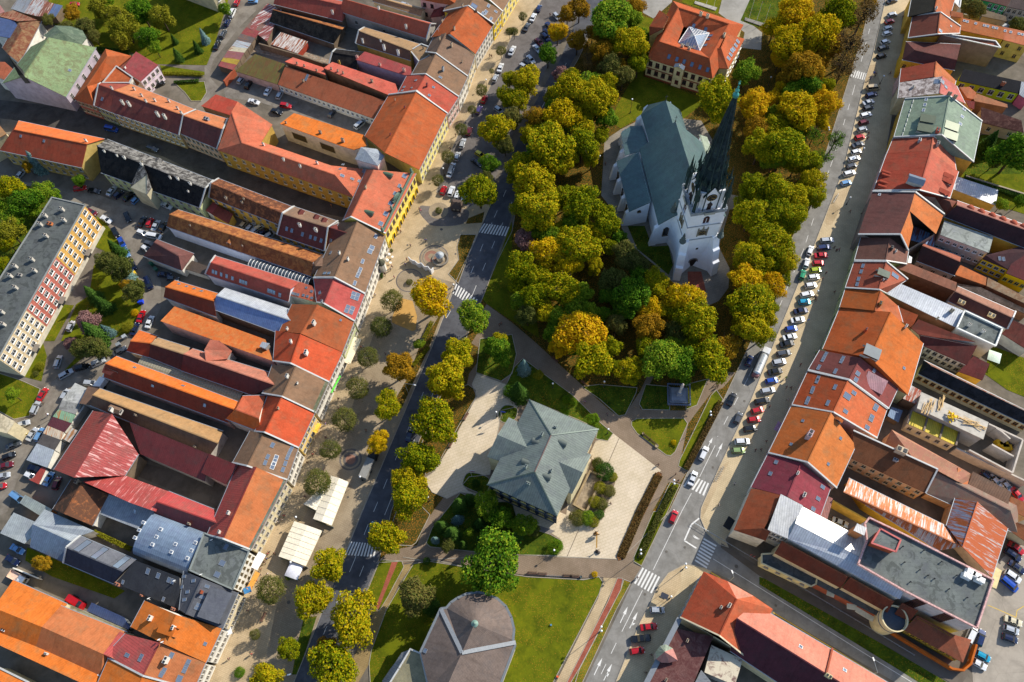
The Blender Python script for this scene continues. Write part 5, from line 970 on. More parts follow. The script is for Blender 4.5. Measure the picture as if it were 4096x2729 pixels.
for(l,s,zt)in((-17.6,14.5,7),(-17.6,20.5,7),(-17.6,27.5,7),(-17.6,33.8,7),(-10.4,5.2,10),(-14,40,6),(-11.5,48.2,6),(-2.6,54.8,9),(5.6,54.8,9),(8.4,50.6,9),(-6,50.8,9),(15.4,18,7),(15.4,25,7),(15.4,32,7),(15.4,38,7)):
 q=MB();q.add([(l-1.6,s-.6,0),(l+.6,s-.6,0),(l+.6,s+.6,0),(l-1.6,s+.6,0),(l-.7,s-.6,zt),(l+.6,s-.6,zt+1.3),(l+.6,s+.6,zt+1.3),(l-.7,s+.6,zt)]if l<8 else[(l-.6,s-.6,0),(l+1.4,s-.6,0),(l+1.4,s+.6,0),(l-.6,s+.6,0),(l-.6,s-.6,zt+1.3),(l+.6,s-.6,zt),(l+.6,s+.6,zt),(l-.6,s+.6,zt+1.3)],[(3,2,1,0),(4,5,6,7),(0,1,5,4),(1,2,6,5),(2,3,7,6),(3,0,4,7)]);cpart('buttress',q,CHW)
def lancet(mb,c,wd,ht,out,side):
 n=8;ring=[(-wd/2,0),(wd/2,0)]+[(wd/2*math.cos(math.pi*k/n),ht-wd/2+wd*.75*math.sin(math.pi*k/n))for k in range(n+1)]
 vs=[(c[0]+x*side[0]+out[0]*.03,c[1]+x*side[1]+out[1]*.03,c[2]+z)for x,z in ring]
 mb.add(vs,[tuple(range(len(vs)))])
 for x0 in(-wd/2-.12,wd/2+.12):mb.box((c[0]+x0*side[0]+out[0]*.05,c[1]+x0*side[1]+out[1]*.05,c[2]+ht/2-.3),(.14 if side[0]else .3,.14 if side[1]else .3,ht),mi=1)
 mb.box((c[0]+out[0]*.2,c[1]+out[1]*.2,c[2]-.1),((wd+.5)if side[0]else .4,(wd+.5)if side[1]else .4,.15),mi=1)
for(l,s,z,wd,ht,o_,sd_)in((-7.2,4.93,5,1.5,4.2,(0,-1),(1,0)),(9,4.93,5,1.5,4.2,(0,-1),(1,0)),(-17.1,17.5,3,1.3,3.6,(-1,0),(0,1)),(-17.1,24,3,1.3,3.6,(-1,0),(0,1)),(-17.1,31,3,1.3,3.6,(-1,0),(0,1)),(-14,13.85,7.2,.8,.8,(0,-1),(1,0))):
 q=MB();lancet(q,(l,s,z),wd,ht,o_,sd_);cpart('lancet_window',q,[GLASS,WST])
tw=empty('church_tower',TC,math.atan2(LX.y,LX.x));tw.parent=ch.root;tw.location=TC-ch.loc;tw.name='tower'
q=MB();q.box((0,0,15),(10.2,10.2,30));q.build('tower_body',CHW,tw)
q=MB()
for z_ in(16.3,23.4,29.6):q.box((0,0,z_),(10.7,10.7,.35))
q.build('string_course',plaster('a8acb0'),tw)
for sx in(-1,1):
 for sy in(-1,1):
  q=MB();d_=Vector((sx*.32,sy,0)).normalized();s_=Vector((-d_.y,d_.x,0));c0=Vector((sx*4.6,sy*4.6,0));V_=[]
  prof=[(5.4,0),(4.7,6.5),(3.9,6.9),(3.0,11.5),(2.3,12),(1.2,16.4),(-.6,16.9)]
  for r_,z_ in prof:
   for k_ in(-1,1):V_.append(c0+d_*r_+s_*k_*1.15+Vector((0,0,z_)))
  for r_,z_ in((-2.5,16.9),(-2.5,0)):
   for k_ in(-1,1):V_.append(c0+d_*r_+s_*k_*1.15+Vector((0,0,z_)))
  n_=len(V_)//2;q.add(V_,[(2*i,2*i+1,2*i+3,2*i+2)for i in range(n_-1)]+[tuple(2*i for i in range(n_)),tuple(2*i+1 for i in range(n_))[::-1]])
  for(ax_,ay_)in((0,1),(1,0)):
   e=c0+d_*4.6+Vector((0,0,0));w0=Vector((sx*5.1*(1 if ay_ else .05),sy*5.1*(1 if ax_ else .05),0))
   q.add([e,w0,Vector((w0.x,w0.y,0))+Vector((0,0,.1)),Vector((sx*5.1,sy*5.1,15.8))],[(0,1,3)])
  q.build('buttress',CHW,tw)
  q=MB();q.lathe([(.9,16.8),(1.1,17.4),(.5,18.2),(.75,18.8),(.3,19.6),(.45,20),(.05,21.8)],(sx*5.9,sy*5.9,0),8);q.build('pinnacle',plaster('5c6460'),tw)
def on_side(k):a=R(90)*k;return Matrix.Rotation(a,4,'Z')
for k_ in range(4):
 q=MB()
 q.box((0,-5.14,19.4),(2.7,.14,2.9));
 for x_ in(-1.45,1.45):q.box((x_,-5.25,19.5),(.3,.35,3.4));q.lathe([(.2,0),(.28,.4),(.04,1.3)],(x_,-5.25,21.1),6)
 q.box((0,-5.25,21),(3.2,.3,.35));q.lathe([(.25,0),(.35,.5),(.04,2)],(0,-5.25,21.1),6)
 o_=q.build('clock_frame',plaster('8c8678'),tw);o_.matrix_local=on_side(k_)
 q=MB();q.tube((0,-5.12,19.4),(0,-5.3,19.4),1.15,n=24);o2=q.build('clock_face',plain('20242a',.5),tw);o2.matrix_local=on_side(k_)
 q=MB()
 for t in range(12):
  a=R(30)*t;q.box((.9*math.sin(a),-5.32,19.4+.9*math.cos(a)),(.1,.03,.22),Matrix.Rotation(-a,3,'Y').inverted())
 q.box((.25,-5.33,19.55),(.09,.03,.75),Matrix.Rotation(R(60),3,'Y'));q.box((-.3,-5.33,19.6),(.07,.03,.9),Matrix.Rotation(R(-55),3,'Y'))
 q.build('clock_hands',plain('d8b860',.4,.4),o2)
 q=MB();lancet(q,(0,-5.12,24.6),1.9,3.0,(0,-1),(1,0));q.box((0,-5.2,25.8),(.14,.1,2.6),mi=1);o_=q.build('lancet_window',[plain('3a1c20'),CHW],tw);o_.matrix_local=on_side(k_)
 q=MB();q.box((0,-5.35,30.55),(10.7,.3,.9));
 for t in range(12):q.box((-5+t*.91,-5.35,31.1),(.22,.36,.3))
 o_=q.build('balustrade',plaster('9aa0a4'),tw);o_.matrix_local=on_side(k_)
 q=MB();q.box((0,-5.7,30.2),(3.2,.9,.25));q.box((0,-6.1,30.7),(3.2,.12,.9));o_=q.build('balcony',plaster('a8a89c'),tw);o_.matrix_local=on_side(k_)
 q=MB();g=[(-2.4,30),(2.4,30),(2.4,37.6),(-2.4,37.6)];gg=[(-2.4,30),(2.4,30),(2.4,36.6),(1.6,37.8),(0,40.6),(-1.6,37.8),(-2.4,36.6)]
 q.add([(x,-4.35,z)for x,z in gg]+[(x,-.5,z)for x,z in gg],[tuple(range(7)),tuple(range(13,6,-1))]+[(i,7+i,7+(i+1)%7,(i+1)%7)for i in range(7)])
 o_=q.build('clock_gable',CHW,tw);o_.matrix_local=on_side(k_)
 q=MB();q.tube((0,-4.3,36.2),(0,-4.52,36.2),1.5,n=26);o_=q.build('clock_face',plain('20242a',.5),tw);o_.matrix_local=on_side(k_)
 q=MB()
 for t in range(12):
  a=R(30)*t;q.box((1.2*math.sin(a),-4.55,36.2+1.2*math.cos(a)),(.13,.03,.3),Matrix.Rotation(a,3,'Y'))
 q.box((.35,-4.56,36.0),(.12,.03,1.2),Matrix.Rotation(R(115),3,'Y'));q.build('clock_hands',plain('d8b860',.4,.4),o_)
 q=MB();q.box((0,-4.4,31.7),(1.2,.15,2.6));q.lathe([(.8,0),(.5,.5),(.2,.8),(.03,1.5)],(0,-4.4,33),8);o_=q.build('balcony_door',[plain('2a1a14')],tw);o_.matrix_local=on_side(k_)
 q=MB();q.add([(-2.6,-4.5,36.4),(0,-4.5,41.1),(2.6,-4.5,36.4),(-2.6,-2,36.4),(0,-2,41.1),(2.6,-2,36.4)],[(0,1,4,3),(1,2,5,4)]);o_=q.build('gable_roof',COPL,tw);o_.matrix_local=on_side(k_)
SPI=roofm('34444a','old','1c282c',.4);VERD=plain('223c3c',.6,.2,1,.5)
q=MB();q.box((0,0,34),(7.6,7.6,8));q.build('upper_stage',CHW,tw)
q=MB();q.lathe([(4.6,37.2),(4.1,38.4),(3.5,42),(2.8,49),(2.05,57),(1.3,65),(.65,71),(.38,73.2)],(0,0,0),8);me_=q.build('spire',SPI,tw)
uvl=me_.data.uv_layers.new(name='UVMap')
for p_ in me_.data.polygons:
 for li in p_.loop_indices:
  v_=me_.data.vertices[me_.data.loops[li].vertex_index].co;uvl.data[li].uv=(math.atan2(v_.y,v_.x)*3,v_.z)
q=MB();q.lathe([(.75,72.2),(.8,73),(.3,73.6),(.6,74.3),(.2,75),(.3,75.4),(.06,75.9),(.05,77.6)],(0,0,0),10);q.ball((0,0,76.5),.3);q.box((0,0,77.2),(.7,.06,.06));q.build('spire_finial',plain('3f8f88',.4,.4),tw)
random.seed(11)
for k_ in range(8):
 a=R(22.5+45*k_);dx,dy=math.cos(a),math.sin(a)
 q=MB();q.tube((4.2*dx,4.2*dy,38.3),(.45*dx,.45*dy,72.8),.14,.06,5);q.build('spire_rib',VERD,tw)
 q=MB();r_=5.3;q.tube((r_*dx,r_*dy,31),(r_*dx,r_*dy,41),.2,.16,6);q.lathe([(.55,0),(.65,.3),(.35,.8),(.42,1.1),(.2,2),(.28,2.2),(.03,5.2)],(r_*dx,r_*dy,41),6)
 q.tube((r_*dx,r_*dy,40),(3.6*dx,3.6*dy,44),.14,.1,5);q.build('pinnacle',VERD,tw)
for k_ in range(8):
 a=R(45*k_);dx,dy=math.cos(a),math.sin(a)
 for(rr_,zz,s_)in((3.7,40.5,1.0),(3.0,46.5,.7),(2.25,52.5,.5)):
  if rr_<4 and k_%2 and zz<50:pass
  q=MB();sx_=Vector((-dy,dx,0));o0=Vector((dx,dy,0));c_=o0*rr_
  q.add([c_+sx_*s_+Vector((0,0,zz)),c_-sx_*s_+Vector((0,0,zz)),c_+o0*.5*s_+Vector((0,0,zz+.1)),c_+o0*.35*s_+Vector((0,0,zz+2.6*s_)),c_-o0*.6+Vector((0,0,zz+3.2*s_))],[(0,2,3),(2,1,3),(0,3,4),(3,1,4),(0,1,2)])
  q.lathe([(.14,0),(.2,.3),(.02,1.6)],tuple(c_+o0*.35*s_+Vector((0,0,zz+2.5*s_))),5);q.build('gablet',VERD,tw)
for k_ in range(16):
 a=R(22.5*k_+11);q=MB();q.lathe([(.16,0),(.22,.4),(.1,.8),(.03,2.2)],(4.75*math.cos(a),4.75*math.sin(a),41),5);q.build('finial',VERD,tw)
for sx in(-1,1):
 for sy in(-1,1):
  q=MB();c_=(sx*4.5,sy*4.5,0);q.lathe([(.5,30),(.45,36),(.95,36.3),(.9,37),(.55,38.5),(.62,39),(.3,41.5),(.36,41.8),(.04,45.5)],c_,8)
  for t in range(6):
   a=R(60)*t;q.tube((c_[0]+.85*math.cos(a),c_[1]+.85*math.sin(a),33),(c_[0]+.85*math.cos(a),c_[1]+.85*math.sin(a),38),.09,.06,5)
   q.lathe([(.15,38),(.02,39.6)],(c_[0]+.85*math.cos(a),c_[1]+.85*math.sin(a),0),5)
  q.build('corner_turret',VERD,tw)
q=MB();n=8;ring=[(-1.35,0),(1.35,0)]+[(1.35*math.cos(math.pi*k/n),2.6+1.9*math.sin(math.pi*k/n))for k in range(n+1)]
q.add([(x,-5.17,z)for x,z in ring],[tuple(range(len(ring)))]);
for k_ in range(n):
 a0,a1=math.pi*k_/n,math.pi*(k_+1)/n;q.tube((1.5*math.cos(a0),-5.2,2.6+2.05*math.sin(a0)),(1.5*math.cos(a1),-5.2,2.6+2.05*math.sin(a1)),.22,n=5,mi=1)
for x_ in(-1.5,1.5):q.tube((x_,-5.2,0),(x_,-5.2,2.7),.22,n=5,mi=1)
q.build('portal',[plain('2a1c14'),plaster('8c8a84')],tw)
q=MB();q.box((0,-5.15,10.4),(.75,.08,.9));q.build('small_window',GLASS,tw)
# ================================================================ school / municipal building at the top
Z(2520,0,2.24)
sb=X('school_building','large two storey cream building with an orange hipped roof round a glass pyramid',[(150,522,9),(740,708,9),(1018,222,9),(385,8,9),(265,372,13.2),(712,522,13.2),(885,215,13.2),(435,68,13.2),(425,380,10.6),(630,455,10.6),(710,295,10.6),(480,240,10.6)],[(0,1,5,4),(4,5,9,8),(1,2,6,5),(5,6,10,9),(2,3,7,6),(6,7,11,10),(3,0,4,7),(7,4,8,11)],[0,1,2,3],roofm('c4532c'),plaster('dccb98'),win=[('AB',9,2,{'frame':plain('6a2c20'),'z0':.9,'z1':8.6,'ww':1.3,'wh':2.0})],cat='building',ridges=((4,5),(5,6),(6,7),(7,4)))
e_=X('east_wing','x',[(868,305,12.9),(815,425,12.9),(1027,348,9),(880,618,9),(762,440,12.4),(800,612,9)],[(0,2,3,1),(1,3,5,4)],[0,2,3,5,4,1],roofm('cf5c34'),plaster('dccb98'),win=[('CD',6,2,{'frame':WHITE})]);attach(sb,e_,'east_wing')
skylights(sb,'350,508 420,532 485,553 555,578 627,603 696,626 570,232 677,266 720,320 697,353 672,405',1.0,1.5,plain('3c5878'))
skylights(e_,'965,372 947,407 928,440 913,455 901,490 882,523',1.1,1.5)
e2=X('west_wing','x',[(265,90,9),(352,155,12.9),(305,252,12.9),(175,318,9),(172,240,9)],[(0,4,2,1),(4,3,2)],[0,1,2,3,4],roofm('b04a2a'),plaster('dccb98'));attach(sb,e2,'west_wing')
gp=[at(530,240,10.9),at(710,297,10.9),at(625,455,10.9),at(435,382,10.9),at(578,318,14.2)]
q=MB();q.add([p-sb.loc for p in gp],[(0,1,4),(1,2,4),(2,3,4),(3,0,4)]);q.build('glass_pyramid',plain('8c98a4',.12,.3,1,.15,.8),sb.roof)
q=MB()
for i in range(4):
 a_,b_=gp[i]-sb.loc,gp[(i+1)%4]-sb.loc;c_=gp[4]-sb.loc;q.tube(a_,c_,.12,n=5);q.tube(a_,b_,.14,n=5)
 for t in range(1,9):
  m_=a_.lerp(b_,t/9);k_=1-abs(t/9-.5)*2;q.tube(m_,m_.lerp(c_ if t/9==.5 else(a_.lerp(b_,.5)).lerp(c_,1),0)+(c_-a_.lerp(b_,.5))*k_,.06,n=4)
q.build('glazing_bars',WHITE,sb.roof)
chimneys(sb,'632,140,1.5,.9 692,160,1.5,.9 465,425,1.3,.9 528,447,1.3,.9 840,330,1.4,1',plaster('d8c8a8'))
ia,ib=near(sb,sb.corn['A']),near(sb,sb.corn['B']);p_,q_=sb.foot[ia],sb.foot[ib];d_=q_-p_;L_=d_.length;d_.normalize();nn_=Vector((d_.y,-d_.x,0));nn_=nn_ if nn_.dot(sb.cen-p_)<0 else-nn_
if Vector((d_.x,d_.y,0)).cross(nn_).z>0:pass
Mw=Matrix((d_,nn_,Vector((0,0,1)))).transposed().to_4x4()
mb=MB();mb.box((L_/2,.08,4.55),(L_,.2,.35));mb.box((L_/2,.06,.4),(L_,.14,.8));o_=mb.build('cornice_band',plaster('8c4a34'),sb.wall);o_.matrix_local=Matrix.Translation(p_-sb.loc)@Mw
mb=MB();mb.box((L_*.5,.25,4.9),(3.6,.5,9.8));mb.box((L_*.5,.25,10.1),(2.2,.5,.8));o_=mb.build('central_bay',plaster('dccb98'),sb.wall);o_.matrix_local=Matrix.Translation(p_-sb.loc)@Mw
mb=MB();mb.box((L_*.5,.56,2.4),(1.3,.08,2));mb.box((L_*.5,.56,6.7),(1.3,.08,2));o_=mb.build('window',[plain('4a1c18')],sb.wall);o_.matrix_local=Matrix.Translation(p_-sb.loc)@Mw
mb=MB();mb.box((L_*.5-1.0,.9,10.7),(1.9,1.9,.12),Matrix.Rotation(R(-25),3,'Y'));mb.box((L_*.5+1.0,.9,10.7),(1.9,1.9,.12),Matrix.Rotation(R(25),3,'Y'));o_=mb.build('bay_roof',plain('4c5866',.8),sb.wall);o_.matrix_local=Matrix.Translation(p_-sb.loc)@Mw
mb=MB()
for x_ in(-1.85,1.85):mb.tube((L_*.5+x_,.55,0),(L_*.5+x_,.55,9),.07,n=6)
o_=mb.build('drainpipe',plain('7a3a20'),sb.wall);o_.matrix_local=Matrix.Translation(p_-sb.loc)@Mw
# ================================================================ city hall
Z(1900,1550,1.4933)
CO=roofm('7a837b','seam');WCH=plaster('d6c8a0')
he,hr=13.2,17.5
chl=X('city_hall','square two storey building with a patinated metal roof on the pale plaza',[(325,72,he),(738,250,he),(490,770,he),(72,582,he),(455,285,hr),(357,505,hr)],[(0,4,1),(1,4,5,2),(2,5,3),(3,5,4,0)],[0,1,2,3],CO,WCH,cat='city hall',win=[('CD',7,2,{'frame':plaster('e8d080'),'ww':1.7,'wh':2.6,'z0':1,'z1':12})],inset=.9)
for(i,j)in((0,4),(1,4),(2,5),(3,5)):strip(chl,[chl.vs[i],chl.vs[j]],.3,.12,roofm('66786f','seam'),'hip_cap')
strip(chl,[chl.vs[4],chl.vs[5]],.25,.12,plain('6a5048'),'ridge_cap')
ww_=X('west_wing','x',[(202,178,he-.4),(72,415,he-.4),(150,440,he-.4),(262,208,he-.4),(135,283,15.2),(327,365,15.6)],[(0,4,5,3),(4,1,2,5)],[0,4,1,2,5,3],CO,WCH,win=());attach(chl,ww_,'west_wing')
ee_=X('east_wing','x',[(668,390,he-.4),(694,402,he-.4),(580,636,he-.4),(552,625,he-.4),(645,508,15.2),(482,436,15.6)],[(0,5,4,1),(5,3,2,4)],[0,1,4,2,3,5],CO,WCH);attach(chl,ee_,'east_wing')
chimneys(chl,'305,478,1.1,.8 400,285,1.1,.8 455,500,.6,.7 480,240,.6,.7 317,575,.7,.9',plain('8c9890',.5,.2));dormers(chl,'345,318 283,440',1.5,.8,'round',CO);dormers(chl,'545,345 450,545',1.6,1.0,'round',CO)
ia,ib=near(chl,chl.corn['C']),near(chl,chl.corn['D']);p_,q_=chl.foot[ia],chl.foot[ib];d_=q_-p_;L_=d_.length;d_.normalize();nn_=Vector((d_.y,-d_.x,0));nn_=nn_ if nn_.dot(chl.cen-p_)<0 else-nn_
Mw=Matrix((d_,nn_,Vector((0,0,1)))).transposed().to_4x4()
for z_,dep in((12.6,.6),(6.9,.35),(1.2,.3)):
 mb=MB();mb.box((L_/2,dep/2,z_),(L_,dep,.35));o_=mb.build('cornice',plaster('5c6878'),chl.wall);o_.matrix_local=Matrix.Translation(p_-chl.loc)@Mw
mb=MB()
for z0_,z1_ in((1.5,6.6),(7.2,12.2)):
 for i in range(8):mb.box((L_*i/7,.1,(z0_+z1_)/2),(1.1,.2,z1_-z0_))
o_=mb.build('pilaster',plaster('3c4452'),chl.wall);o_.matrix_local=Matrix.Translation(p_-chl.loc)@Mw
q_=[(685,508),(762,535),(665,748),(590,705)]
rt=empty('light_court',V3(at(675,625,0),0),0,'sunken rectangular court with stained concrete floor and stone parapet beside the city hall','light court')
mb=MB();P_=[V3(at(*p,0),0)-rt.location for p in q_];mb.add([p+Vector((0,0,.17))for p in P_],[(0,1,2,3)if(P_[1]-P_[0]).cross(P_[2]-P_[1]).z>0 else(3,2,1,0)]);mb.build('floor',groundm('court_floor','a89880','7a6c58',.6),rt)
for i in range(4):
 a_,b_=P_[i],P_[(i+1)%4];d_=b_-a_;mb=MB();mb.box((0,0,.7),(d_.length+.5,.55,1.4));o_=mb.build('parapet',plaster('a08c6c'),rt);o_.location=(a_+b_)/2+Vector((0,0,.01*i));o_.rotation_euler=(0,0,math.atan2(d_.y,d_.x))
# ================================================================ modern hall with the round end
Z(1480,2300,1.978)
MOD=roofm('74665e','slate');MODL=roofm('8a7468','slate')
ap_=(828,385,18)
rim=[(1133,515),(1140,430),(1118,335),(1075,250),(1010,190),(935,152),(850,138),(765,150),(690,185),(640,220),(605,262)]
pts=[ap_]+[(x,y,12)for x,y in rim]+[(728,615,16.5)]
b_=X('concert_hall','modern hall with a brown slate fan roof, a round end and grey metal valleys',pts+[(400,612,12),(560,268,12),(470,900,13.5),(1148,560,12),(1020,900,12),(600,900,16.5)],[(0,i,i+1)for i in range(1,11)]+[(0,12,1)]+[(0,11,12)]+[(11,14,12)]+[(14,13,15,18,12)]+[(12,18,17,16)]+[(1,12,16)],[1,2,3,4,5,6,7,8,9,10,11,14,13,15,18,17,16],MOD,plaster('c8bca8'),cat='hall',ridges=())
strip(b_,[b_.vs[12],b_.vs[14]],1.0,.16,plain('7c8084',.6,.1),'valley_sheet');strip(b_,[b_.vs[12],at(1150,535,12.1)],1.0,.16,plain('7c8084',.6,.1),'valley_sheet')
strip(b_,[b_.vs[i]+Vector((0,0,.02))for i in range(1,12)]+[b_.vs[14],b_.vs[13]],.6,.2,plain('6c7276',.6,.1),'eaves_gutter');strip(b_,[b_.vs[1],b_.vs[16],b_.vs[17]],.6,.2,plain('6c7276',.6,.1),'eaves_gutter')
q=MB();q.lathe([(.9,-.3),(.45,-.05),(.25,.1),(.4,.4),(.3,.65),(.05,.8)],(0,0,0),20);o_=q.build('roof_cap',[plain('6a8478',.6,.1)],b_.roof);o_.location=at(828,385,18)-b_.loc
skylights(b_,'437,600,1,1')
F('concert_hall_wing','tan slate side roof of the modern hall at the bottom edge with metal parapet',[(320,588,9),(400,622,10),(465,900,11),(130,900,9),(230,740,9)],roofm('a48a6c','slate'),plaster('c8bca8'),cat='hall wing',caps=True)
X('glass_bay','curved metal and glass bay roof at the side of the modern hall',[(250,615,6),(320,588,7.5),(232,745,7.5),(120,900,7),(95,840,5),(160,745,5),(195,700,5.5)],[(0,6,5,2,1),(5,4,3,2)],[0,1,2,3,4,5,6],GRYM,plaster('b8b4ac'),cat='glass bay')
K=2.2988
# ================================================================ ground and paving
G_AS=groundm('asphalt','5f6064','4c4c50',.25,3,.9,'asphalt');G_ASL=groundm('asphalt_light','8d8a84','75726c',.25,3,.9,'asphalt');G_COB=groundm('cobble','7a7470','645e5a',.2,2,.9,'cobble')
G_TAN=groundm('tan_paving','c6b08e','a89474',.15,2,.9,'sett');G_TAN2=groundm('brown_paving','a8987f','8c7c66',.12,2,.9,'sett');G_CRM=groundm('cream_slabs','d6c6ae','c2b296',.1,1.5,.9,'slab')
G_GR=groundm('lawn','666c14','46500f',.22,4,1,'grass');G_GRD=groundm('lawn_dark','4c6018','2c3c10',.3,4,1,'grass');G_LIT=groundm('leaf_litter','544a20','333a14',.3,4,1,'litter')
G_YRD=groundm('yard_dirt','857866','5c5446',.25,3);G_RED=groundm('red_brick_path','a8604c','8c4e40',.4,3,.9,'sett');G_DST=groundm('dirt_lane','8c8478','6a6258',.15,2,.95,'asphalt');G_MRK=plain('dcdad4',.8,0,.9,.12);G_YEL=plain('d8b020',.8);G_KRB=plaster('aaa192')
G_BED=groundm('rose_bed','4c3a26','6a4a34',1.2,3,1,'litter')
bs=mesh('ground',[(-700,-300,0),(700,-300,0),(700,900,0),(-700,900,0)],[(0,1,2,3)],groundm('ground','7d7468','5c564c',.12,2));tag(obj('ground',bs),kind='structure')
AC=[0]
def area(name,pts,z,m,z0=-.05,kerb=0,curve=False):
 AC[0]+=1;z+=.0002*AC[0];z0-=.0003*AC[0]
 P=[at(x,y,z)for x,y in pts]
 if curve:
  Q=[];n=len(P)
  for i in range(n):
   a,b,c,d=P[i-1],P[i],P[(i+1)%n],P[(i+2)%n]
   for t in(0,.25,.5,.75):Q.append(.5*((2*b)+(c-a)*t+(2*a-5*b+4*c-d)*t*t+(3*b-a-3*c+d)*t**3))
  P=Q
 ar=sum(P[i].x*P[(i+1)%len(P)].y-P[(i+1)%len(P)].x*P[i].y for i in range(len(P)))
 if ar<0:P=P[::-1]
 n=len(P);V=P+[V3(p,z0)for p in P];Fc=[tuple(range(n))]+[(i,i+n,(i+1)%n+n,(i+1)%n)for i in range(n)]
 o=obj(name,mesh(name,V,Fc,m));tag(o,kind='structure')
 if kerb:
  mb=MB()
  for i in range(n):
   a,b=P[i],P[(i+1)%n];d=b-a
   if d.length<.05:continue
   d.normalize();s=Vector((-d.y,d.x,0));ln=(b-a).length
   mb.box((a+b)/2+s*.0+Vector((0,0,.02-.0005*(i%5))),(ln+.1,.16,.12),Matrix((d,s,Vector((0,0,1)))).transposed())
  tag(mb.build('kerb',G_KRB),kind='structure')
 return o
def line(pts,w,z,m,dash=None,name='road_marking'):
 mb=MB();up=Vector((0,0,1))
 for i in range(len(pts)-1):
  a,b=at(*pts[i],z),at(*pts[i+1],z);d=b-a;L=d.length;d.normalize();s=Vector((-d.y,d.x,0))
  segs=[(0,L)]if not dash else[(t,min(L,t+dash[0]))for t in[k*(dash[0]+dash[1])for k in range(int(L/(dash[0]+dash[1]))+1)]]
  for t0,t1 in segs:
   p,q=a+d*t0,a+d*t1;mb.add([p-s*w/2,q-s*w/2,q+s*w/2,p+s*w/2],[(0,1,2,3)])
 return tag(mb.build(name,m),kind='structure')
def zebra(p0,p1,q0,q1,n,z=.03,m=G_MRK,f=.5):
 """stripes between the line p0-p1 and q0-q1"""
 mb=MB()
 for i in range(n):
  t0,t1=(i)/(n-1+f),(i+f)/(n-1+f);a=at(*p0,z).lerp(at(*p1,z),t0);b=at(*p0,z).lerp(at(*p1,z),t1);c=at(*q0,z).lerp(at(*q1,z),t1);d=at(*q0,z).lerp(at(*q1,z),t0)
  f_=(0,1,2,3)if(b-a).cross(c-b).z>0 else(3,2,1,0);mb.add([a,b,c,d],[f_])
 tag(mb.build('zebra_crossing',m),kind='structure')
def U(c,r,pts):return[((c*2354+x)-OX*2.2988,(r*1568+y)-OY*2.2988)for x,y in pts]
OX=OY=0;K=2.2988
def A(name,segs,z,m,**k):
 """segs: list of (col,row,[(x,y),...]) joined into one outline, in photograph tiles"""
 pts=[]
 for c,r,ps in segs:pts+=[(c*2354+x,r*1568+y)for x,y in ps]
 T(0,0);return area(name,pts,z,m,**k)
def Ln(segs,*a,**k):
 pts=[]
 for c,r,ps in segs:pts+=[(c*2354+x,r*1568+y)for x,y in ps]
 T(0,0);return line(pts,*a,**k)
A('right_road',[(3,0,[(1010,-300),(1115,-300),(1080,0),(960,520),(890,740),(690,1568)]),(3,1,[(420,700),(90,1500)]),(2,2,[(2354,160),(2190,560),(1910,1150),(1735,1540)]),(2,3,[(1730,60),(1790,200),(1900,300),(2010,370)]),(3,3,[(-60,600),(250,790),(1850,1760),(1500,1760),(-200,780)]),(2,3,[(2354,860),(1985,620),(1840,545),(1760,515),(1600,480),(1440,560),(1330,700),(1260,860),(920,1640),(640,1640),(1180,505),(1425,30)]),(2,2,[(1450,1568),(1620,1200),(1940,545),(2205,0)]),(3,1,[(0,1200),(220,640),(330,390)]),(3,0,[(480,1568),(600,1150),(700,880),(870,330)])],.012,G_ASL,z0=-.02)
A('left_road',[(2,0,[(760,-200),(640,60),(560,260),(420,600),(380,640),(200,970),(40,1330),(-100,1600)]),(1,1,[(2210,200),(2050,560),(1840,1020),(1640,1568)]),(1,2,[(1625,0),(1330,740),(975,1568)]),(1,3,[(865,270),(690,720),(320,1640),(640,1640),(790,1270),(990,790),(1125,460),(1190,240)]),(1,2,[(1240,1568),(1500,900),(1700,420),(1900,0)]),(1,1,[(2080,1180),(2210,800),(2340,460)]),(2,0,[(60,1540),(330,930),(560,560),(740,250),(900,-200)])],.012,G_AS,z0=-.02)
A('cobbled_street',[(2,0,[(500,-100),(620,0),(540,250),(430,430),(310,640),(180,930),(0,1250)]),(1,1,[(2190,100),(2040,300),(1960,340),(1760,230),(1660,200),(1700,60)]),(1,0,[(1690,1560),(1800,1380),(1900,1150),(2140,830),(2250,560),(2354,330)]),(2,0,[(60,330),(260,20),(330,-100)])],.02,G_COB,z0=-.02)
A('side_street',[(0,0,[(-80,910),(700,1000),(1100,1150),(2000,1450),(2354,1560)]),(1,1,[(860,360),(800,430),(250,330),(-350,90)]),(0,1,[(1950,100),(1890,60)]),(0,0,[(1500,1440),(900,1260),(100,1100),(-80,1080)])],.012,groundm('dark_cobble','5c5854','484440',.2,2,.9,'cobble'),z0=-.02)
A('back_road',[(0,0,[(2354,100),(2200,250),(1960,560),(1920,700),(2010,800),(1860,1000),(1780,1000),(1900,880),(1880,620),(1930,470),(2130,150),(2180,-60),(2354,-60)])],.02,G_DST,z0=-.02)
A('back_road',[(0,1,[(-60,60),(500,150),(900,220),(1180,330),(1520,330),(1640,380),(1540,560),(1420,640),(1330,760),(1480,1030),(1480,1260),(1400,1420),(1300,1560)]),(0,2,[(1160,110),(950,250),(760,350),(650,450),(480,700),(240,1090),(150,1300),(70,1568),(-60,1640),(-60,900),(130,700),(280,650),(370,450),(560,320),(850,200),(1050,130)]),(0,1,[(1160,1568),(1290,1330),(1310,1150),(1230,900),(1130,700),(1000,500),(900,380),(500,260),(-60,180)])],.02,G_DST,z0=-.02)
A('parking_yard',[(1,0,[(-60,690),(200,780),(1080,1090),(1060,1220),(1000,1245),(350,1040),(0,930),(-280,900),(-300,800)])],.02,groundm('yard_sett','8c857c','6c665e',.2,2,.9,'cobble'),z0=-.02)
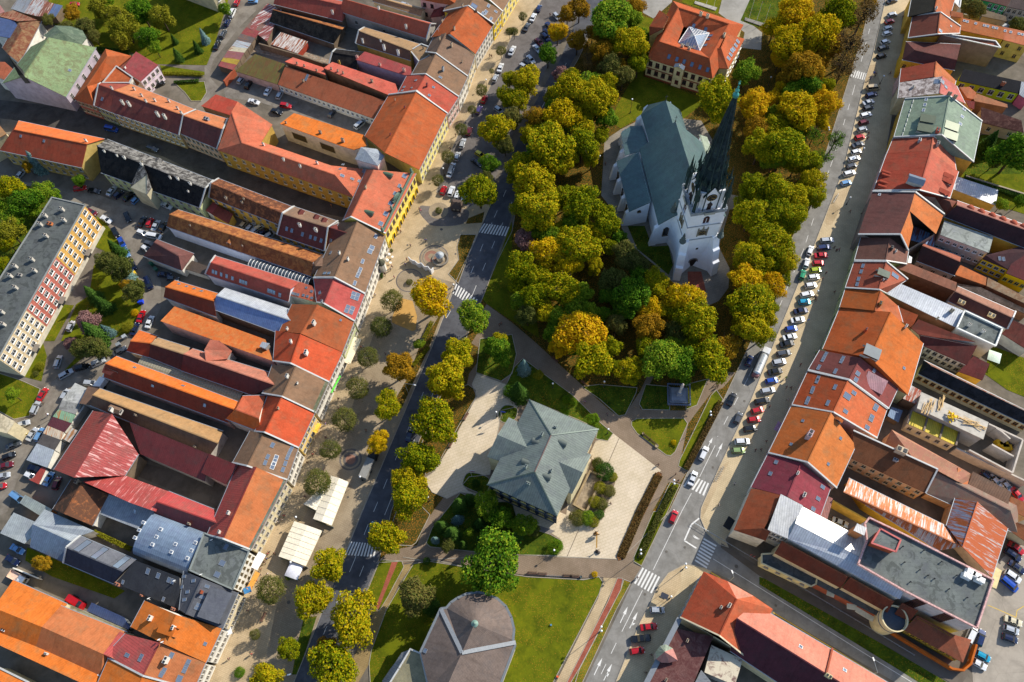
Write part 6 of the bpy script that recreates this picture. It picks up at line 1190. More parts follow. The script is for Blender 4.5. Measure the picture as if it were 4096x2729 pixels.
A('yard',[(0,2,[(1240,1100),(2080,1320),(1990,1540),(1250,1240)])],.02,groundm('yard_dark','6c6258','544c44',.2,2,.9),z0=-.02)
A('yard',[(1,0,[(-40,420),(300,430),(700,560),(650,620),(250,540),(-60,470)])],.02,groundm('rubble','a89c8c','6c6458',.9,4,1,'litter'),z0=-.02)
A('parking_yard',[(3,3,[(2300,300),(2450,350),(2450,1700),(1900,1700),(1850,1200),(1920,1080),(2070,640),(2100,480)])],.02,groundm('yard_concrete','a89e90','8c8478',.12,2,.95,'asphalt'),z0=-.02)
A('right_pavement',[(3,0,[(1115,-200),(1330,-200),(1290,150),(1230,560),(1150,1000),(1050,1568)]),(3,1,[(960,190),(700,1080),(510,1568)]),(3,2,[(220,590),(-150,1345)]),(2,3,[(2060,100),(1960,260),(1990,330),(1900,300),(1790,200),(1732,60)]),(2,2,[(1737,1540),(1910,1150),(2190,560),(2354,160)]),(3,1,[(90,1500),(420,700),(690,0)]),(3,0,[(890,740),(960,520),(1080,0)])],.10,groundm('grey_paving','cdb996','b4a282',.1,2,.9,'sett'),z0=-.02,kerb=1)
A('right_pavement',[(2,3,[(1600,482),(1760,517),(1835,548),(1740,640),(1560,980),(1200,1640),(925,1640),(1180,1010),(1262,862),(1335,700),(1440,562)])],.10,groundm('grey_paving','cdb996','b4a282',.1,2,.9,'sett'),z0=-.02,kerb=1)
for pl in([(3,0,[(885,750),(940,600),(990,590),(1050,830),(930,880)])],[(3,1,[(745,160),(600,220),(520,470),(545,508),(590,495),(640,400),(735,190)])],[(2,2,[(1998,1105),(1900,1170),(1745,1540),(1737,1568)]),(2,3,[(1740,80),(1790,-20)])],[(2,3,[(1560,495),(1440,570),(1320,740),(1310,800),(1400,850),(1450,840),(1550,690)])]):
 A('tan_pavement',pl,.106,G_TAN,z0=.05)
A('left_pavement',[(2,0,[(330,-100),(260,20),(60,330)]),(1,0,[(2354,330),(2250,560),(2140,830),(1900,1150),(1800,1380),(1690,1560)]),(1,1,[(1700,60),(1660,200),(1760,230),(1960,340),(2210,200),(2050,560),(1840,1020),(1640,1568)]),(1,2,[(1330,740),(975,1568)]),(1,3,[(865,270),(690,720),(320,1640),(-500,1640),(-60,600),(0,420)]),(1,2,[(290,1330),(400,1000),(560,680),(830,100)]),(1,1,[(920,1400),(1210,620),(1500,60)]),(1,0,[(1760,1050),(2030,530),(2354,-20)]),(2,0,[(60,-200),(200,-200)])],.10,G_TAN,z0=-.02,kerb=1)
A('brown_pavement',[(1,1,[(1300,1010),(1600,960),(1740,1010),(1820,1030),(1640,1568)]),(1,2,[(1330,740),(975,1568)]),(1,3,[(865,270),(690,720),(330,1600),(40,1600),(180,900),(330,300),(560,-200)]),(1,2,[(700,1000),(900,560),(1030,80),(1080,-60)]),(1,1,[(1240,1300),(1330,1160)])],.106,G_TAN2,z0=.05)
A('dark_sett_ring',[(1,1,[(1515,325),(1600,330),(1900,350),(1960,400),(1890,495),(1640,510),(1560,460),(1500,380)])],.112,G_COB,z0=.05,curve=True)
def disc(c,r,x,y,rad,z,m,name):
 T(c,r);p=at(x,y,z);k=(at(x+rad,y,z)-p).length;tag(obj(name,mesh(name,[p+Vector((k*math.cos(6.2832*i/40),k*math.sin(6.2832*i/40),0))for i in range(40)],[tuple(range(40))],m)),kind='structure')
disc(1,1,1635,800,134,.1165,G_COB,'paving_circle');disc(1,1,1635,800,124,.118,G_TAN2,'paving_circle');disc(1,1,1630,798,100,.1195,G_COB,'paving_circle');disc(1,1,1630,798,94,.121,G_TAN2,'paving_circle');disc(1,1,1612,790,62,.1225,groundm('reddish_sett','9a7464','84604f',.2),'paving_circle');disc(1,1,1612,790,30,.124,G_TAN2,'paving_circle')
disc(1,1,1410,1010,124,.1165,G_COB,'paving_circle');disc(1,1,1410,1010,114,.118,G_TAN2,'paving_circle');disc(1,1,1678,370,90,.124,G_TAN2,'paving_circle');disc(1,2,870,1090,104,.1165,G_COB,'paving_circle');disc(1,2,870,1090,88,.118,G_TAN2,'paving_circle');disc(1,2,870,1090,70,.1195,G_COB,'paving_circle');disc(1,2,870,1090,46,.121,groundm('reddish_sett','9a7464','84604f',.2),'paving_circle')
A('tan_bed',[(1,1,[(1320,1170),(1440,1200),(1480,1340),(1470,1460),(1440,1480),(1250,1400),(1250,1360)])],.13,groundm('sandy','c49a5a','b08648',.2),z0=.05)
A('green_verge',[(1,1,[(1880,590),(2025,590),(1860,1040),(1770,950),(1865,820),(1850,700)])],.14,G_LIT,z0=.05,kerb=1)
A('green_verge',[(1,1,[(1950,440),(2100,380),(2080,480),(1930,490)])],.14,G_LIT,z0=.05)
A('green_verge',[(1,1,[(1700,1310),(1790,1110),(1640,1500)]),(1,2,[(1590,60),(1330,640),(1290,520),(1400,330),(1500,60)])],.14,G_LIT,z0=.05)
A('green_verge',[(1,3,[(560,960),(500,1150),(380,1500),(330,1500),(390,1180),(440,980)])],.14,G_GRD,z0=.05)
A('park_lawn',[(2,0,[(960,-250),(760,230),(600,560),(350,960),(110,1500)]),(1,1,[(2354,560),(2210,850),(2080,1180),(1900,1620)]),(1,2,[(1700,440),(1500,920),(1245,1560)]),(1,3,[(1190,240),(1120,470)]),(1,3,[(2354,400)]),(2,3,[(120,400),(1000,440),(1420,30)]),(2,2,[(1450,1560),(1620,1195),(1945,540),(2200,0)]),(3,1,[(0,1190),(220,630),(330,380)]),(3,0,[(480,1568),(700,870),(870,320),(1010,-250)])],.10,G_LIT,z0=-.02,kerb=1)
A('lawn',[(2,0,[(1180,140),(1310,180),(1250,560),(1200,700),(1720,890),(1830,740),(2000,700),(1700,1000),(1560,1100),(1400,1120),(1180,1080),(1000,1180),(920,1130),(960,980),(1100,740),(1080,500)])],.107,G_GR,z0=.05)
A('lawn',[(1,1,[(2350,470),(2215,850),(2085,1180),(2120,1225),(2354,1380)]),(2,1,[(250,1540),(200,1200),(0,900),(0,480)])],.107,G_GR,z0=.05)
A('forecourt',[(2,0,[(1190,-200),(1500,-200),(1470,20),(1300,170),(1190,110)])],.107,groundm('grey_gravel','a09c94','8a867e',.2),z0=.05)
A('forecourt',[(2,0,[(1980,-200),(2290,-200),(2120,160),(2300,300),(2290,460),(2110,440),(2140,300),(1900,120)])],.107,groundm('grey_gravel','a09c94','8a867e',.2),z0=.05)
A('lawn',[(2,0,[(1640,-200),(1990,-200),(1890,130),(1560,20)])],.11,G_GR,z0=.05)
A('lawn',[(2,0,[(2230,-100),(2500,-100),(2560,260),(2300,270),(2100,190)])],.11,G_GRD,z0=.05)
A('church_path',[(2,0,[(1190,1095),(1000,1190),(850,1290),(835,1568)]),(2,1,[(820,230),(900,330),(1000,500),(1050,650),(1180,760),(1300,860),(1430,1000),(1430,1100),(1790,1250),(1900,1200),(1990,1080),(2000,900),(1900,700),(2000,360),(2120,340),(2110,240),(1900,200)]),(2,0,[(1850,1300),(1740,1110),(1560,1090)])],.112,groundm('church_paving','9a9184','80796e',.12,2,.9,'slab'),z0=.05)
A('red_forecourt',[(2,1,[(1615,930),(1740,930),(1785,1110),(1620,1130)])],.118,G_RED,z0=.05)
A('lawn',[(2,1,[(1062,510),(1220,510),(1290,700),(1440,690),(1480,870),(1440,960),(1300,840),(1150,720)])],.118,G_GRD,z0=.05)
A('path',[(1,1,[(2120,1230),(2354,1400)]),(2,2,[(200,0),(560,330),(900,640),(980,690),(1030,690),(1180,460),(1300,200),(1370,210),(1220,480),(1170,580),(1180,625),(1440,640),(1600,640),(1700,590),(1800,350),(1900,280),(2060,290),(1940,430),(1830,480),(1740,600),(1620,760),(1560,1040),(1610,1200),(1550,1300),(1440,1300),(1290,1568)]),(2,3,[(1140,440),(1110,480),(1190,510),(1100,655),(1020,620),(830,605),(660,610),(150,590)]),(1,3,[(1960,500),(1700,440),(1500,450),(1360,480),(1140,440),(1240,360),(1480,310),(1560,110),(1640,-20)]),(1,2,[(1740,1420),(1640,1400),(1530,1250),(1660,1150),(1790,960),(1900,760),(2020,520),(2020,440),(1940,400),(1960,300)]),(1,2,[(2110,100),(1980,20),(2030,-60)]),(1,1,[(2130,1450),(2050,1350)])],.112,groundm('path_sett','92806e','7c6c5a',.1,2,.9,'sett'),z0=.05)
A('plaza',[(1,2,[(2030,300),(2354,420),(2420,600),(2250,640),(2240,760),(2150,1230),(1960,1250),(1900,1320),(1950,1380),(2130,1440),(1880,1390),(1755,1450),(1620,1390),(1540,1270),(1640,1200),(1790,960),(2030,510),(1985,400)])],.118,G_CRM,z0=.05,kerb=1)
A('plaza',[(2,2,[(930,850),(1370,1190),(1290,1310),(1150,1568)]),(2,3,[(960,440),(410,420),(470,300),(440,250),(350,190),(-250,-30),(-40,-200)]),(2,2,[(500,1600),(520,1400),(740,1040),(700,1200),(620,1450),(620,1640),(830,1640),(950,1300),(820,1100),(700,1080),(770,920)])],.118,G_CRM,z0=.05)
A('plaza',[(2,3,[(-300,-60),(400,180),(350,205),(-260,20)])],.121,groundm('grey_sett2','8a8480','76706c',.1,2,.9,'sett'),z0=.05)
A('lawn',[(2,2,[(20,240),(100,160),(560,500),(800,740),(930,850),(880,920),(770,900),(790,810),(600,720),(160,540),(0,560),(-60,420)])],.124,G_GRD,z0=.05,kerb=1)
A('lawn',[(2,2,[(640,420),(800,400),(1150,430),(1140,480),(1040,680),(980,690),(800,530)])],.124,G_GRD,z0=.05,kerb=1)
A('lawn',[(2,2,[(1230,400),(1450,420),(1450,635),(1200,630),(1170,580)])],.124,G_GRD,z0=.05,kerb=1)
A('lawn',[(2,2,[(1600,400),(1800,350),(1700,590),(1600,630)])],.124,G_GR,z0=.05,kerb=1)
A('lawn',[(2,2,[(1100,740),(1150,712),(1580,710),(1615,760),(1500,1020),(1460,1055),(1420,1050),(1150,850),(1100,780)])],.124,G_GR,z0=.05,kerb=1)
A('lawn',[(2,2,[(1880,450),(1940,540),(1610,1195),(1530,1150),(1540,1100),(1830,500)])],.124,G_GR,z0=.05,kerb=1)
A('lawn',[(2,2,[(1460,1295),(1545,1320),(1430,1568)]),(2,3,[(1190,500),(1120,460),(1120,420),(1300,0)]),(2,2,[(1330,1568),(1430,1350)])],.124,G_GR,z0=.05,kerb=1)
A('rose_bed',[(2,2,[(1320,1215),(1350,1200),(1380,1220),(1340,1340),(1230,1568)]),(2,3,[(1050,360),(1020,440),(980,450),(960,420),(990,330),(1150,0)]),(2,2,[(1160,1568),(1290,1280)])],.26,G_BED,z0=.05)
A('lawn',[(1,2,[(2240,640),(2300,590),(2400,620),(2380,720),(2280,750),(2230,700)])],.124,G_GRD,z0=.05,kerb=1,curve=True)
A('lawn',[(1,2,[(1960,1210),(2140,1260),(2130,1380),(2080,1405),(1920,1340),(1905,1290)])],.124,G_GRD,z0=.05,kerb=1,curve=True)
A('leafy_lawn',[(1,2,[(1950,400),(2020,450),(2020,520),(1880,750),(1640,1190),(1560,1230),(1500,1000),(1700,500)])],.124,G_LIT,z0=.05,kerb=1)
A('leafy_lawn',[(1,2,[(2060,-20),(2354,-60)]),(2,2,[(40,120),(0,300),(-100,370),(-330,290)])],.124,G_GRD,z0=.05,kerb=1)
A('leafy_lawn',[(1,3,[(1290,0),(1510,-60),(1600,30),(1470,290),(1430,315),(1330,310),(1200,330),(1240,150)])],.124,G_LIT,z0=.05,kerb=1)
A('shrub_lawn',[(1,2,[(1880,1395),(2060,1480),(2354,1480)]),(2,3,[(60,120),(350,210),(440,260),(470,320),(410,405),(100,400)]),(1,3,[(2100,380),(1600,325),(1565,290),(1620,150)])],.124,G_GRD,z0=.05,kerb=1)
A('south_lawn',[(2,3,[(-1000,420),(140,600),(660,628),(800,600),(835,650),(800,760),(380,1568),(380,1640),(-1300,1640)]),(1,3,[(1040,1400),(1060,1280),(1200,900),(1400,560),(1450,480),(1640,450),(1980,520)])],.124,G_GR,z0=.05,kerb=1)
A('tan_path',[(2,3,[(840,608),(970,615),(520,1568),(500,1640),(370,1640),(790,800),(838,660)])],.112,G_TAN,z0=.05)
A('red_path',[(2,3,[(970,612),(1020,615),(1000,720),(620,1450),(560,1640),(470,1640),(880,830)])],.116,G_RED,z0=.05,kerb=1)
A('lawn',[(2,3,[(1030,625),(1095,650),(960,900),(650,1568),(620,1640),(500,1640),(620,1440),(1000,720)])],.124,groundm('lawn_leafy','7a7428','4c5818',.3,4,1,'litter'),z0=.05,kerb=1)
A('tan_path',[(1,3,[(1360,490),(1450,480),(1330,640),(1200,900),(1060,1280),(1040,1400),(900,1640),(760,1640),(1100,900),(1200,800),(1340,560)])],.113,groundm('tan_sett','a08a60','84704c',.15,2,.9,'sett'),z0=.05)
A('lawn',[(1,3,[(1150,445),(1340,455),(1360,510),(1210,790),(1130,920),(1090,870),(1000,790),(1130,470)])],.124,G_GR,z0=.05,kerb=1)
A('red_path',[(1,3,[(1250,460),(1305,462),(1180,760),(1120,920),(1098,880),(1160,720)])],.13,G_RED,z0=.05)
A('side_verge',[(3,3,[(-80,600),(60,650),(1000,1190),(1700,1600),(1500,1640),(820,1220),(-80,670)])],.05,G_GRD,z0=-.02)
A('side_pavement',[(2,3,[(1925,290),(2354,560)]),(3,3,[(640,890),(1250,1170),(1880,1440),(1760,1620),(1200,1300),(-80,590)]),(2,3,[(1920,330)])],.10,groundm('grey_paving2','6e665c','5c544a',.1,2,.9),z0=-.02)
A('garden',[(0,0,[(420,-100),(2130,-100),(1960,450),(1900,600),(1440,590),(1200,480),(880,450),(760,250),(500,230)])],.06,G_GR,z0=-.02)
A('garden',[(0,0,[(1470,600),(1880,660),(1880,690),(1500,690)])],.06,G_GR,z0=-.02)
A('garden',[(0,0,[(1600,760),(1880,750),(1900,850),(1850,930),(1760,930),(1700,850)])],.06,G_GR,z0=-.02,kerb=1)
A('garden',[(0,1,[(-100,100),(480,170),(480,250),(0,1040),(-100,1040)])],.06,G_GRD,z0=-.02)
A('garden',[(0,1,[(880,420),(960,460),(1080,640),(1200,860),(1320,1100),(1290,1290),(1180,1500),(960,1568)]),(0,2,[(540,330),(700,150),(620,0)]),(0,1,[(560,1568),(700,1230),(820,1150),(860,880),(960,740),(870,700),(400,1560),(600,1100),(930,530)])],.06,G_GR,z0=-.02)
A('garden',[(0,1,[(560,1230),(680,1240),(500,1568),(390,1568)]),(0,2,[(430,140),(380,370),(220,330),(350,60)])],.06,G_GR,z0=-.02)
A('garden',[(0,2,[(-60,280),(190,360),(370,440),(340,520),(270,690),(130,720),(0,650),(-60,640)])],.06,G_GR,z0=-.02,kerb=1)
A('garden',[(0,3,[(250,330),(600,480),(1150,730),(1050,800),(480,600),(230,450)])],.06,G_GR,z0=-.02)
A('garden',[(3,1,[(1740,0),(2420,0),(2420,420),(2100,320),(2120,170),(1740,50)])],.06,G_GR,z0=-.02)
A('garden',[(3,2,[(2050,40),(2420,180),(2420,540),(2200,450),(1990,300)])],.06,G_GR,z0=-.02)
A('garden',[(3,0,[(1960,1240),(2420,1240),(2420,1600),(1700,1600)])],.06,G_GRD,z0=-.02)
Ln([(3,0,[(1000,20),(790,820),(640,1330),(540,1640)])],.14,.03,G_MRK,dash=(3,4.5));Ln([(3,1,[(560,0),(330,720),(0,1500)]),(2,2,[(2290,80),(2170,340),(1890,880)])],.14,.03,G_MRK,dash=(3,4.2))
Ln([(2,2,[(1868,960),(1725,1250)])],.14,.03,G_MRK);Ln([(2,2,[(1650,1400),(1560,1568)]),(2,3,[(1298,537)])],.14,.03,G_MRK);Ln([(2,3,[(1200,725),(1010,1105)])],.14,.03,G_MRK);Ln([(2,3,[(958,1210),(820,1495)])],.14,.03,G_MRK,dash=(3,3))
Ln([(1,1,[(2300,180),(2170,480),(1915,1090),(1620,1568)]),(1,2,[(1540,470),(1420,760),(1120,1480)]),(1,3,[(1030,120),(900,460),(620,1130)])],.13,.03,G_MRK,dash=(3,6))
Ln([(1,1,[(2354,290),(2195,650),(2000,1120)]),(1,2,[(1460,900),(1220,1510)]),(1,3,[(990,500),(870,800)])],.13,.03,G_MRK,dash=(3,6))
Ln([(2,0,[(500,580),(300,940),(0,1568)])],.13,.03,G_MRK,dash=(3,6))
Ln([(1,1,[(2080,500),(1845,1030),(1640,1568)]),(1,2,[(1330,740),(980,1568)]),(1,3,[(870,270),(690,720),(340,1568)])],.16,.035,G_KRB);Ln([(1,3,[(1125,465),(990,790)])],.16,.035,G_KRB)
Ln([(2,3,[(1722,62),(1650,120),(1585,268),(1695,338)])],.4,.03,G_MRK);Ln([(2,3,[(1660,215),(1725,258),(1680,240),(1660,215)])],.3,.034,G_MRK)
Ln([(2,3,[(1848,435),(2354,750)]),(3,3,[(0,750),(960,1350),(1320,1568)])],.14,.03,G_MRK);Ln([(2,3,[(1925,325),(2354,600)]),(3,3,[(0,610),(600,990),(1560,1568)])],.2,.034,G_YEL);Ln([(2,3,[(1820,555),(1915,610)])],.2,.034,G_YEL)
Ln([(3,3,[(50,930),(600,1260),(1100,1568)])],.16,.03,G_YEL);Ln([(3,3,[(2020,860),(2250,960),(2280,975),(2290,910),(2354,870)])],.14,.03,G_YEL)
T(2,3);zebra((1200,515),(1362,603),(1122,660),(1285,755),6);zebra((1765,245),(1680,455),(1882,312),(1790,525),8);
T(2,2);zebra((1718,1265),(1812,1310),(1650,1365),(1765,1425),4);zebra((1640,1240),(1650,1243),(1575,1335),(1590,1340),1)
T(1,1);zebra((2098,487),(2330,520),(2042,570),(2295,605),10);zebra((1840,1040),(2040,1190),(1805,1130),(1985,1250),9)
T(1,3);zebra((875,277),(1110,300),(815,400),(1090,420),10)
T(3,0);zebra((760,640),(910,675),(740,700),(890,740),8)
def arrow(c,r,pts):
 T(c,r);z=.03;a,b=at(*pts[0],z),at(*pts[1],z);d=(b-a);L=d.length;d.normalize();s=Vector((-d.y,d.x,0));mb=MB()
 mb.add([a-s*.1,a+s*.1,a+s*.1+d*L*.55,a-s*.1+d*L*.55],[(3,2,1,0)][::1]);h=a+d*L*.55;mb.add([h-s*.42,h+s*.42,b],[(0,2,1)])
 if len(pts)>2:
  c_=at(*pts[2],z);e=a+d*L*.25;v=(c_-e).normalized();t=Vector((-v.y,v.x,0));mb.add([e-t*.12,e+t*.12,c_+t*.12-v*.7,c_-t*.12-v*.7],[(0,3,2,1)]);mb.add([c_-v*.9-t*.4,c_-v*.9+t*.4,c_],[(0,2,1)])
 mb2=[f for f in mb.f];mb.f=[]
 for f in mb2:
  n=nrm(mb.v[f[0]],mb.v[f[1]],mb.v[f[2]]);mb.f.append(f if n.z>0 else f[::-1])
 tag(mb.build('road_arrow',G_MRK),kind='structure')
arrow(2,2,[(1795,990),(1845,890)]);arrow(2,2,[(1878,1065),(1938,935)]);arrow(2,3,[(995,1025),(1065,875)]);arrow(2,3,[(1082,1075),(1155,925),(1135,1030)]);arrow(2,3,[(755,1505),(830,1348)]);arrow(2,3,[(843,1555),(920,1400),(895,1490)])
arrow(3,3,[(540,1003),(405,895)])
def manhole(c,r,x,y,w=.35):
 T(c,r);p=at(x,y,.13 if c<2 else .04);mb=MB();mb.lathe([(w,-.1),(w,.008),(w*.8,.012)],(0,0,0),14);tag(mb.build('manhole_cover',plain('5a544c',.7),None,loc=p),kind='structure')
for a in((1,1,1705,542,.5),(1,1,1393,687),(1,1,1835,768),(2,2,1078,1388,.5),(2,2,2137,553),(2,2,1848,1163),(2,3,1420,370),(2,3,1223,762),(2,3,1637,572,.5),(2,3,1590,330),(2,3,2063,505,.5),(3,1,1115,341),(1,2,845,1437),(1,3,300,835,.5),(3,3,72,865),(2,3,228,1375,.6)):manhole(*a)
# ================================================================ trees
ORDS='first second third fourth fifth sixth seventh eighth ninth tenth eleventh twelfth thirteenth fourteenth fifteenth sixteenth seventeenth eighteenth nineteenth'.split()
def ordn(n):
 if n<20:return ORDS[n-1]
 t=['twenty','thirty','forty','fifty','sixty'][n//10-2]
 return t+('-'+ORDS[n%10-1]if n%10 else '')[:20]if n%10 else{20:'twentieth',30:'thirtieth',40:'fortieth',50:'fiftieth',60:'sixtieth'}[n]
def leafm(name,cols,tr=.3):
 t=NT(name,.8,0,.04);g=t.n('NewGeometry');rn=g.outputs['Random Per Island'];P=g.outputs['Position']
 n=t.noise(P,.33,3);oi=t.n('ObjectInfo');f=t.math('ADD',t.math('MULTIPLY',oi.outputs['Random'],.3),t.math('ADD',t.math('MULTIPLY',rn,.5),t.math('MULTIPLY',n,.3)))
 c=t.ramp(f,[(.18+.6*i/(len(cols)-1),lin(x))for i,x in enumerate(cols)]);t.l(c,t.b.inputs['Base Color'])
 tl=t.n('BsdfTranslucent');t.l(c,tl.inputs[0]);m=t.n('MixShader');m.inputs[0].default_value=tr
 o=[x for x in t.t.nodes if x.type=='OUTPUT_MATERIAL'][0];t.l(t.b.outputs[0],m.inputs[1]);t.l(tl.outputs[0],m.inputs[2]);t.l(m.outputs[0],o.inputs[0]);return t.m
LM={'y':leafm('leaves_yellow_green',['465a0c','6a7a0e','8f8e0e','b49c16']),'z':leafm('leaves_yellow',['7c800c','b09c0e','cfae14','c08e16']),'g':leafm('leaves_green',['2c4c12','446c16','5e821c','8c9826']),'o':leafm('leaves_orange',['6a5c18','94701a','ae801c','8a761c']),'d':leafm('leaves_olive',['343c18','4e5624','646a30','766c38']),'b':leafm('needles_blue',['34484a','4c6464','62807c','7c9690'],.1),'c':leafm('needles_green',['1c3012','2c4618','3e5a20','4c6828'],.1),'w':leafm('leaves_willow',['545c10','7c7c1c','98922c','6c6c18']),'p':leafm('leaves_pinkish',['6a4a48','8a6462','9a7a74','7a5a58']),'r':leafm('leaves_sparse',['6a5430','7c6438','5a4a2c'])}
BARK=groundm('bark','5a4c3e','3a3028',2,8)
PR={}
def crown(kind,seed,nl=3600):
 rnd=random.Random(seed*97+5);V=[];Fc=[]
 def leaf(p,n,s):
  n=n.normalized();t=n.orthogonal().normalized();t.rotate(Matrix.Rotation(rnd.uniform(0,6.28),3,n));u=n.cross(t);o=len(V);a,b=s*rnd.uniform(.6,1.1),s*rnd.uniform(.45,.9)
  V.extend([p-t*a-u*b*.3,p+u*b*-1.0,p+t*a-u*b*.2,p+u*b+n*s*.2]);Fc.append((o,o+1,o+2,o+3))
 if kind in('cone',):
  for k in range(nl):
   h=rnd.random()**1.4;q=h*8+.25*rnd.random();lay=math.floor(q);r=(1-h)**.85*(.55+.5*(1-q+lay));a=rnd.uniform(0,6.28);r*=(.35+.65*rnd.random()**.5)*(.8+.34*abs(math.sin(a*3.5+lay*1.7))+.1*math.sin(a*2+lay))
   p=Vector((r*math.cos(a),r*math.sin(a),-1+h*3.0+rnd.uniform(-.05,.05)-.25*r));leaf(p,Vector((math.cos(a),math.sin(a),1.2))+Vector((rnd.gauss(0,.5),rnd.gauss(0,.5),rnd.gauss(0,.4))),.07)
  return V,Fc
 lobes=[]
 if kind=='ball':lobes=[(Vector((0,0,0)),.93)]+[(Vector((rnd.gauss(0,1),rnd.gauss(0,1),rnd.gauss(0,.7))).normalized()*.62,.36)for _ in range(16)]
 else:
  n={'broad':44,'tall':48,'willow':26,'sparse':20}[kind]
  for k in range(n):
   v=Vector((rnd.gauss(0,1),rnd.gauss(0,1),rnd.gauss(.25,.8))).normalized();d=rnd.uniform(.35,.84);zs={'broad':.8,'tall':.95,'willow':.9,'sparse':.8}[kind]
   lobes.append((Vector((v.x*d,v.y*d,v.z*d*zs)),rnd.uniform(.13,.34)))
  lobes.append((Vector((0,0,.1)),.6))
 tot=sum(r*r for _,r in lobes)
 for c,r in lobes:
  m=int(nl*r*r/tot)
  for _ in range(m):
   d=Vector((rnd.gauss(0,1),rnd.gauss(0,1),rnd.gauss(0,1))).normalized();rr=r*(.6+.45*rnd.random()+(.35*rnd.random()if rnd.random()<.12 else 0))
   p=c+d*rr
   if any((p-c2).length<r2*.62 for c2,r2 in lobes):continue
   if kind=='willow':
    p.z-=max(0,(Vector((p.x,p.y,0)).length-.35))*.7*rnd.random();
   if p.z<-.75:continue
   leaf(p,d*.9+Vector((rnd.gauss(0,.55),rnd.gauss(0,.55),rnd.gauss(.35,.5))),.05 if kind!='ball'else .045)
 return V,Fc
def proto(kind,seed):
 k=(kind,seed)
 if k not in PR:
  n={'broad':8200,'tall':11000,'willow':5600,'sparse':1300,'ball':5200,'cone':4600}[kind]
  V,Fc=crown(kind,seed,int(n*1.5));PR[k]=mesh('crown',V,Fc,LM['y'])
  rnd=random.Random(seed);mb=MB();low=-1.0 if kind!='cone'else-1
  mb.tube((0,0,-1.9),(0,0,.1 if kind!='cone'else 1.5),.075,.04,7)
  if kind!='cone':
   for i in range(9 if kind!='sparse'else 22):
    a=rnd.uniform(0,6.28);z0=rnd.uniform(-.8,0);e=Vector((math.cos(a)*rnd.uniform(.45,.8),math.sin(a)*rnd.uniform(.45,.8),rnd.uniform(.1,.75)));s=Vector((0,0,z0));m_=s.lerp(e,.5)+Vector((0,0,.1))
    mb.tube(s,m_,.035,.022,5);mb.tube(m_,e,.022,.007,5)
    for _ in range(2 if kind!='sparse'else 5):
     e2=e+Vector((rnd.gauss(0,.22),rnd.gauss(0,.22),rnd.uniform(.02,.25)));mb.tube(m_.lerp(e,rnd.uniform(.2,.9)),e2,.012,.003,4)
  PR[(kind,seed,'t')]=mesh('trunk',mb.v,mb.f,BARK)
 return PR[k],PR[(kind,seed,'t')]
KD={'y':('broad',7,'yellow-green broadleaf tree'),'z':('broad',5,'bright golden broadleaf tree'),'g':('broad',5,'green broadleaf tree'),'o':('broad',5,'orange-brown broadleaf tree'),'d':('ball',3,'round clipped olive tree'),'b':('cone',2,'bluish spruce'),'c':('cone',2,'dark green conifer'),'w':('willow',2,'drooping yellowish tree'),'p':('broad',5,'pinkish brown broadleaf tree'),'r':('sparse',3,'nearly leafless dark tree'),'t':('broad',7,'tall bright green tree'),'q':('broad',5,'mottled dark olive tree'),'s':('sparse',3,'sparse green branched tree')}
TREES=[]
def trees(zone,c,r,data):
 for e in data.split():
  x,y,rad,k=e.split(',');TREES.append((zone,c*2354+float(x),r*1568+float(y),float(rad)*(1.1 if k=='d'else 1.0 if k in 'cb'else 1.19),k))
pk,pn,prt,psth='in the church park','along the left road','along the right road edge','near the city hall'
trees('in the garden at the top left',0,0,'915,60,95,w 1040,130,95,w 1140,240,120,w 1290,90,110,g 1480,150,105,w 660,110,75,o 440,180,55,q 600,250,60,q 780,240,80,q 1350,340,95,g 1110,340,95,w 1420,430,60,g 1630,510,50,c 1875,340,50,b 1810,440,45,c 1600,370,35,c 2065,80,60,g 860,330,60,q 980,30,70,g')
trees('by the side street, far left',0,0,'335,1500,80,b 250,1530,50,o')
trees('left of the apartment block',0,1,'90,170,120,y 230,290,130,g 390,190,95,g 120,430,100,g 80,560,120,w 60,660,80,y 20,850,70,y 500,240,60,g 730,90,50,g 300,390,60,g -20,330,90,g')
trees('in the apartment block green',0,1,'1070,730,85,c 980,830,90,q 1090,900,110,q 1160,960,75,b 1230,1110,95,q 1170,1060,60,o 850,1140,80,c 940,1230,85,c 810,1390,105,p 870,1500,120,c 990,1480,60,b')
trees('in the apartment block green',0,2,'880,70,110,q 760,60,100,q 650,20,60,p')
trees('on the lawn at the left edge',0,2,'110,490,65,g')
trees('in the long narrow yard at the lower left',0,3,'385,480,75,o')
trees('behind the right street houses',3,0,'2280,1400,190,g 2020,1330,100,c 2090,1480,70,q')
trees('behind the right street houses',3,1,'2150,310,60,g 2320,280,60,g')
trees('in the small gardens at the top right',3,0,'1900,90,90,q 1820,40,60,q 2300,230,80,q')
trees(pn,1,1,'2050,190,155,y 2110,70,70,q')
trees(pn,1,0,'2330,720,70,y 2310,900,95,y 2210,1190,145,y 2290,1330,80,q 2150,1500,85,g')
trees('on the left promenade',1,1,'1600,1170,185,z 1670,90,56,d 1250,1200,108,d 1150,1440,100,d')
trees(pn,1,1,'1995,1350,148,g 2240,1560,80,y')
trees('on the left promenade',1,2,'1030,150,98,d 930,430,108,d 810,720,115,d 680,1000,98,d 560,1300,126,d')
trees(pn,1,2,'1310,240,140,o 1210,600,130,y 1120,930,100,z 1850,110,145,y 1750,360,190,y 1645,740,198,y 1495,1080,165,y 1400,1300,150,y 1400,1440,170,y 1500,30,50,g 2230,80,130,g')
trees('on the left promenade',1,3,'135,715,132,d -10,1130,50,d')
trees(pn,1,3,'665,490,155,y 520,810,165,y 890,980,220,y 300,1260,105,y 710,1420,215,y 80,1530,140,y 1210,240,155,y 640,1250,90,o')
trees('beside the modern hall',1,3,'1470,770,165,q 1600,860,90,c')
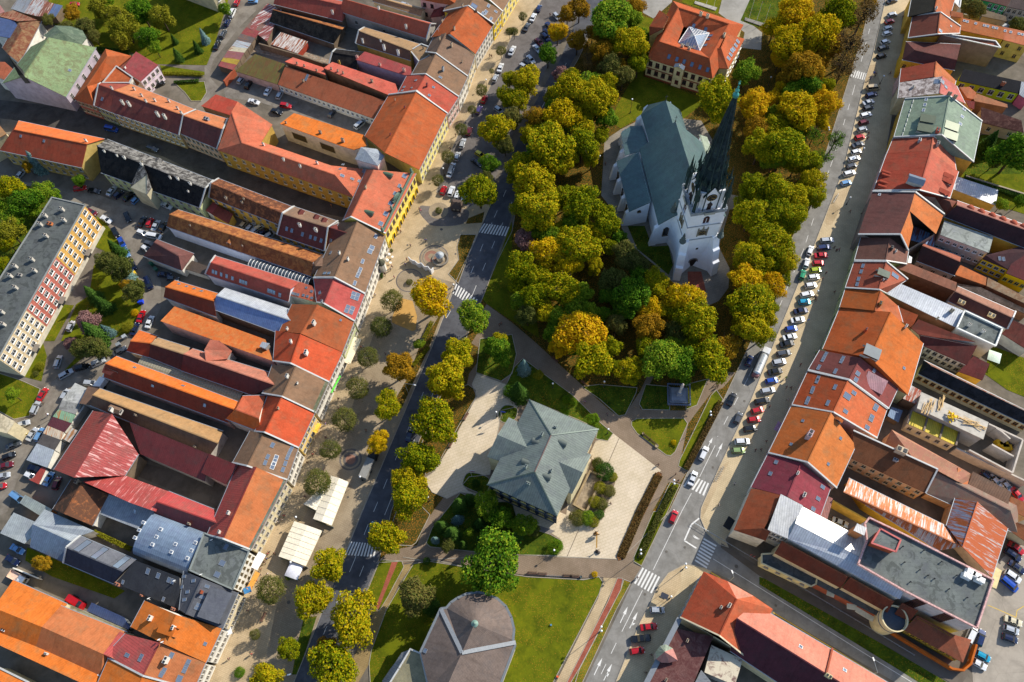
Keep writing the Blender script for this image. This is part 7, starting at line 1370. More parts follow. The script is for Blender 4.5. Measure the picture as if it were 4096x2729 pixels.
trees(psth,1,3,'1850,70,62,b 1800,200,100,c 2060,110,80,c 1960,190,42,g 1645,260,45,b 2185,480,262,t 1700,130,75,c 2250,60,110,g 2100,260,90,c 1760,310,60,q 1900,300,50,c')
trees(psth,1,2,'2120,1500,115,g 1870,1500,90,c 1960,1450,70,c')
trees('on the left promenade',1,0,'2072,830,56,d 2252,465,48,d 1985,1010,42,d 1885,1190,60,d 1762,1440,62,d 2165,655,24,d 2330,290,38,d')
trees('on the left promenade',2,0,'100,150,42,d 20,290,38,d')
trees(pn,2,0,'620,70,95,o 510,130,85,o 420,290,85,z 330,500,88,g 130,740,135,y 60,900,110,y 10,1080,90,q')
trees(pk,2,0,'900,170,200,t 1140,60,90,o 1100,190,100,g 600,370,95,o 740,290,70,o 820,480,110,o 700,560,80,r 1080,400,160,y 1160,580,100,y 900,620,115,q 1020,700,100,q 450,690,78,p 560,840,165,y 780,900,180,y 1000,640,90,o 480,1060,160,z 230,1090,110,o 470,1210,90,s 350,1340,215,y 640,1330,155,y 80,1540,140,y')
trees(pk,2,1,'160,240,110,g 540,480,110,g 360,620,100,g 520,760,120,g 980,620,80,g 1150,880,100,q 700,1300,100,g 560,1260,110,g 300,1300,110,y 1000,1180,90,g 1350,1130,90,y 1560,1330,120,y 140,1330,110,q 900,1150,90,g 60,1200,90,g')
trees(pk,2,0,'620,1180,110,g 300,1230,110,y 700,760,110,g 880,760,100,y 400,970,100,g 220,1440,120,g 480,1470,130,y 730,1450,90,y 940,300,110,g 840,330,90,o 1180,330,80,g 940,400,90,y 1040,300,80,q 700,980,130,y 860,1080,110,g 640,1180,120,y 380,880,90,y 160,1230,90,y 820,1240,80,y 560,720,90,y')
trees(pk,2,1,'480,250,120,y 100,330,110,y 420,560,100,y 760,600,110,y 210,560,90,g 500,860,130,z 760,880,80,y 240,1000,120,y 60,1060,90,y 1180,960,100,g 1400,1290,100,y 820,1330,80,g 960,1420,90,q 1460,1080,60,o 380,1500,90,g 1500,1500,110,q')
trees(pk,2,2,'560,40,100,g 900,60,110,y 1230,30,110,y 1180,230,90,g 1480,60,110,g 950,230,60,y 1730,60,110,o')
trees(prt,3,0,'240,300,90,g 430,470,90,y 400,640,90,g 190,720,100,o 120,820,80,z 520,800,90,y 330,900,100,y 60,1040,80,g 480,1110,90,z 240,1270,90,g 60,1460,120,g 60,250,110,z 350,200,110,z 560,280,110,o 330,480,120,z 480,560,100,o 220,860,110,g 420,860,100,z 180,1100,110,y 330,1180,90,y 60,1330,100,y 260,1500,110,y')
trees(prt,3,1,'160,330,100,y 120,550,110,y 60,850,110,y 140,980,80,y 330,180,90,y 300,380,80,y')
trees(prt,2,1,'2280,280,100,y 2120,300,80,y 2280,680,110,y 2290,900,120,y 2320,1100,110,y 2310,1330,110,y 2100,1320,100,y 2300,1500,110,y')
trees('between spire and school',2,0,'1880,900,190,y 2150,660,120,g 2230,960,150,z 2250,1180,120,o 2280,1350,150,y')
trees(pk,2,1,'200,120,190,y 260,370,200,y 650,330,175,y 860,480,140,y 110,640,100,p 330,760,160,z 600,690,190,y 90,900,150,y 450,1080,165,y 640,1130,105,g 200,1180,130,y 880,700,85,y 1060,780,125,q 930,1010,125,q 1300,1010,125,y 1100,1150,170,g 1280,1270,120,z 1600,1180,160,z 1700,1380,185,y 1250,1450,140,o 620,1480,215,z 420,1350,110,g 1450,1230,90,o 1010,1290,90,g')
trees(psth,2,3,'110,130,110,g 30,230,80,c 200,170,60,q')
trees(prt,2,1,'2230,150,135,y 2200,400,165,y 2330,560,140,y 2170,800,150,y 2140,1000,150,z 2200,1200,185,y 2190,1440,165,y')
trees(pk,2,2,'730,170,185,y 440,40,110,z 1090,270,130,y 1370,160,185,g 1560,230,150,g 1640,90,110,y 1830,180,180,y 1980,50,120,o')
trees(psth,2,2,'110,240,75,b 240,310,50,w 60,460,105,c 740,730,65,g')
trees(prt,3,1,'80,200,165,y 60,400,150,y 240,250,130,y 200,450,145,y 80,700,165,y 150,850,125,y 50,1060,120,z 420,90,115,y 20,1250,85,y 430,250,110,y 10,1400,40,o')
trees(prt,3,0,'250,100,165,z 640,130,165,y 450,330,185,z 200,400,165,z 560,430,140,o 330,640,170,o 110,540,90,z 380,790,140,g 280,1010,175,z 530,960,135,z 50,900,85,z 40,1170,120,y 150,1370,195,y 420,1250,90,s 620,1290,100,s 380,1500,115,y 740,430,165,r 880,130,150,r 690,620,140,r 930,20,60,o 500,1450,90,s')
def ray0(x,y,z):
 global OX,OY;OX=OY=0;return at(x,y,z)
cnt={}
for zone,x,y,rad,k in sorted(TREES,key=lambda t:t[2]):
 key=(zone,KD[k][2]);cnt.setdefault(key,[]).append((x,y,rad,k))
tot=0
for key,L in cnt.items():
 zone,nm=key
 for i,(x,y,rad,k)in enumerate(L):
  kind,ns,_=KD[k];z=6;
  for _ in range(3):
   p=ray0(x,y,z);r=(ray0(x+rad,y,z)-p).length;z={'ball':r*.95+2.2,'cone':r*1.25,'willow':r*1.2+1,'tall':r*1.05+3}.get(kind,r*1.15+2.0)
  c_,t_=proto(kind,tot%ns);tot+=1
  lab=f'{nm} {zone}'if len(L)==1 else f'{ordn(i+1)} {nm} from the top {zone}'
  rt=empty('conifer'if kind=='cone'else 'tree',V3(p,0),0,lab,'tree',f'{nm}s {zone}'if len(L)>1 else None)
  rnd=random.Random(tot);s=r*.97
  co_=obj('crown',c_,rt);co_.location=(0,0,z);sz=1.0
  ex=rnd.uniform(.86,1.12)if kind!='ball'else 1;co_.scale=(s*ex,s/ex,s*({'ball':.95}.get(kind,rnd.uniform(.88,1.15))));co_.rotation_euler=(0,0,rnd.uniform(0,6.28));co_.material_slots[0].link='OBJECT';co_.material_slots[0].material=LM[{'t':'g','q':'d','s':'g'}.get(k,k)]
  to=obj('trunk',t_,rt);to.location=(0,0,z);to.scale=(s*.8,s*.8,z/1.9);to.rotation_euler=co_.rotation_euler
def shrub(c,r,x,y,rad,k,label,flat=.7,name='shrub'):
 T(c,r);p=at(x,y,rad/60);rr=(at(x+rad,y,1)-at(x,y,1)).length;me_,_=proto('ball',int(x)%3);rt=empty(name,V3(p,0),0,label,name)
 o=obj('foliage',me_,rt);o.location=(0,0,rr*flat*.8);o.scale=(rr,rr,rr*flat);o.rotation_euler=(0,0,x);o.material_slots[0].link='OBJECT';o.material_slots[0].material=LM[k];return rt
for a in((2,2,1488,935,30,'z','small golden shrub on the triangular lawn by the long benches'),(2,3,760,578,32,'z','golden clipped shrub at the corner of the south lawn'),(2,3,398,325,80,'g','big green clipped bush at the end of the city hall lawn'),(2,2,790,1125,62,'d','olive bush at the upper tip of the bed beside the sunken court'),(2,2,850,1200,97,'c','dark green bush in the bed beside the sunken court'),(2,2,780,1195,36,'w','small bright yellow green bush by the sunken court corner'),(2,2,925,1250,52,'w','yellowish bush at the right of the bed beside the sunken court'),(2,2,895,1380,65,'d','long dull green bush on the plaza side of the sunken court'),(2,2,810,1350,65,'w','bright green bush along the court parapet, upper one'),(2,2,760,1480,65,'w','bright green bush along the court parapet, lower one'),(2,2,825,1500,65,'d','dull olive bush right of the lower parapet bush'),(2,3,600,60,84,'d','olive bush at the lower left end of the court planting'),(2,3,690,60,78,'g','deep green bush in the middle of the lower court planting'),(2,3,620,20,41,'w','small lime bush touching the city hall corner bed'),(2,3,750,95,58,'w','yellow bush at the lower right end of the court planting'),(2,3,800,30,54,'c','dark bush at the right end of the court planting'),(1,2,2345,460,80,'g','dark green shrub mass at the edge of the plaza behind the city hall'),(1,2,2020,1310,42,'c','dark round shrub in the small lawn with the flag'),(1,3,1570,455,38,'c','small dark shrub beside the tan path near the benches'),(2,2,500,540,45,'g','green shrub on the lawn behind the city hall, upper'),(2,2,560,560,40,'g','green shrub on the lawn behind the city hall, middle'),(2,2,480,660,50,'g','green shrub close to the rear eaves of the city hall'),(1,3,295,605,30,'g','small green shrub beside the little white pavilion'),(0,3,2200,1480,55,'g','green potted shrub on the lower left promenade'),(0,2,330,300,30,'d','low hedge clump at the corner of the apartment block'),(0,2,370,230,45,'w','yellowing shrub bed in front of the cream apartment section'),(1,1,1680,370,36,'d','planted island in the middle of the paved ring by the hut'),(1,1,1412,1028,34,'d','planted island in the oval paving near the zigzag sculpture'),(0,1,1240,1310,38,'z','golden shrub beside the blue bin and red car'),(0,1,1180,1440,60,'w','light green shrub at the corner of the back road')):
 shrub(*a)
def hedge(segs,w,h,k,label):
 P=[]
 for c,r,ps in segs:
  T(c,r);P+=[at(x,y,h/2)for x,y in ps]
 rt=empty('hedge',V3(P[0],0),0,label,'hedge');rnd=random.Random(len(label));V=[];Fc=[]
 for i in range(len(P)-1):
  a,b=P[i],P[i+1];d=b-a;L=d.length;d.normalize();s=Vector((-d.y,d.x,0))
  for _ in range(int(L*70*(w+h))):
   t,u,v=rnd.random()*L,rnd.uniform(-1,1),rnd.random();
   if rnd.random()<.5:v=rnd.uniform(.85,1.05)
   else:u=math.copysign(rnd.uniform(.85,1.05),u)
   p=V3(a+d*t+s*u*w/2,v*h+.1)-rt.location;n=Vector((rnd.gauss(0,1),rnd.gauss(0,1),rnd.gauss(.5,1))).normalized();q=n.orthogonal().normalized();e=n.cross(q);z_=.16;o=len(V)
   V.extend([p-q*z_,p-e*z_,p+q*z_,p+e*z_]);Fc.append((o,o+1,o+2,o+3))
 o=obj('foliage',mesh('foliage',V,Fc,LM[k]),rt)
hedge([(2,2,[(1920,560),(1600,1180)])],1.6,1.0,'q'if 'q'in LM else 'r','long brown clipped hedge strip between the grass verge and the right road')
hedge([(2,2,[(1495,1340),(1370,1568)]),(2,3,[(1180,420)])],1.6,1.0,'d','long clipped hedge beside the right road below the zebra crossing')
hedge([(2,2,[(1350,1230),(1180,1568)]),(2,3,[(1000,420)])],2.2,.5,'r','dense rose bed strip along the edge of the pale plaza')
hedge([(0,0,[(1500,680),(1870,690)])],1.2,.9,'w','clipped yellow green hedge beside the crimson roofed house')
hedge([(0,0,[(1600,760),(1830,745)])],1.0,.8,'c','dark clipped hedge round the small triangular garden')
hedge([(0,3,[(870,190),(1210,350)])],1.2,1.4,'w','bright green hedge between the garden strip and the vaulted roof')
hedge([(1,2,[(1590,60),(1440,230)])],1.0,.9,'w','narrow hedge along the left road beside the promenade');hedge([(1,1,[(1620,1390),(1540,1550)])],1.0,.9,'w','short hedge at the foot of the large golden tree')
hedge([(0,0,[(890,460),(1200,500)])],1.5,2.2,'c','dark hedge band between the church and the garden')
hedge([(3,1,[(1800,60),(2350,260)])],1.5,1.2,'c','green hedge behind the white roofed garden building')
# ================================================================ vehicles
CT={'hatchback':(4.0,1.72,.92,1.48,(-1.95,-1.55,.35,1.05,1.95)),'saloon':(4.6,1.78,.95,1.43,(-2.25,-.95,.35,1.1,2.25)),'estate':(4.6,1.78,.95,1.5,(-2.25,-1.95,.35,1.1,2.25)),'suv':(4.5,1.86,1.08,1.7,(-2.2,-1.85,.4,1.1,2.2)),'van':(5.0,1.92,1.15,1.95,(-2.45,-2.25,1.1,1.8,2.45)),'pickup':(5.2,1.85,1.1,1.75,(-2.6,-.5,.5,1.1,2.6))}
CM_={}
def car_parts(ty):
 if ty in CM_:return CM_[ty]
 L,Wd,belt,roof,(x0,x1,x2,x3,x4)=CT[ty];w=Wd/2;wt=w*.76
 hz=belt-.12
 st=[(x0-.04,.35,.62,belt-.22,.9),(x0+.05,.24,.66,belt-.02,.97),(x1,.22,.68,belt,1),(x2,.22,.68,belt,1),(x3,.22,.68,belt-.03,1),(x4-.35,.24,.66,hz-.05,.97),(x4-.04,.3,.6,hz-.2,.86),(x4,.38,.55,hz-.32,.78)]
 if ty in('saloon','pickup'):st.insert(2,(x1-.75,.22,.67,belt,1))
 cab={x1,x2}
 def ring(s):x,a,b,c,k=s;return[Vector((x,w*k*.96,a)),Vector((x,w*k,b)),Vector((x,w*k*.95,c))]
 body=MB()
 for i in range(len(st)-1):
  r0,r1=ring(st[i]),ring(st[i+1])
  for sg in(1,-1):
   for j in range(2):
    q=[Vector((v.x,v.y*sg,v.z))for v in(r0[j],r1[j],r1[j+1],r0[j+1])];body.add(q,[(0,1,2,3)if sg<0 else(3,2,1,0)])
  xa,xb=st[i][0],st[i+1][0]
  top=[r0[2],r1[2],Vector((r1[2].x,-r1[2].y,r1[2].z)),Vector((r0[2].x,-r0[2].y,r0[2].z))]
  m0,m1=Vector((xa,0,r0[2].z+.04)),Vector((xb,0,r1[2].z+.04))
  body.add([r0[2],r1[2],m1,m0],[(0,1,2,3)]);body.add([Vector((r0[2].x,-r0[2].y,r0[2].z)),m0,m1,Vector((r1[2].x,-r1[2].y,r1[2].z))],[(0,1,2,3)])
  body.add([Vector((xa,w*.9,.25)),Vector((xb,w*.9,.25)),Vector((xb,-w*.9,.25)),Vector((xa,-w*.9,.25))],[(0,1,2,3)])
 for s,fl in((st[0],0),(st[-1],1)):
  r=ring(s);body.add(r+[Vector((v.x,-v.y,v.z))for v in r[::-1]],[tuple(range(6))])
 xr=x0+.1 if ty not in('saloon','pickup')else x1-.55
 br=[Vector((xr,w*.93,belt)),Vector((x1+(.0 if ty=='hatchback'else .02),wt,roof-.02)),Vector((x2,wt,roof)),Vector((x3,w*.9,belt-.02))]
 top=MB();a,b=br[1],br[2];c0,c1=Vector((a.x,0,a.z+.05)),Vector((b.x,0,b.z+.05));M=lambda v:Vector((v.x,-v.y,v.z))
 top.add([a,b,c1,c0],[(0,1,2,3)]);top.add([M(a),c0,c1,M(b)],[(0,1,2,3)])
 for f in(.0,.42,.98):
  p=br[0].lerp(br[3],f)if f not in(0,.98)else(br[0]if f==0 else br[3]);q=br[1].lerp(br[2],f)if f not in(0,.98)else(br[1]if f==0 else br[2])
  for sg in(1,-1):top.tube(Vector((p.x,p.y*sg,p.z)),Vector((q.x,q.y*sg,q.z)),.05,n=5)
 top.box(((a.x+b.x)/2,wt*.93,roof+.02),(b.x-a.x,.05,.05));top.box(((a.x+b.x)/2,-wt*.93,roof+.02),(b.x-a.x,.05,.05))
 k=len(body.v);body.v+=top.v;body.f+=[tuple(i+k for i in f)for f in top.f]
 for sg in(1,-1):body.box((x3-.15,sg*(w+.1),belt+.04),(.14,.2,.14))
 if ty=='pickup':body.box((-1.6,0,belt-.05),(1.8,1.5,.05))
 ws=MB();ws.add([br[3],M(br[3]),M(br[2]),br[2]],[(3,2,1,0)]);ws.v=[v+Vector((.02,0,.01))for v in ws.v]
 rw=MB();rw.add([br[0],M(br[0]),M(br[1]),br[1]],[(0,1,2,3)])
 sw=MB()
 for sg in(1,-1):
  q=[Vector((v.x,v.y*sg,v.z))for v in br];sw.add(q,[(0,1,2,3)if sg<0 else(3,2,1,0)])
 wh=MB();wh.tube((0,-.11,0),(0,.11,0),.32,n=14);
 hub=MB();hub.tube((0,.1,0),(0,.125,0),.19,n=10)
 hl=MB();hl.ball((0,0,0),.15,(1,1.2,.6),8)
 CM_[ty]=dict(body=(body.v,body.f),windscreen=mesh('windscreen',ws.v,ws.f,CARGL),rear_window=mesh('rear_window',rw.v,rw.f,CARGL),side_windows=mesh('side_windows',sw.v,sw.f,CARGL),wheel=mesh('wheel',wh.v,wh.f,TYRE,smooth=False),rim=mesh('rim',hub.v,hub.f,STEEL),headlight=mesh('headlight',hl.v,hl.f,plain('e8e8e4',.2,.2),smooth=True),tail=mesh('taillight',hl.v,hl.f,plain('a01810',.3),smooth=True),bm={},W=w,x0=x0,x4=x4,belt=belt)
 return CM_[ty]
CC={'white':'e4e4e2','silver':'b4b8bc','dark grey':'4a4e54','black':'16171a','red':'b8141c','maroon':'6a1420','navy':'141e40','blue':'1c4aa8','light blue':'6a98c4','teal':'1e7c8c','green':'1c8a5c','lime':'a8b81c','yellow':'e4c814','cream':'d8ccaa','pale green':'8ca468','purple':'4a3a70','brown':'5a4034','cyan':'1c98b8','beige':'c0aa84','dark blue':'1a2c58'}
def carbody(ty,col):
 P=car_parts(ty)
 if col not in P['bm']:P['bm'][col]=mesh('body',P['body'][0],P['body'][1],carpaint(CC[col]))
 return P['bm'][col]
CARS=[]
def cars(zone,c,r,data,ang=None):
 """x,y,colour,type,angle : angle in image degrees from the right, pointing to the nose"""
 for e in data.split():
  q=e.replace('_',' ').split(',');CARS.append((zone,c*2354+float(q[0]),r*1568+float(q[1]),q[2],{'h':'hatchback','s':'saloon','e':'estate','u':'suv','v':'van','k':'pickup'}[q[3]],float(q[4])if len(q)>4 else ang))
za='in the long slanted row'
cars(za,3,0,'1140,8,black,s 1143,135,silver,h 1120,197,red,h 1105,260,silver,h 1097,308,white,h 1080,385,white,h 1063,440,dark_grey,e 1045,515,black,h 968,808,beige,v,5 953,872,dark_blue,e 925,940,silver,s 922,992,dark_grey,h 900,1057,white,e 882,1125,maroon,h 870,1190,silver,h 845,1262,red,h 828,1330,dark_grey,s 812,1397,white,h 793,1460,white,e 770,1527,dark_grey,h',16)
cars(za,3,1,'750,25,white,e 718,115,light_blue,h 545,642,silver,e,5 515,708,dark_blue,e,8 490,780,red,s,3 465,852,red,h,3 442,915,lime,h,8 420,980,white,h,8 395,1055,white,h,8 360,1138,white,e,12 338,1208,cyan,h,3 303,1290,navy,s,8 275,1373,white,s,8 215,1455,blue,h,8 202,1530,white,s,12',14)
cars(za,3,2,'175,25,black,s 145,112,dark_grey,e 103,195,silver,u 65,280,black,s 35,365,blue,h 0,455,silver,e',10)
cars(za,2,2,'2300,550,black,e,12 2258,638,red,h,15 2225,722,red,h,8 2190,806,black,h,8 2118,925,white,u,2 2083,1007,pale_green,h,2',10)
zl='on the right road lanes'
cars(zl,3,1,'388,735,white,h,70 355,850,white,h,75 318,958,green,h,72');cars(zl,2,2,'2182,180,dark_blue,h,68 2020,535,black,s,66 2080,708,dark_grey,h,66 1765,1032,white,e,66 1663,1262,white,s,68');cars(zl,2,3,'1485,48,red,h,68')
zb='below the tan kerb island'
cars(zb,2,3,'1338,905,silver,h,0 1258,1060,red,s,6 1188,1168,black,k,6 1152,1282,red,h,8')
zc='parked along the left cobbled street'
cars(zc,1,0,'2248,620,white,s,70 2200,718,silver,h,66 2350,470,silver,s,70 2100,912,red,h,65 2050,1010,purple,h,65 1960,1205,maroon,h,68 1900,1317,silver,e,72 1850,1437,silver,h,72 1800,1540,silver,e,66 2232,1010,silver,h,-35 2060,1420,yellow,h,-30 2030,1492,black,s,-35')
cars(zc,2,0,'248,75,dark_blue,h,68 195,158,white,s,66 135,247,dark_grey,s,64 5,460,white,s,66 230,448,silver,s,-50 172,545,silver,s,-50 148,588,black,h,-45 108,612,silver,h,-30 310,345,dark_blue,u,-45 325,300,navy,s,-45 248,385,maroon,h,-40 410,150,silver,h,-50 345,240,dark_blue,s,-45')
cars(zc,1,1,'1787,17,white,s,68 1723,180,red,h,68 1796,190,white,u,70 1850,227,white,h,72 1912,255,white,h,72')
cars('on the shaded left road',1,2,'1415,862,navy,s,70');cars('on the shaded left road',1,3,'1067,155,teal,h,70')
ze='in the walled parking yard'
cars(ze,1,0,'110,835,white,s,58 220,868,silver,e,62 275,972,red,u,-8 190,1025,black,s,-20 698,1042,dark_grey,h,55 955,1147,silver,v,40 -20,935,white,s,-15 1370,45,silver,h,-15');cars(ze,0,0,'2215,737,silver,h,52 2285,777,black,u,60')
zf='along the lane at the top left'
cars(zf,0,0,'2180,20,red,h,65 2135,118,white,v,65 2090,207,dark_blue,h,65 2052,312,dark_grey,e,65 1995,415,black,s,65 1460,775,black,s,25 685,40,red,h,5 2325,10,light_blue,h,0')
cars('on the shaded side street',0,0,'1025,1187,blue,v,-12 1400,1367,dark_grey,e,-18')
zg='along the left back road'
cars(zg,0,1,'195,28,silver,h,50 735,162,red,e,10 865,187,black,s,-10 1025,187,silver,s,50 1090,220,navy,h,40 1180,237,black,s,40 1250,267,light_blue,h,45 1530,322,white,s,-25 845,382,maroon,h,-25 975,449,white,s,-30 1170,427,black,s,-65 1305,470,black,s,62 1378,477,red,h,65 1432,505,silver,s,62 1315,575,white,e,-20 1420,605,white,v,-10 1500,520,black,s,50 1375,672,dark_grey,h,-15 1345,720,white,h,-30 1058,567,black,s,-60 1118,660,blue,s,-62 1367,1037,navy,v,-68 1297,1340,red,s,68 1376,1392,white,s,68 1238,1457,navy,s,68 1510,957,navy,s,-5 1590,995,dark_grey,h,-3 1222,870,navy,h,-65 1160,750,light_blue,s,-62 650,1430,silver,h,65')
cars(zg,0,2,'533,190,silver,e,72 605,302,silver,e,30 755,240,black,e,15 905,195,silver,u,25 1100,92,dark_grey,s,30 835,387,silver,e,-5 390,490,red,s,58 325,612,silver,e,65 205,765,silver,s,20 183,850,yellow,h,15 295,857,silver,s,55 365,860,light_blue,e,62 122,955,dark_grey,s,22 80,1057,black,h,22 50,1145,maroon,s,15 30,1240,silver,h,15 -5,1340,red,h,15 165,1440,light_blue,v,-35 280,1240,white,h,-25 322,1172,navy,s,-15 447,1267,light_blue,s,60 522,1307,maroon,h,70 598,492,silver,h,62')
zh='in the yards at the lower left'
cars(zh,0,3,'160,347,light_blue,s,-28 115,447,navy,s,-30')
zi='in the parking lot at the bottom right'
cars(zi,3,3,'665,100,cream,s,-22 2285,337,red,s,-35 2255,402,navy,e,-35 2290,512,navy,s,-35 2252,597,white,u,-35 2216,667,blue,v,-40 2257,1007,cream,s,-20 2240,1087,silver,h,-20 2227,1167,navy,h,-18 1955,1162,dark_blue,e,72 1865,1137,white,v,65 1978,1330,cyan,h,-28 1932,1397,white,s,-30')
cars('in the yard behind the construction site',3,2,'2095,1292,silver,s,-45 2192,1332,silver,s,-50 2292,1412,red,s,-50 2018,1252,navy,h,-40')
cars('in the small dark courtyard',0,1,'2242,492,beige,h,50 2302,520,silver,h,45');cars('in the small dark courtyard',1,1,'-5,545,silver,h,45 35,520,cream,h,30 75,562,navy,h,30 130,590,silver,h,30')
cn={}
for e in sorted(CARS,key=lambda t:t[2]):cn.setdefault((e[0],e[3],e[4]),[]).append(e)
for(zone,col,ty),L in cn.items():
 for i,(_,x,y,_,_,ang)in enumerate(L):
  P=car_parts(ty);p=ray0(x,y,.75);q=ray0(x+40*math.cos(R(ang)),y-40*math.sin(R(ang)),.75)
  tn={'suv':'off-road car','saloon':'saloon car','estate':'estate car','hatchback':'hatchback','van':'van','pickup':'pickup truck'}[ty]
  lab=f'{col} {tn} {zone}'if len(L)==1 else f'{ordn(i+1)} {col} {tn} from the top {zone}'
  d=q-p;zb_=.1 if zone in()else .02
  rt=empty('van'if ty=='van'else 'pickup_truck'if ty=='pickup'else 'parked_car',V3(p,zb_),math.atan2(d.y,d.x),lab,'van'if ty=='van'else 'car','cars '+zone)
  obj('body',carbody(ty,col),rt);obj('windscreen',P['windscreen'],rt);obj('rear_window',P['rear_window'],rt);obj('side_windows',P['side_windows'],rt)
  for sx in(P['x0']+.75,P['x4']-.8):
   for sy in(-1,1):
    wo=obj('wheel',P['wheel'],rt);wo.location=(sx,sy*(P['W']-.1),.32);wo.rotation_euler=(0,0,0 if sy>0 else math.pi);obj('rim',P['rim'],wo)
  for sy in(-1,1):
   h=obj('headlight',P['headlight'],rt);h.location=(P['x4']-.1,sy*(P['W']-.32),.66);h=obj('taillight',P['tail'],rt);h.location=(P['x0']+.03,sy*(P['W']-.25),.8)
def lorry(c,r,x,y,ang,label,parts,L=7.0,cat='truck'):
 T(c,r);p=at(x,y,1.3);q=at(x+40*math.cos(R(ang)),y-40*math.sin(R(ang)),1.3);d=q-p
 rt=empty('truck',V3(p,.02),math.atan2(d.y,d.x),label,cat)
 for nm,fn,m in parts:
  mb=MB();fn(mb);mb.build(nm,m,rt)
 wh=MB();wh.tube((0,-.16,0),(0,.16,0),.5,n=14);me_=mesh('wheel',wh.v,wh.f,TYRE)
 for sx in(-L*.36,-L*.2,L*.34):
  for sy in(-1,1):o=obj('wheel',me_,rt);o.location=(sx,sy*1.05,.5)
 return rt
def tank(mb):
 k=len(mb.v);mb.lathe([(.05,-4.0),(.8,-3.9),(1.12,-3.5),(1.12,3.0),(.8,3.35),(.05,3.4)],(0,0,0),18)
 for i in range(k,len(mb.v)):v=mb.v[i];mb.v[i]=Vector((v.z-.8,v.x,v.y+2.0))
def cab(mb,x=3.9,col=0):mb.box((x,0,1.6),(2.1,2.35,2.5),taper=.93)
lorry(2,2,2290,200,66,'long white tanker lorry with a shiny round tank on the right road',[('tank',tank,plain('dcdedc',.3,.3)),('cab',lambda m:cab(m,4.0),carpaint(CC['white'])),('windscreen',lambda m:m.box((4.95,0,2.1),(.12,2.0,.9),Matrix.Rotation(R(-6),3,'Y')),CARGL),('chassis',lambda m:m.box((-.3,0,.8),(9.4,1.0,.3)),DARK),('rear_equipment',lambda m:(m.box((-4.9,0,1.5),(.5,2.0,1.8)),m.box((-5.25,0,2.2),(.3,1.6,.15)),m.box((-5.25,.6,1.2),(.2,.3,1.5))),plain('8a5a5a')),('walkway',lambda m:(m.box((-.8,0,3.16),(6,.5,.08)),m.tube((-1,0,3.1),(-1,0,3.3),.3)),STEEL)],9.5)
lorry(1,2,1040,1145,66,'dark cab lorry with a grey flat topped box parked beside the left road',[('cargo_box',lambda m:m.box((-1.2,0,1.75),(6,2.35,2.3)),plain('84827c',.7)),('cab',lambda m:cab(m,3.0),plain('202224',.5)),('windscreen',lambda m:m.box((4.0,0,2.1),(.12,2.0,.9)),CARGL),('chassis',lambda m:m.box((0,0,.7),(7.6,1.0,.3)),DARK)],7.5)
lorry(0,2,945,380,55,'white box van lorry parked at the end of the garage row',[('cargo_box',lambda m:m.box((-.8,0,1.7),(3.6,2.1,2.2)),plain('e6e4e2')),('cab',lambda m:m.box((1.9,0,1.2),(1.7,2.0,1.8),taper=.85),carpaint(CC['white'])),('windscreen',lambda m:m.box((2.6,0,1.7),(.12,1.7,.8),Matrix.Rotation(R(-20),3,'Y')),CARGL)],5.5)
lorry(0,3,165,610,-28,'white dropside truck with open bed beside the orange roof',[('flat_bed',lambda m:(m.box((-1.3,0,1.0),(3.6,2.1,.15)),m.box((-1.3,1.05,1.3),(3.6,.08,.5)),m.box((-1.3,-1.05,1.3),(3.6,.08,.5)),m.box((-3.1,0,1.3),(.08,2.1,.5))),plain('d8b8a0')),('cab',lambda m:m.box((1.6,0,1.3),(2.2,2.0,2.0),taper=.85),carpaint(CC['white'])),('windscreen',lambda m:m.box((2.6,0,1.7),(.12,1.7,.9),Matrix.Rotation(R(-20),3,'Y')),CARGL)],6)
lorry(0,3,700,835,-32,'red panel van with a ribbed roof beside the solar canopy',[('body',lambda m:(m.box((-.9,0,1.35),(3.8,1.95,2.1),taper=.94),[m.box((-.9+t*.7,0,2.43),(.15,1.7,.05))for t in(-2,-1,0,1,2)]),carpaint(CC['red'])),('cab',lambda m:m.box((1.7,0,1.0),(1.9,1.9,1.3),taper=.85),carpaint(CC['red'])),('windscreen',lambda m:m.box((1.3,0,1.85),(1.0,1.6,.1),Matrix.Rotation(R(35),3,'Y')),CARGL)],5.2,'van')
# ================================================================ people
PC={}
def skinmesh(name,pts,edges,rad,m):
 me=bpy.data.meshes.new('t');me.from_pydata(pts,edges,[]);o=bpy.data.objects.new('t',me);COL.objects.link(o)
 sm_=o.modifiers.new('s','SKIN');o.modifiers.new('u','SUBSURF').levels=1
 sv_=me.skin_vertices[0]if me.skin_vertices else None
 if sv_ is None:
  bm=bmesh.new();bm.from_mesh(me);bm.verts.layers.skin.verify();bm.to_mesh(me);bm.free();sv_=me.skin_vertices[0]
 for i,r in enumerate(rad):sv_.data[i].radius=(r,r)
 sv_.data[0].use_root=True
 dg=bpy.context.evaluated_depsgraph_get();dg.update();nm=bpy.data.meshes.new_from_object(o.evaluated_get(dg));nm.name=name
 bpy.data.objects.remove(o);nm.materials.clear();nm.materials.append(m)
 for p in nm.polygons:p.use_smooth=True
 return nm
SKIN=plain('b98468',.6);
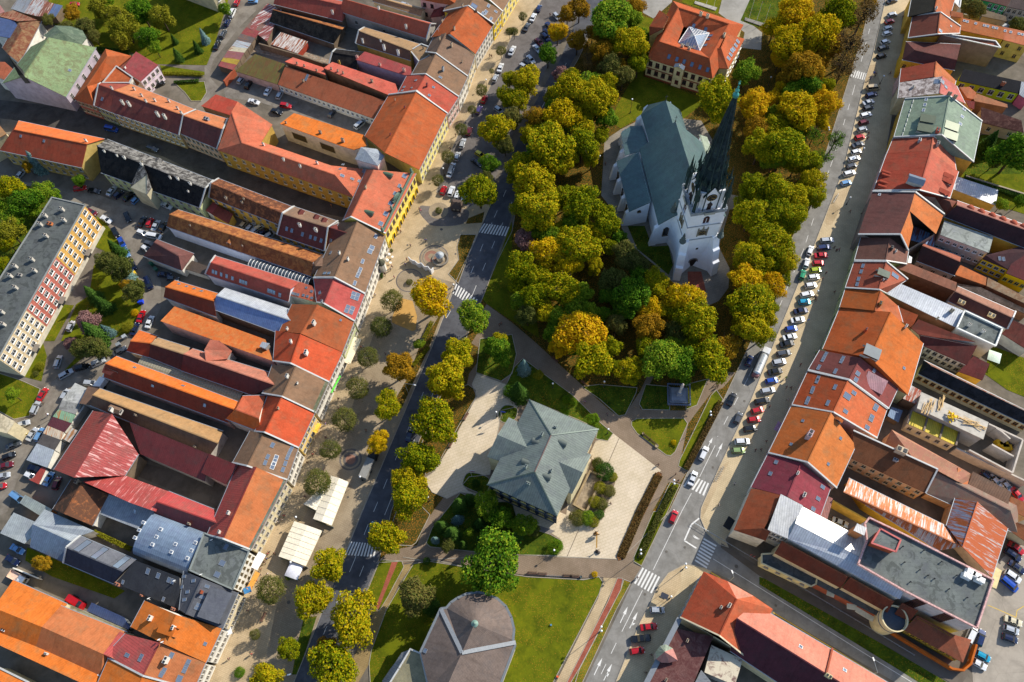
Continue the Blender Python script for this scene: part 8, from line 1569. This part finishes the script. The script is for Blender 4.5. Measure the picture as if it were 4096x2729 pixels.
def pose(kind):
 if kind in PC:return PC[kind]
 st={'walking':.28,'standing':.06}[kind]
 J=[(0,0,.95),(0,0,1.15),(0,0,1.38),(0,0,1.5),(.01,0,1.62),(.02,0,1.74),(st,.1,.5),(st*1.1+.02,.1,.08),(st*1.1+.2,.1,.04),(-st*.5,-.1,.5),(-st*1.6,-.1,.1),(-st*1.6+.16,-.1,.04),(0,.2,1.38),(-st*.6,.25,1.1),(-st*.1+.05,.24,.86),(-st*.1+.12,.23,.78),(0,-.2,1.38),(st*.5,-.25,1.1),(st*1.1,-.22,.88),(st*1.1+.07,-.2,.8)]
 E_=[(0,1),(1,2),(2,3),(3,4),(4,5),(0,6),(6,7),(7,8),(0,9),(9,10),(10,11),(2,12),(12,13),(13,14),(14,15),(2,16),(16,17),(17,18),(18,19)]
 Rd=[.13,.12,.13,.055,.1,.07,.075,.05,.04,.075,.05,.04,.065,.045,.036,.03,.065,.045,.036,.03]
 b=skinmesh('body',J,E_,Rd,SKIN)
 j=skinmesh('jacket',[J[0],J[1],J[2],J[12],J[13],J[14],J[16],J[17],J[18]],[(0,1),(1,2),(2,3),(3,4),(4,5),(2,6),(6,7),(7,8)],[.165,.155,.165,.085,.062,.05,.085,.062,.05],DARK)
 t=skinmesh('trousers',[J[0],J[6],J[7],J[9],J[10]],[(0,1),(1,2),(0,3),(3,4)],[.15,.095,.07,.095,.07],DARK)
 mb=MB();mb.ball((.0,0,1.68),.115,(1,.95,1),10);h=mesh('hair',mb.v,mb.f,plain('2c2018'),smooth=True)
 PC[kind]=(b,j,t,h);return PC[kind]
JC={'black':'1c1c20','dark blue':'1c2844','red':'a82430','bright green':'58c828','white':'e0ddd8','grey':'70747a','pink':'c46a8a','blue':'2c5ca8','maroon':'5c2030','brown':'6a4a34'}
PEOPLE=[]
def folk(zone,c,r,data):
 for e in data.split():
  q=e.replace('_',' ').split(',');PEOPLE.append((zone,c*2354+float(q[0]),r*1568+float(q[1]),q[2],'walking'if len(q)<4 or q[3]=='w'else 'standing'))
folk('on the right street pavement',3,0,'1240,158,dark_blue 980,672,black 992,686,dark_blue 1125,672,dark_blue 925,1227,black,s 918,1272,black,s 945,720,blue')
folk('on the right street pavement',3,1,'755,377,black 612,1118,maroon 610,708,black,s 630,735,maroon,s 655,726,pink 865,396,black 535,942,dark_blue,s 503,995,maroon 437,1170,dark_blue,s 440,1188,black')
folk('on the right street pavement',3,2,'300,217,maroon 165,337,bright_green 108,332,bright_green 170,425,dark_blue 212,430,maroon 183,540,white 15,602,grey 445,107,bright_green')
folk('on the right street pavement',2,2,'2240,1002,maroon 2290,998,dark_blue 2047,1312,white 1905,1505,white 2340,922,maroon')
folk('on the paths around the city hall',2,2,'1345,1135,black 1530,1282,black,s 1505,1222,brown,s 875,672,dark_blue 670,558,blue 1878,397,black 1894,417,black 905,1492,black')
folk('at the lower crossing of the right road',2,3,'1155,607,grey 1282,1317,dark_blue 1230,1480,black')
folk('on the left promenade',1,3,'120,372,dark_blue 105,388,red 168,385,black 95,432,blue 80,468,dark_blue 30,575,grey 42,533,brown 5,640,red 105,575,white 255,38,red 238,75,white,s 200,95,white,s')
folk('on the left promenade',1,2,'880,330,grey 760,620,pink,s 640,760,blue 470,1120,black,s 620,1180,white 1010,820,brown 965,57,red 985,52,white 640,887,dark_blue 540,1022,brown 520,1042,red 757,532,maroon 1190,115,grey 450,1430,dark_blue')
folk('near the zigzag panels',1,1,'1330,560,black 1420,690,grey,s 1560,640,blue 1270,980,pink,s 1500,352,brown 1515,366,pink 1385,815,maroon,s 1372,862,blue 1247,880,dark_blue 1238,905,white 1095,1142,white 1186,950,black 1815,1055,white')
folk('on the shaded path through the park',1,1,'2240,1418,dark_blue 2256,1405,maroon');folk('in the shaded side street',1,1,'692,322,brown,s')
folk('on the left promenade',0,3,'2280,912,dark_blue 2105,1352,dark_blue 2310,1310,red 2350,600,red');folk('on the left promenade',1,0,'2150,512,black 2167,517,black 1835,1242,black 1785,1367,black')
folk('on the left cobbled street',2,0,'350,137,maroon');folk('beside the church wall',2,0,'860,1507,black');folk('beside the left lane',0,2,'435,678,pink 395,570,brown')
pn_={}
for e in sorted(PEOPLE,key=lambda t:t[2]):pn_.setdefault((e[0],e[3],e[4]),[]).append(e)
rnd_=random.Random(4)
for(zone,col,ps),L in pn_.items():
 for i,(_,x,y,_,_)in enumerate(L):
  p=ray0(x,y,.9);b,j,t,h=pose(ps);lab=f'person {ps} in {col} {zone}'if len(L)==1 else f'{ordn(i+1)} person {ps} in {col} from the top {zone}'
  rt=empty('person',V3(p,.11),rnd_.choice([R(60),R(240),R(100),R(-30)]),lab,'person','people '+zone)
  obj('body',b,rt);o=obj('jacket',j,rt);o.material_slots[0].link='OBJECT';o.material_slots[0].material=plain(JC[col],.8)
  o=obj('trousers',t,rt);o.material_slots[0].link='OBJECT';o.material_slots[0].material=plain(rnd_.choice(['20242e','2c3448','1a1a1c','4c4640']),.8);obj('hair',h,rt)
# ================================================================ lamps and street furniture
def lamp(c,r,x,y,label,h=4.2,n=1,zb=.1,px=None):
 """x,y is the globe"""
 T(c,r);p=at(x,y,h);rt=empty('street_lamp',V3(p,zb),0,label,'street lamp','globe street lamps')
 mb=MB();mb.tube((0,0,0),(0,0,h-.3),.09,.05,8);mb.lathe([(.2,0),(.2,.5),(.1,.6)],(0,0,0),8)
 if n>1:mb.tube((0,-.5*(n-1),h-.5),(0,.5*(n-1),h-.5),.05,n=6)
 mb.build('pole',DARK,rt)
 for i in range(n):
  q=MB();q.ball((0,(i-(n-1)/2)*1.0,h),.3,(1,1,1),12);q.build('globe',plain('e8eaea',.25),rt,True)
for a in((2,0,1105,915,'single globe lamp on the lawn between the school and the church',7,1),(2,0,807,1435,'single globe lamp on the path left of the church roof',5,1),(3,0,1066,700,'single globe lamp on the right pavement beside the upper crossing',4,1),(3,0,883,1365,'single globe lamp at the end of the upper slanted car row',4,1),(3,0,28,712,'single globe lamp on the lawn under golden trees right of the school',4,1),(3,0,560,1185,'pair of globes on one mast among the trees by the right road',7,2),(3,1,757,250,'single globe lamp on the tan pavement peninsula of the right street',4,1),(3,1,460,1108,'single globe lamp beside the white cars of the slanted row',4,1),(2,2,850,375,'single globe lamp at the shaded tree edge above the long path',4,1),(2,2,376,392,'single globe lamp on the shaded lawn left of the long path',3.5,1),(2,2,886,812,'single globe lamp at the tip of the city hall rear lawn',4,1),(2,2,1827,667,'pair of globes on a mast in the hedge strip by the right road',8,2),(2,2,1492,1297,'pair of globes on a mast beside the zebra crossing',8,2),(2,3,387,357,'single globe lamp rising from the big clipped bush',4,1),(2,3,1185,372,'group of globes on a mast at the lower end of the hedge',8,2),(2,3,1600,500,'branched white lamp cluster on the tan corner of the junction',6,2),(2,3,822,1080,'pair of globes on a mast in the strip between red path and road',8,2),(2,3,1465,783,'single globe lamp on the lower tan kerb island',4,1),(1,2,957,1250,'single globe lamp on the promenade near the parked lorry',4,1),(1,2,1580,1438,'single globe lamp at the lower end of the leafy verge',4,1),(1,2,2208,655,'dark globe lamp on the shaded plaza behind the city hall',4,1),(1,3,367,52,'single globe lamp between the two white marquees',4,1),(1,3,318,467,'single globe lamp beside the small white pavilion',4,1),(1,0,2114,735,'single globe lamp on the left promenade near the silver saloon car',4,1),(1,0,1720,1550,'single globe lamp on the promenade below the silver cars',4,1),(0,2,440,674,'small white lamp at the bend of the left lane',3,1),(1,1,1815,1050,'white lamp head beside the lower zebra crossing of the left road',4,1),(1,1,960,945,'x',4,0)):
 if a[6]:lamp(*a)
def arm_lamp(c,r,x,y,x2,y2,label,h=8):
 """x,y foot, x2,y2 lamp head"""
 T(c,r);b=at(x,y,0);t=at(x2,y2,h);rt=empty('street_light',V3(b,.05),0,label,'street light');mb=MB();v=V3(t-b,0)
 mb.tube((0,0,0),(0,0,h-.4),.11,.07,8);mb.tube((0,0,h-.4),(v.x,v.y,h),.06,.05,6);mb.build('pole',STEEL,rt)
 q=MB();q.box((0,0,0),(.9,.32,.16),Matrix.Rotation(math.atan2(v.y,v.x),3,'Z'));o=q.build('lamp_head',WHITE,rt);o.location=(v.x,v.y,h)
arm_lamp(2,3,1985,650,2025,555,'tall white curved road light beside the pink roof hip');arm_lamp(3,3,905,1500,970,1358,'tall white angled road light over the side street');arm_lamp(1,2,1400,480,1460,405,'road light leaning over the shaded left road');arm_lamp(1,3,250,1560,305,1500,'double headed road light at the bottom left promenade edge')
def thing(name,label,cat,c,r,x,y,build,ang=0,z=.11,zp=0):
 T(c,r);p=at(x,y,zp);q=at(x+40*math.cos(R(ang)),y-40*math.sin(R(ang)),zp);d=q-p;rt=empty(name,V3(p,z),math.atan2(d.y,d.x),label,cat)
 for nm,fn,m in build:
  mb=MB();fn(mb);mb.build(nm,m,rt,nm in('canopy',))
 return rt
def bench(label,c,r,x,y,ang):
 thing('park_bench',label,'bench',c,r,x,y,[('seat',lambda m:[m.box((0,t*.16,.45),(2.6,.12,.05))for t in(-1,0,1)],plain('6a4a3c',.7)),('backrest',lambda m:[m.box((0,.35,.6+t*.15),(2.6,.05,.11))for t in(0,1,2)],plain('6a4a3c',.7)),('leg',lambda m:m.box((-1.1,.05,.22),(.1,.55,.44)),DARK),('leg',lambda m:m.box((1.1,.05,.22),(.1,.55,.44)),DARK)],ang)
bench('leftmost bench at the top edge of the south lawn',2,3,185,572,-3);bench('second bench at the top edge of the south lawn',2,3,278,580,-3);bench('third bench on the south lawn edge, right of the bicycle rack',2,3,508,597,-4);bench('rightmost bench on the south lawn edge beside the golden shrub',2,3,575,602,-4)
bench('upper slatted bench beside the triangular lawn',2,2,1235,893,-38);bench('lower slatted bench beside the triangular lawn',2,2,1290,937,-38)
bench('long bench on the plaza edge under the trees, upper one',1,2,1935,700,60);bench('long bench on the plaza edge below the leafy verge',1,2,1800,950,63);bench('bench in the shade of the long park path',2,2,660,400,-48);bench('bench beside the dark trees at the upper bend of the park path',2,2,390,180,-40);bench('wooden bench on the lower left promenade',1,3,75,975,65)
thing('bicycle_rack','long low metal bicycle rack between the benches of the south lawn','bicycle rack',2,3,395,595,[('rail',lambda m:[m.tube((-2.6+t*.5,-.3,0),(-2.6+t*.5,.3,.5),.04,n=5)for t in range(11)]+[m.box((0,0,.1),(5.4,.06,.06))],STEEL)],-3)
def pot(mb,r=.6):mb.lathe([(r*.7,0),(r,.1),(r,.75),(r*.85,.75),(r*.8,.6)],(0,0,0),6)
thing('planter','hexagonal concrete planter at the end of the lower slatted bench','planter',2,2,1328,972,[('bowl',pot,plaster('a8987c'))]);thing('litter_bin','round concrete bin at the end of the upper slatted bench','bin',2,2,1203,858,[('bowl',lambda m:pot(m,.35),plaster('a8987c'))]);thing('litter_bin','green grey litter bin beside the rightmost lawn bench','bin',2,3,633,605,[('bowl',lambda m:pot(m,.35),plain('4a5a5c'))])
mc=thing('memorial_column','white statue column inside a dark stone balustrade square under the trees','monument',2,2,1530,505,[('pedestal',lambda m:(m.box((0,0,.25),(5.6,5.0,.4)),m.box((0,0,.65),(4.4,4,.4)),m.box((0,0,1.8),(1.5,1.5,2.2))),plaster('9a9ca4')),('column',lambda m:m.lathe([(.5,2.9),(.42,3.1),(.36,6.8),(.55,7),(.5,7.2)],(0,0,0),14),plaster('d4ccc4')),('statue',lambda m:(m.lathe([(.42,7.2),(.32,8),(.38,8.5),(.15,8.75)],(0,0,0),10),m.ball((0,0,8.95),.2),m.box((0,.3,8.3),(.2,.5,.15))),plaster('d0c0b4'))],-3)
mb=MB()
for sx in(-1,1):
 for k_ in range(12):mb.box((sx*3.3,-3.1+k_*.56,.65),(.22,.22,.9));mb.box((-3.1+k_*.56,sx*3.3,.65),(.22,.22,.9))
 mb.box((sx*3.3,0,1.15),(.35,6.9,.14));mb.box((0,sx*3.3,1.17),(6.4,.35,.14))
mb.build('balustrade',plaster('70788c'),mc)
T(1,1);zz=[(1400,795),(1432,825),(1460,830),(1490,858),(1520,850),(1550,885),(1580,882),(1608,918),(1628,893)]
P_=[at(x,y,2.6)for x,y in zz];rt=empty('exhibition_screen',V3(P_[4],.1),0,'white zigzag row of exhibition panels casting long striped shadows','exhibition panels')
for i in range(len(P_)-1):
 a,b=P_[i]-rt.location,P_[i+1]-rt.location;d=V3(b-a,0);mb=MB();mb.box((0,0,1.3),(d.length+.1,.16,2.5));o=mb.build('panel',plain('ecebe8',.5),rt);o.location=V3((a+b)/2,0);o.rotation_euler=(0,0,math.atan2(d.y,d.x))
thing('advertising_column','round concrete basin ring around a white stepped cone roofed column','advertising column',1,1,1697,820,[('drum',lambda m:m.lathe([(1.2,0),(1.2,2.6)],(0,0,0),24),plaster('c0b8a8')),('canopy',lambda m:m.lathe([(1.45,2.6),(1.4,2.75),(1.1,2.85),(1.05,3.0),(.75,3.1),(.7,3.2),(.4,3.3),(.1,3.5)],(0,0,0),28),plain('9aa0a4',.5)),('bench_ring',lambda m:m.lathe([(2.2,0),(2.2,.5),(2.75,.5),(2.75,0)],(0,0,0),32),plaster('8c8478'))])
thing('kiosk_hut','small dark wooden hut with window openings beside the white cars','hut',1,1,1850,350,[('wall',lambda m:m.box((0,0,1.2),(3.2,3,2.4)),plain('3a2c24',.8)),('roof',lambda m:(m.add([(-2,-2,2.3),(2,-2,2.3),(2,2,2.3),(-2,2,2.3),(-1.2,0,3.5),(1.2,0,3.5)],[(0,1,5,4),(1,2,5),(2,3,4,5),(3,0,4),(3,2,1,0)])),plain('4a3c34',.8)),('window',lambda m:(m.box((-.7,-1.52,1.3),(.8,.08,1)),m.box((.7,-1.52,1.3),(.8,.08,1))),plain('8a8070'))],-8)
def umb(label,c,r,x,y,col='dcd4c4',rad=.8,h=2.4,name='parasol'):
 thing(name,label,'parasol',c,r,x,y,[('canopy',lambda m:m.lathe([(rad,h-.35),(rad*.5,h),(.03,h+.3)],(0,0,0),10),plain(col,.8)),('pole',lambda m:m.tube((0,0,0),(0,0,h),.04),STEEL),('table',lambda m:(m.tube((rad+.3,0,.7),(rad+.3,0,.75),.4,n=12),m.tube((rad+.3,0,0),(rad+.3,0,.7),.04)),WHITE)])
umb('upper pale parasol in front of the white row house',1,1,1228,806);umb('lower pale parasol in front of the white row house',1,1,1211,860)
for i_,(x,y)in enumerate(((1248,742),(1183,905),(1156,985),(1158,965))):shrub(1,1,x,y,15,'c',['single','upper','lower','middle'][i_]+' small pointed shrub in a pot before the white row houses',1.6,'potted_shrub')
T(1,1)
c_=at(1150,860,4);rt=empty('roof_lantern_porch',V3(c_,.1),R(-25),'domed bay porch with greenish metal roof projecting from the white row house','bay window');mb=MB();mb.lathe([(1.3,0),(1.3,4.6)],(0,0,0),8);mb.build('wall',WWH,rt);mb=MB();mb.lathe([(1.5,4.6),(1.2,5.2),(.5,5.8),(.1,6.2)],(0,0,0),8);mb.build('roof',roofm('5c5c4c'),rt)
def marquee(label,c,r,pts,he,hr,m=plain('e8ddc4',.8)):
 T(c,r);P=[at(*p,he)for p in pts];b=Bld();r1=(P[0]+P[3])/2+Vector((0,0,hr-he));r2=(P[1]+P[2])/2+Vector((0,0,hr-he))
 rt=empty('marquee',V3(sum(P,Vector())/4,.1),0,label,'marquee');L=rt.location;q=[p-L for p in P]+[r1-L,r2-L]
 mb=MB();mb.add(q,[(0,4,5,1),(4,3,2,5),(0,3,4),(1,5,2)]);mb.build('canopy',m,rt)
 for k in range(4):
  mb=MB();mb.tube(V3(q[k],0),q[k],.08);mb.build('post',STEEL,rt)
 for k,(i,j)in enumerate(((0,1),(1,2),(2,3),(3,0))):
  a,d=q[i],q[j]-q[i];mb=MB();mb.add([a*.999,q[j]*.999,q[j]*.999-Vector((0,0,.5)),a*.999-Vector((0,0,.5))],[(0,1,2,3)]);mb.build('valance',m,rt)
 mb=MB();
 for t in range(1,7):mb.tube(q[0].lerp(q[1],t/7)+Vector((0,0,.03)),q[4].lerp(q[5],t/7)+Vector((0,0,.03)),.05,n=4);mb.tube(q[3].lerp(q[2],t/7)+Vector((0,0,.03)),q[4].lerp(q[5],t/7)+Vector((0,0,.03)),.05,n=4)
 mb.build('frame',plain('c8bca4',.7),rt)
 mb=MB();a,d=q[2],q[1]-q[2];mb.add([V3(q[1],0),V3(q[2],0),V3(q[2],1.0),V3(q[1],1.0)],[(0,1,2,3)]);mb.build('side_screen',plain('2c5a3c',.8),rt)
marquee('upper white marquee with a ridge roof partly under a clipped tree',1,2,[(690,1240),(525,1635),(693,1697),(850,1297)][::1],3.2,4.0)
marquee('white front bay of the upper marquee reaching toward the clipped tree',1,2,[(610,1330),(437,1500),(555,1560),(655,1400)],3.0,3.6)
marquee('lower cream marquee with a ribbed low roof beside the green screens',1,3,[(352,90),(207,413),(455,502),(605,177)],3.2,3.8)
thing('pavilion','small white pyramid pavilion tent beside the lower cream marquee','pavilion',1,3,372,560,[('canopy',lambda m:m.add([(-2,-2,2.3),(2,-2,2.3),(2,2,2.3),(-2,2,2.3),(0,0,3.6)],[(0,1,4),(1,2,4),(2,3,4),(3,0,4)]),plain('dcdce4',.7)),('post',lambda m:m.tube((-1.9,-1.9,0),(-1.9,-1.9,2.3),.06),STEEL),('post',lambda m:m.tube((1.9,-1.9,0),(1.9,-1.9,2.3),.06),STEEL),('post',lambda m:m.tube((1.9,1.9,0),(1.9,1.9,2.3),.06),STEEL),('post',lambda m:m.tube((-1.9,1.9,0),(-1.9,1.9,2.3),.06),STEEL),('counter',lambda m:m.box((0,-1.6,.5),(3,.5,1)),plain('3a5a4a'))],-20)
thing('pavilion','pale green pyramid garden tent behind the maroon roofs at the right','pavilion',3,2,2045,175,[('canopy',lambda m:m.add([(-1.8,-1.8,2.3),(1.8,-1.8,2.3),(1.8,1.8,2.3),(-1.8,1.8,2.3),(0,0,3.4)],[(0,1,4),(1,2,4),(2,3,4),(3,0,4)]),plain('c8d8c4',.7)),('post',lambda m:[m.tube((a,b,0),(a,b,2.3),.05)for a in(-1.7,1.7)for b in(-1.7,1.7)],STEEL)],-20)
def awn(label,c,r,x,y,ang,L,W_,col,h=2.8):
 thing('awning',label,'awning',c,r,x,y,[('fabric',lambda m:m.box((0,0,h),(L,W_,.08),Matrix.Rotation(R(14),3,'X')),plain(col,.8)),('arm',lambda m:(m.tube((-L*.45,-W_*.4,h-.1),(-L*.45,W_*.5,h-.5),.03),m.tube((L*.45,-W_*.4,h-.1),(L*.45,W_*.5,h-.5),.03)),STEEL)],ang,zp=h)
awn('long cream awning before the pale green row house',1,2,885,90,66,9,2.4,'e4d4b4');awn('yellow shop awning with toy displays under the vivid orange roof',1,2,560,800,63,3,1.6,'e8b840');awn('bright green shop fascia awning below the cream facade',1,2,735,400,62,6,.5,'58c83c')
awn('white awning at the lower left promenade',1,3,20,455,60,4.5,2.2,'e8e6e2');awn('orange brown awning beside the flat roofed white house',0,3,2330,640,62,5,1.4,'d0903c');awn('blue shop awning at the white flat roofed house corner',0,3,2275,725,20,2,1.6,'3c7cb0');awn('white awning under the bright orange row house',0,3,2080,1110,20,3,1.8,'eceae6');awn('yellow awning arch on the promenade near the top of the large orange hall',1,0,1560,1480,60,3,1.4,'e8c84c');awn('pink shop awning on the right street pavement',3,2,95,790,62,3,1.6,'b088a0');awn('black flat canopy at the rust red corner house',2,3,1995,110,60,3.4,2.2,'1a1c20',2.9)
def ring_man(m):m.lathe([(.5,0),(.55,.3),(.2,.4)],(0,0,0),12);m.tube((0,0,.3),(0,.1,1.5),.12,.16);m.ball((0,.12,1.7),.16);m.tube((0,.1,1.4),(.6,.3,2.1),.06);m.tube((0,.1,1.4),(-.5,.4,1.9),.06)
thing('bronze_sculpture','upper bronze figure sculpture with a disc on the plaza','sculpture',2,3,772,205,[('figure',ring_man,plain('6a4c28',.4,.7)),('disc',lambda m:m.tube((0,-.5,1.4),(0,-.62,1.4),.9,n=20),plain('7a5a2c',.4,.7))]);thing('bronze_sculpture','lower bronze figure sculpture beside the brass strip on the plaza','sculpture',2,3,780,372,[('figure',ring_man,plain('4c4440',.4,.7)),('stone',lambda m:m.ball((.5,-.2,.3),.5),plain('5a5048',.6))])
Ln([(2,3,[(780,215),(778,335)])],.35,.13,plain('a8803c',.5,.4));Ln([(2,3,[(614,165),(506,415)])],.15,.13,plain('4a3c30'));Ln([(2,2,[(988,888),(885,1122)])],.15,.13,plain('4a3c30'))
def flag(label,c,r,x,y,cols,h=6):
 T(c,r);b=at(x,y,h);rt=empty('flagpole',V3(b,.1),0,label,'flag');mb=MB();mb.tube((0,0,0),(0,0,h),.05,.03);mb.build('pole',WHITE,rt)
 for k,cc in enumerate(cols):mb=MB();mb.box((.5,0,h-.3-.35*k),(1.4,.05,.34),Matrix.Rotation(R(20),3,'Y'));mb.build('flag',plain(cc,.8),rt)
flag('white blue and red flag on a pole beside the small plaza lawn',1,2,1970,1192,['e8e8ec','2c3c9a','c01c28'])
flag('blue flag in the shaded bed on the plaza behind the city hall',1,2,2255,650,['1c3cb0','1c3cb0'])
for i_,(x,y,x2,y2)in enumerate(((2180,168,2222,10),(2250,195,2292,32),(2322,218,2362,60))):
 T(2,0);b=at(x,y,0);t_=at(x2,y2,8);rt=empty('flagpole',V3(b,.1),0,['left','middle','right'][i_]+' bare white flagpole of the three on the lawn right of the school','flagpole','bare flagpoles right of the school');mb=MB();mb.tube((0,0,0),(0,0,9),.07,.04);mb.build('pole',WHITE,rt)
for i_,(x,y)in enumerate(((1717,15),(1787,42),(1855,65))):
 T(2,0);b=at(x,y,0);rt=empty('flagpole',V3(b,.1),0,['left','middle','right'][i_]+' bare white flagpole of the three above the school','flagpole','bare flagpoles above the school');mb=MB();mb.tube((0,0,0),(0,0,8),.07,.04);mb.build('pole',WHITE,rt)
T(2,0);area('flag_plinth',[(1685,8),(1888,70),(1870,97),(1675,30)],.4,plaster('a8a298'));area('flag_plinth',[(2145,160),(2354,225),(2354,260),(2138,185)],.4,plaster('8c8880'))
T(2,3)
def binn(label,c,r,x,y,col,ang=0,s=1):thing('waste_container',label,'bin',c,r,x,y,[('container',lambda m:m.box((0,0,.6*s),(1.2*s,1.0*s,1.2*s),taper=1.08),plain(col,.5)),('lid',lambda m:m.box((0,0,1.25*s),(1.35*s,1.15*s,.1)),plain(col,.4))],ang)
binn('bright blue recycling container on the bend of the back road',0,1,1305,1218,'1c40c8',10,1.2);binn('yellow recycling container behind the blue spruce',0,1,1248,960,'e0b81c',-60);binn('grey green container beside the pale recycling bins',0,1,1440,918,'3c6a54',-40);binn('green container beside the maroon outbuilding',0,1,1400,870,'2c6a4c',-40);binn('silver recycling container at the lower corner of the green',0,1,1155,1540,'9aa0a4',30);binn('grey recycling container next to the silver one',0,2,1100,45,'80868a',30);binn('orange litter bin beside the red brick path',2,3,418,1520,'d8582c',0,.4);binn('blue cover in the grass of the south lawn',2,3,358,1046,'4a80a0',0,.35)
thing('bus_shelter','dark rounded glass shelter on the lower tan kerb island','shelter',2,3,1390,790,[('roof',lambda m:m.box((0,0,2.5),(2.0,1.4,.1)),plain('3a3c44',.3)),('post',lambda m:m.tube((-.9,.6,0),(-.9,.6,2.5),.04),STEEL),('post',lambda m:m.tube((.9,.6,0),(.9,.6,2.5),.04),STEEL),('seat',lambda m:m.box((0,.3,.45),(1.6,.4,.06)),DARK)],-25)
thing('bicycle_rack','sloping metal bicycle rack on the tan pavement by the wine red house','bicycle rack',2,2,1905,1225,[('rail',lambda m:[m.tube((-2.4+t*.6,-.5,0),(-2.4+t*.6,.5,.6),.05,n=5)for t in range(9)]+[m.tube((-2.6,0,.5),(2.6,0,.5),.05)],STEEL)],60);thing('bicycle_rack','metal bicycle rack on the tan peninsula of the right street','bicycle rack',3,1,620,262,[('rail',lambda m:[m.tube((-2.0+t*.6,-.4,0),(-2.0+t*.6,.4,.6),.05,n=5)for t in range(7)]+[m.tube((-2.2,0,.5),(2.2,0,.5),.05)],STEEL)],60)
def sign(label,c,r,x,y,col,shape='round',h=2.6):
 thing('road_sign',label,'road sign',c,r,x,y,[('post',lambda m:m.tube((0,0,0),(0,0,h),.04),STEEL),('plate',lambda m:(m.tube((0,-.03,h),(0,.03,h),.38,n=16)if shape=='round'else m.box((0,0,h),(.7,.05,.7))),plain(col,.4))],20)
sign('blue square crossing sign beside the upper zebra of the right road',3,0,950,718,'1c50b0','sq');sign('blue parking sign at the end of the navy and white car row',3,1,350,1410,'1c50b0','sq');sign('left red round sign by the railing of the side street',2,3,2178,418,'c83038');sign('right red round sign by the railing of the side street',2,3,2206,433,'c83038')
thing('railing','long white metal railing along the side street pavement','railing',3,3,280,690,[('rail',lambda m:(m.tube((-32,0,1),(32,0,1),.05),m.tube((-32,0,.5),(32,0,.5),.035),[m.tube((-32+t*2,0,0),(-32+t*2,0,1),.04,n=5)for t in range(33)]),STEEL)],-31)
def wall(label,c,r,pts,h,w_,m,name='garden_wall'):
 T(c,r);P=[at(x,y,h)for x,y in pts];rt=empty(name,V3(P[0],0),0,label,'wall')
 for i in range(len(P)-1):
  a,b=P[i]-rt.location,P[i+1]-rt.location;d=V3(b-a,0);mb=MB();mb.box((0,0,h/2-.01*i),(d.length+w_*.8,w_,h));o=mb.build('wall',m,rt);o.location=V3((a+b)/2,0);o.rotation_euler=(0,0,math.atan2(d.y,d.x))
wall('old brick wall with orange coping between the coloured garages and the yard',0,0,[(2150,640),(2060,740)],3,.6,plaster('a85a40'))
wall('crumbling long stone wall dividing the rubble yard from the mossy roof',1,0,[(30,400),(380,500),(700,610)],3,.5,WST)
wall('low stone garden wall at the right edge behind the green roofed houses',3,1,[(1830,50),(2350,210)],1.6,.5,plaster('a89c88'));wall('dark retaining wall behind the garage row',0,2,[(770,600),(660,760)],2.6,.6,WGY);wall('white low wall along the narrow yard at the lower left',0,3,[(120,520),(350,615)],2,.3,WWH);wall('yellow wall at the side of the long rusty hall',3,2,[(600,1470),(905,1640)],5,.4,WYE)
wall('ochre boundary wall with orange coping at the annex corner',3,3,[(1160,1120),(1700,1445),(1800,1460),(1870,1400),(1920,1230)],2.2,.5,plaster('b8642c'));wall('pale retaining wall along the garden at the top right',3,0,[(1790,125),(1990,175),(2300,290)],2.4,.4,plaster('b4ae9c'))
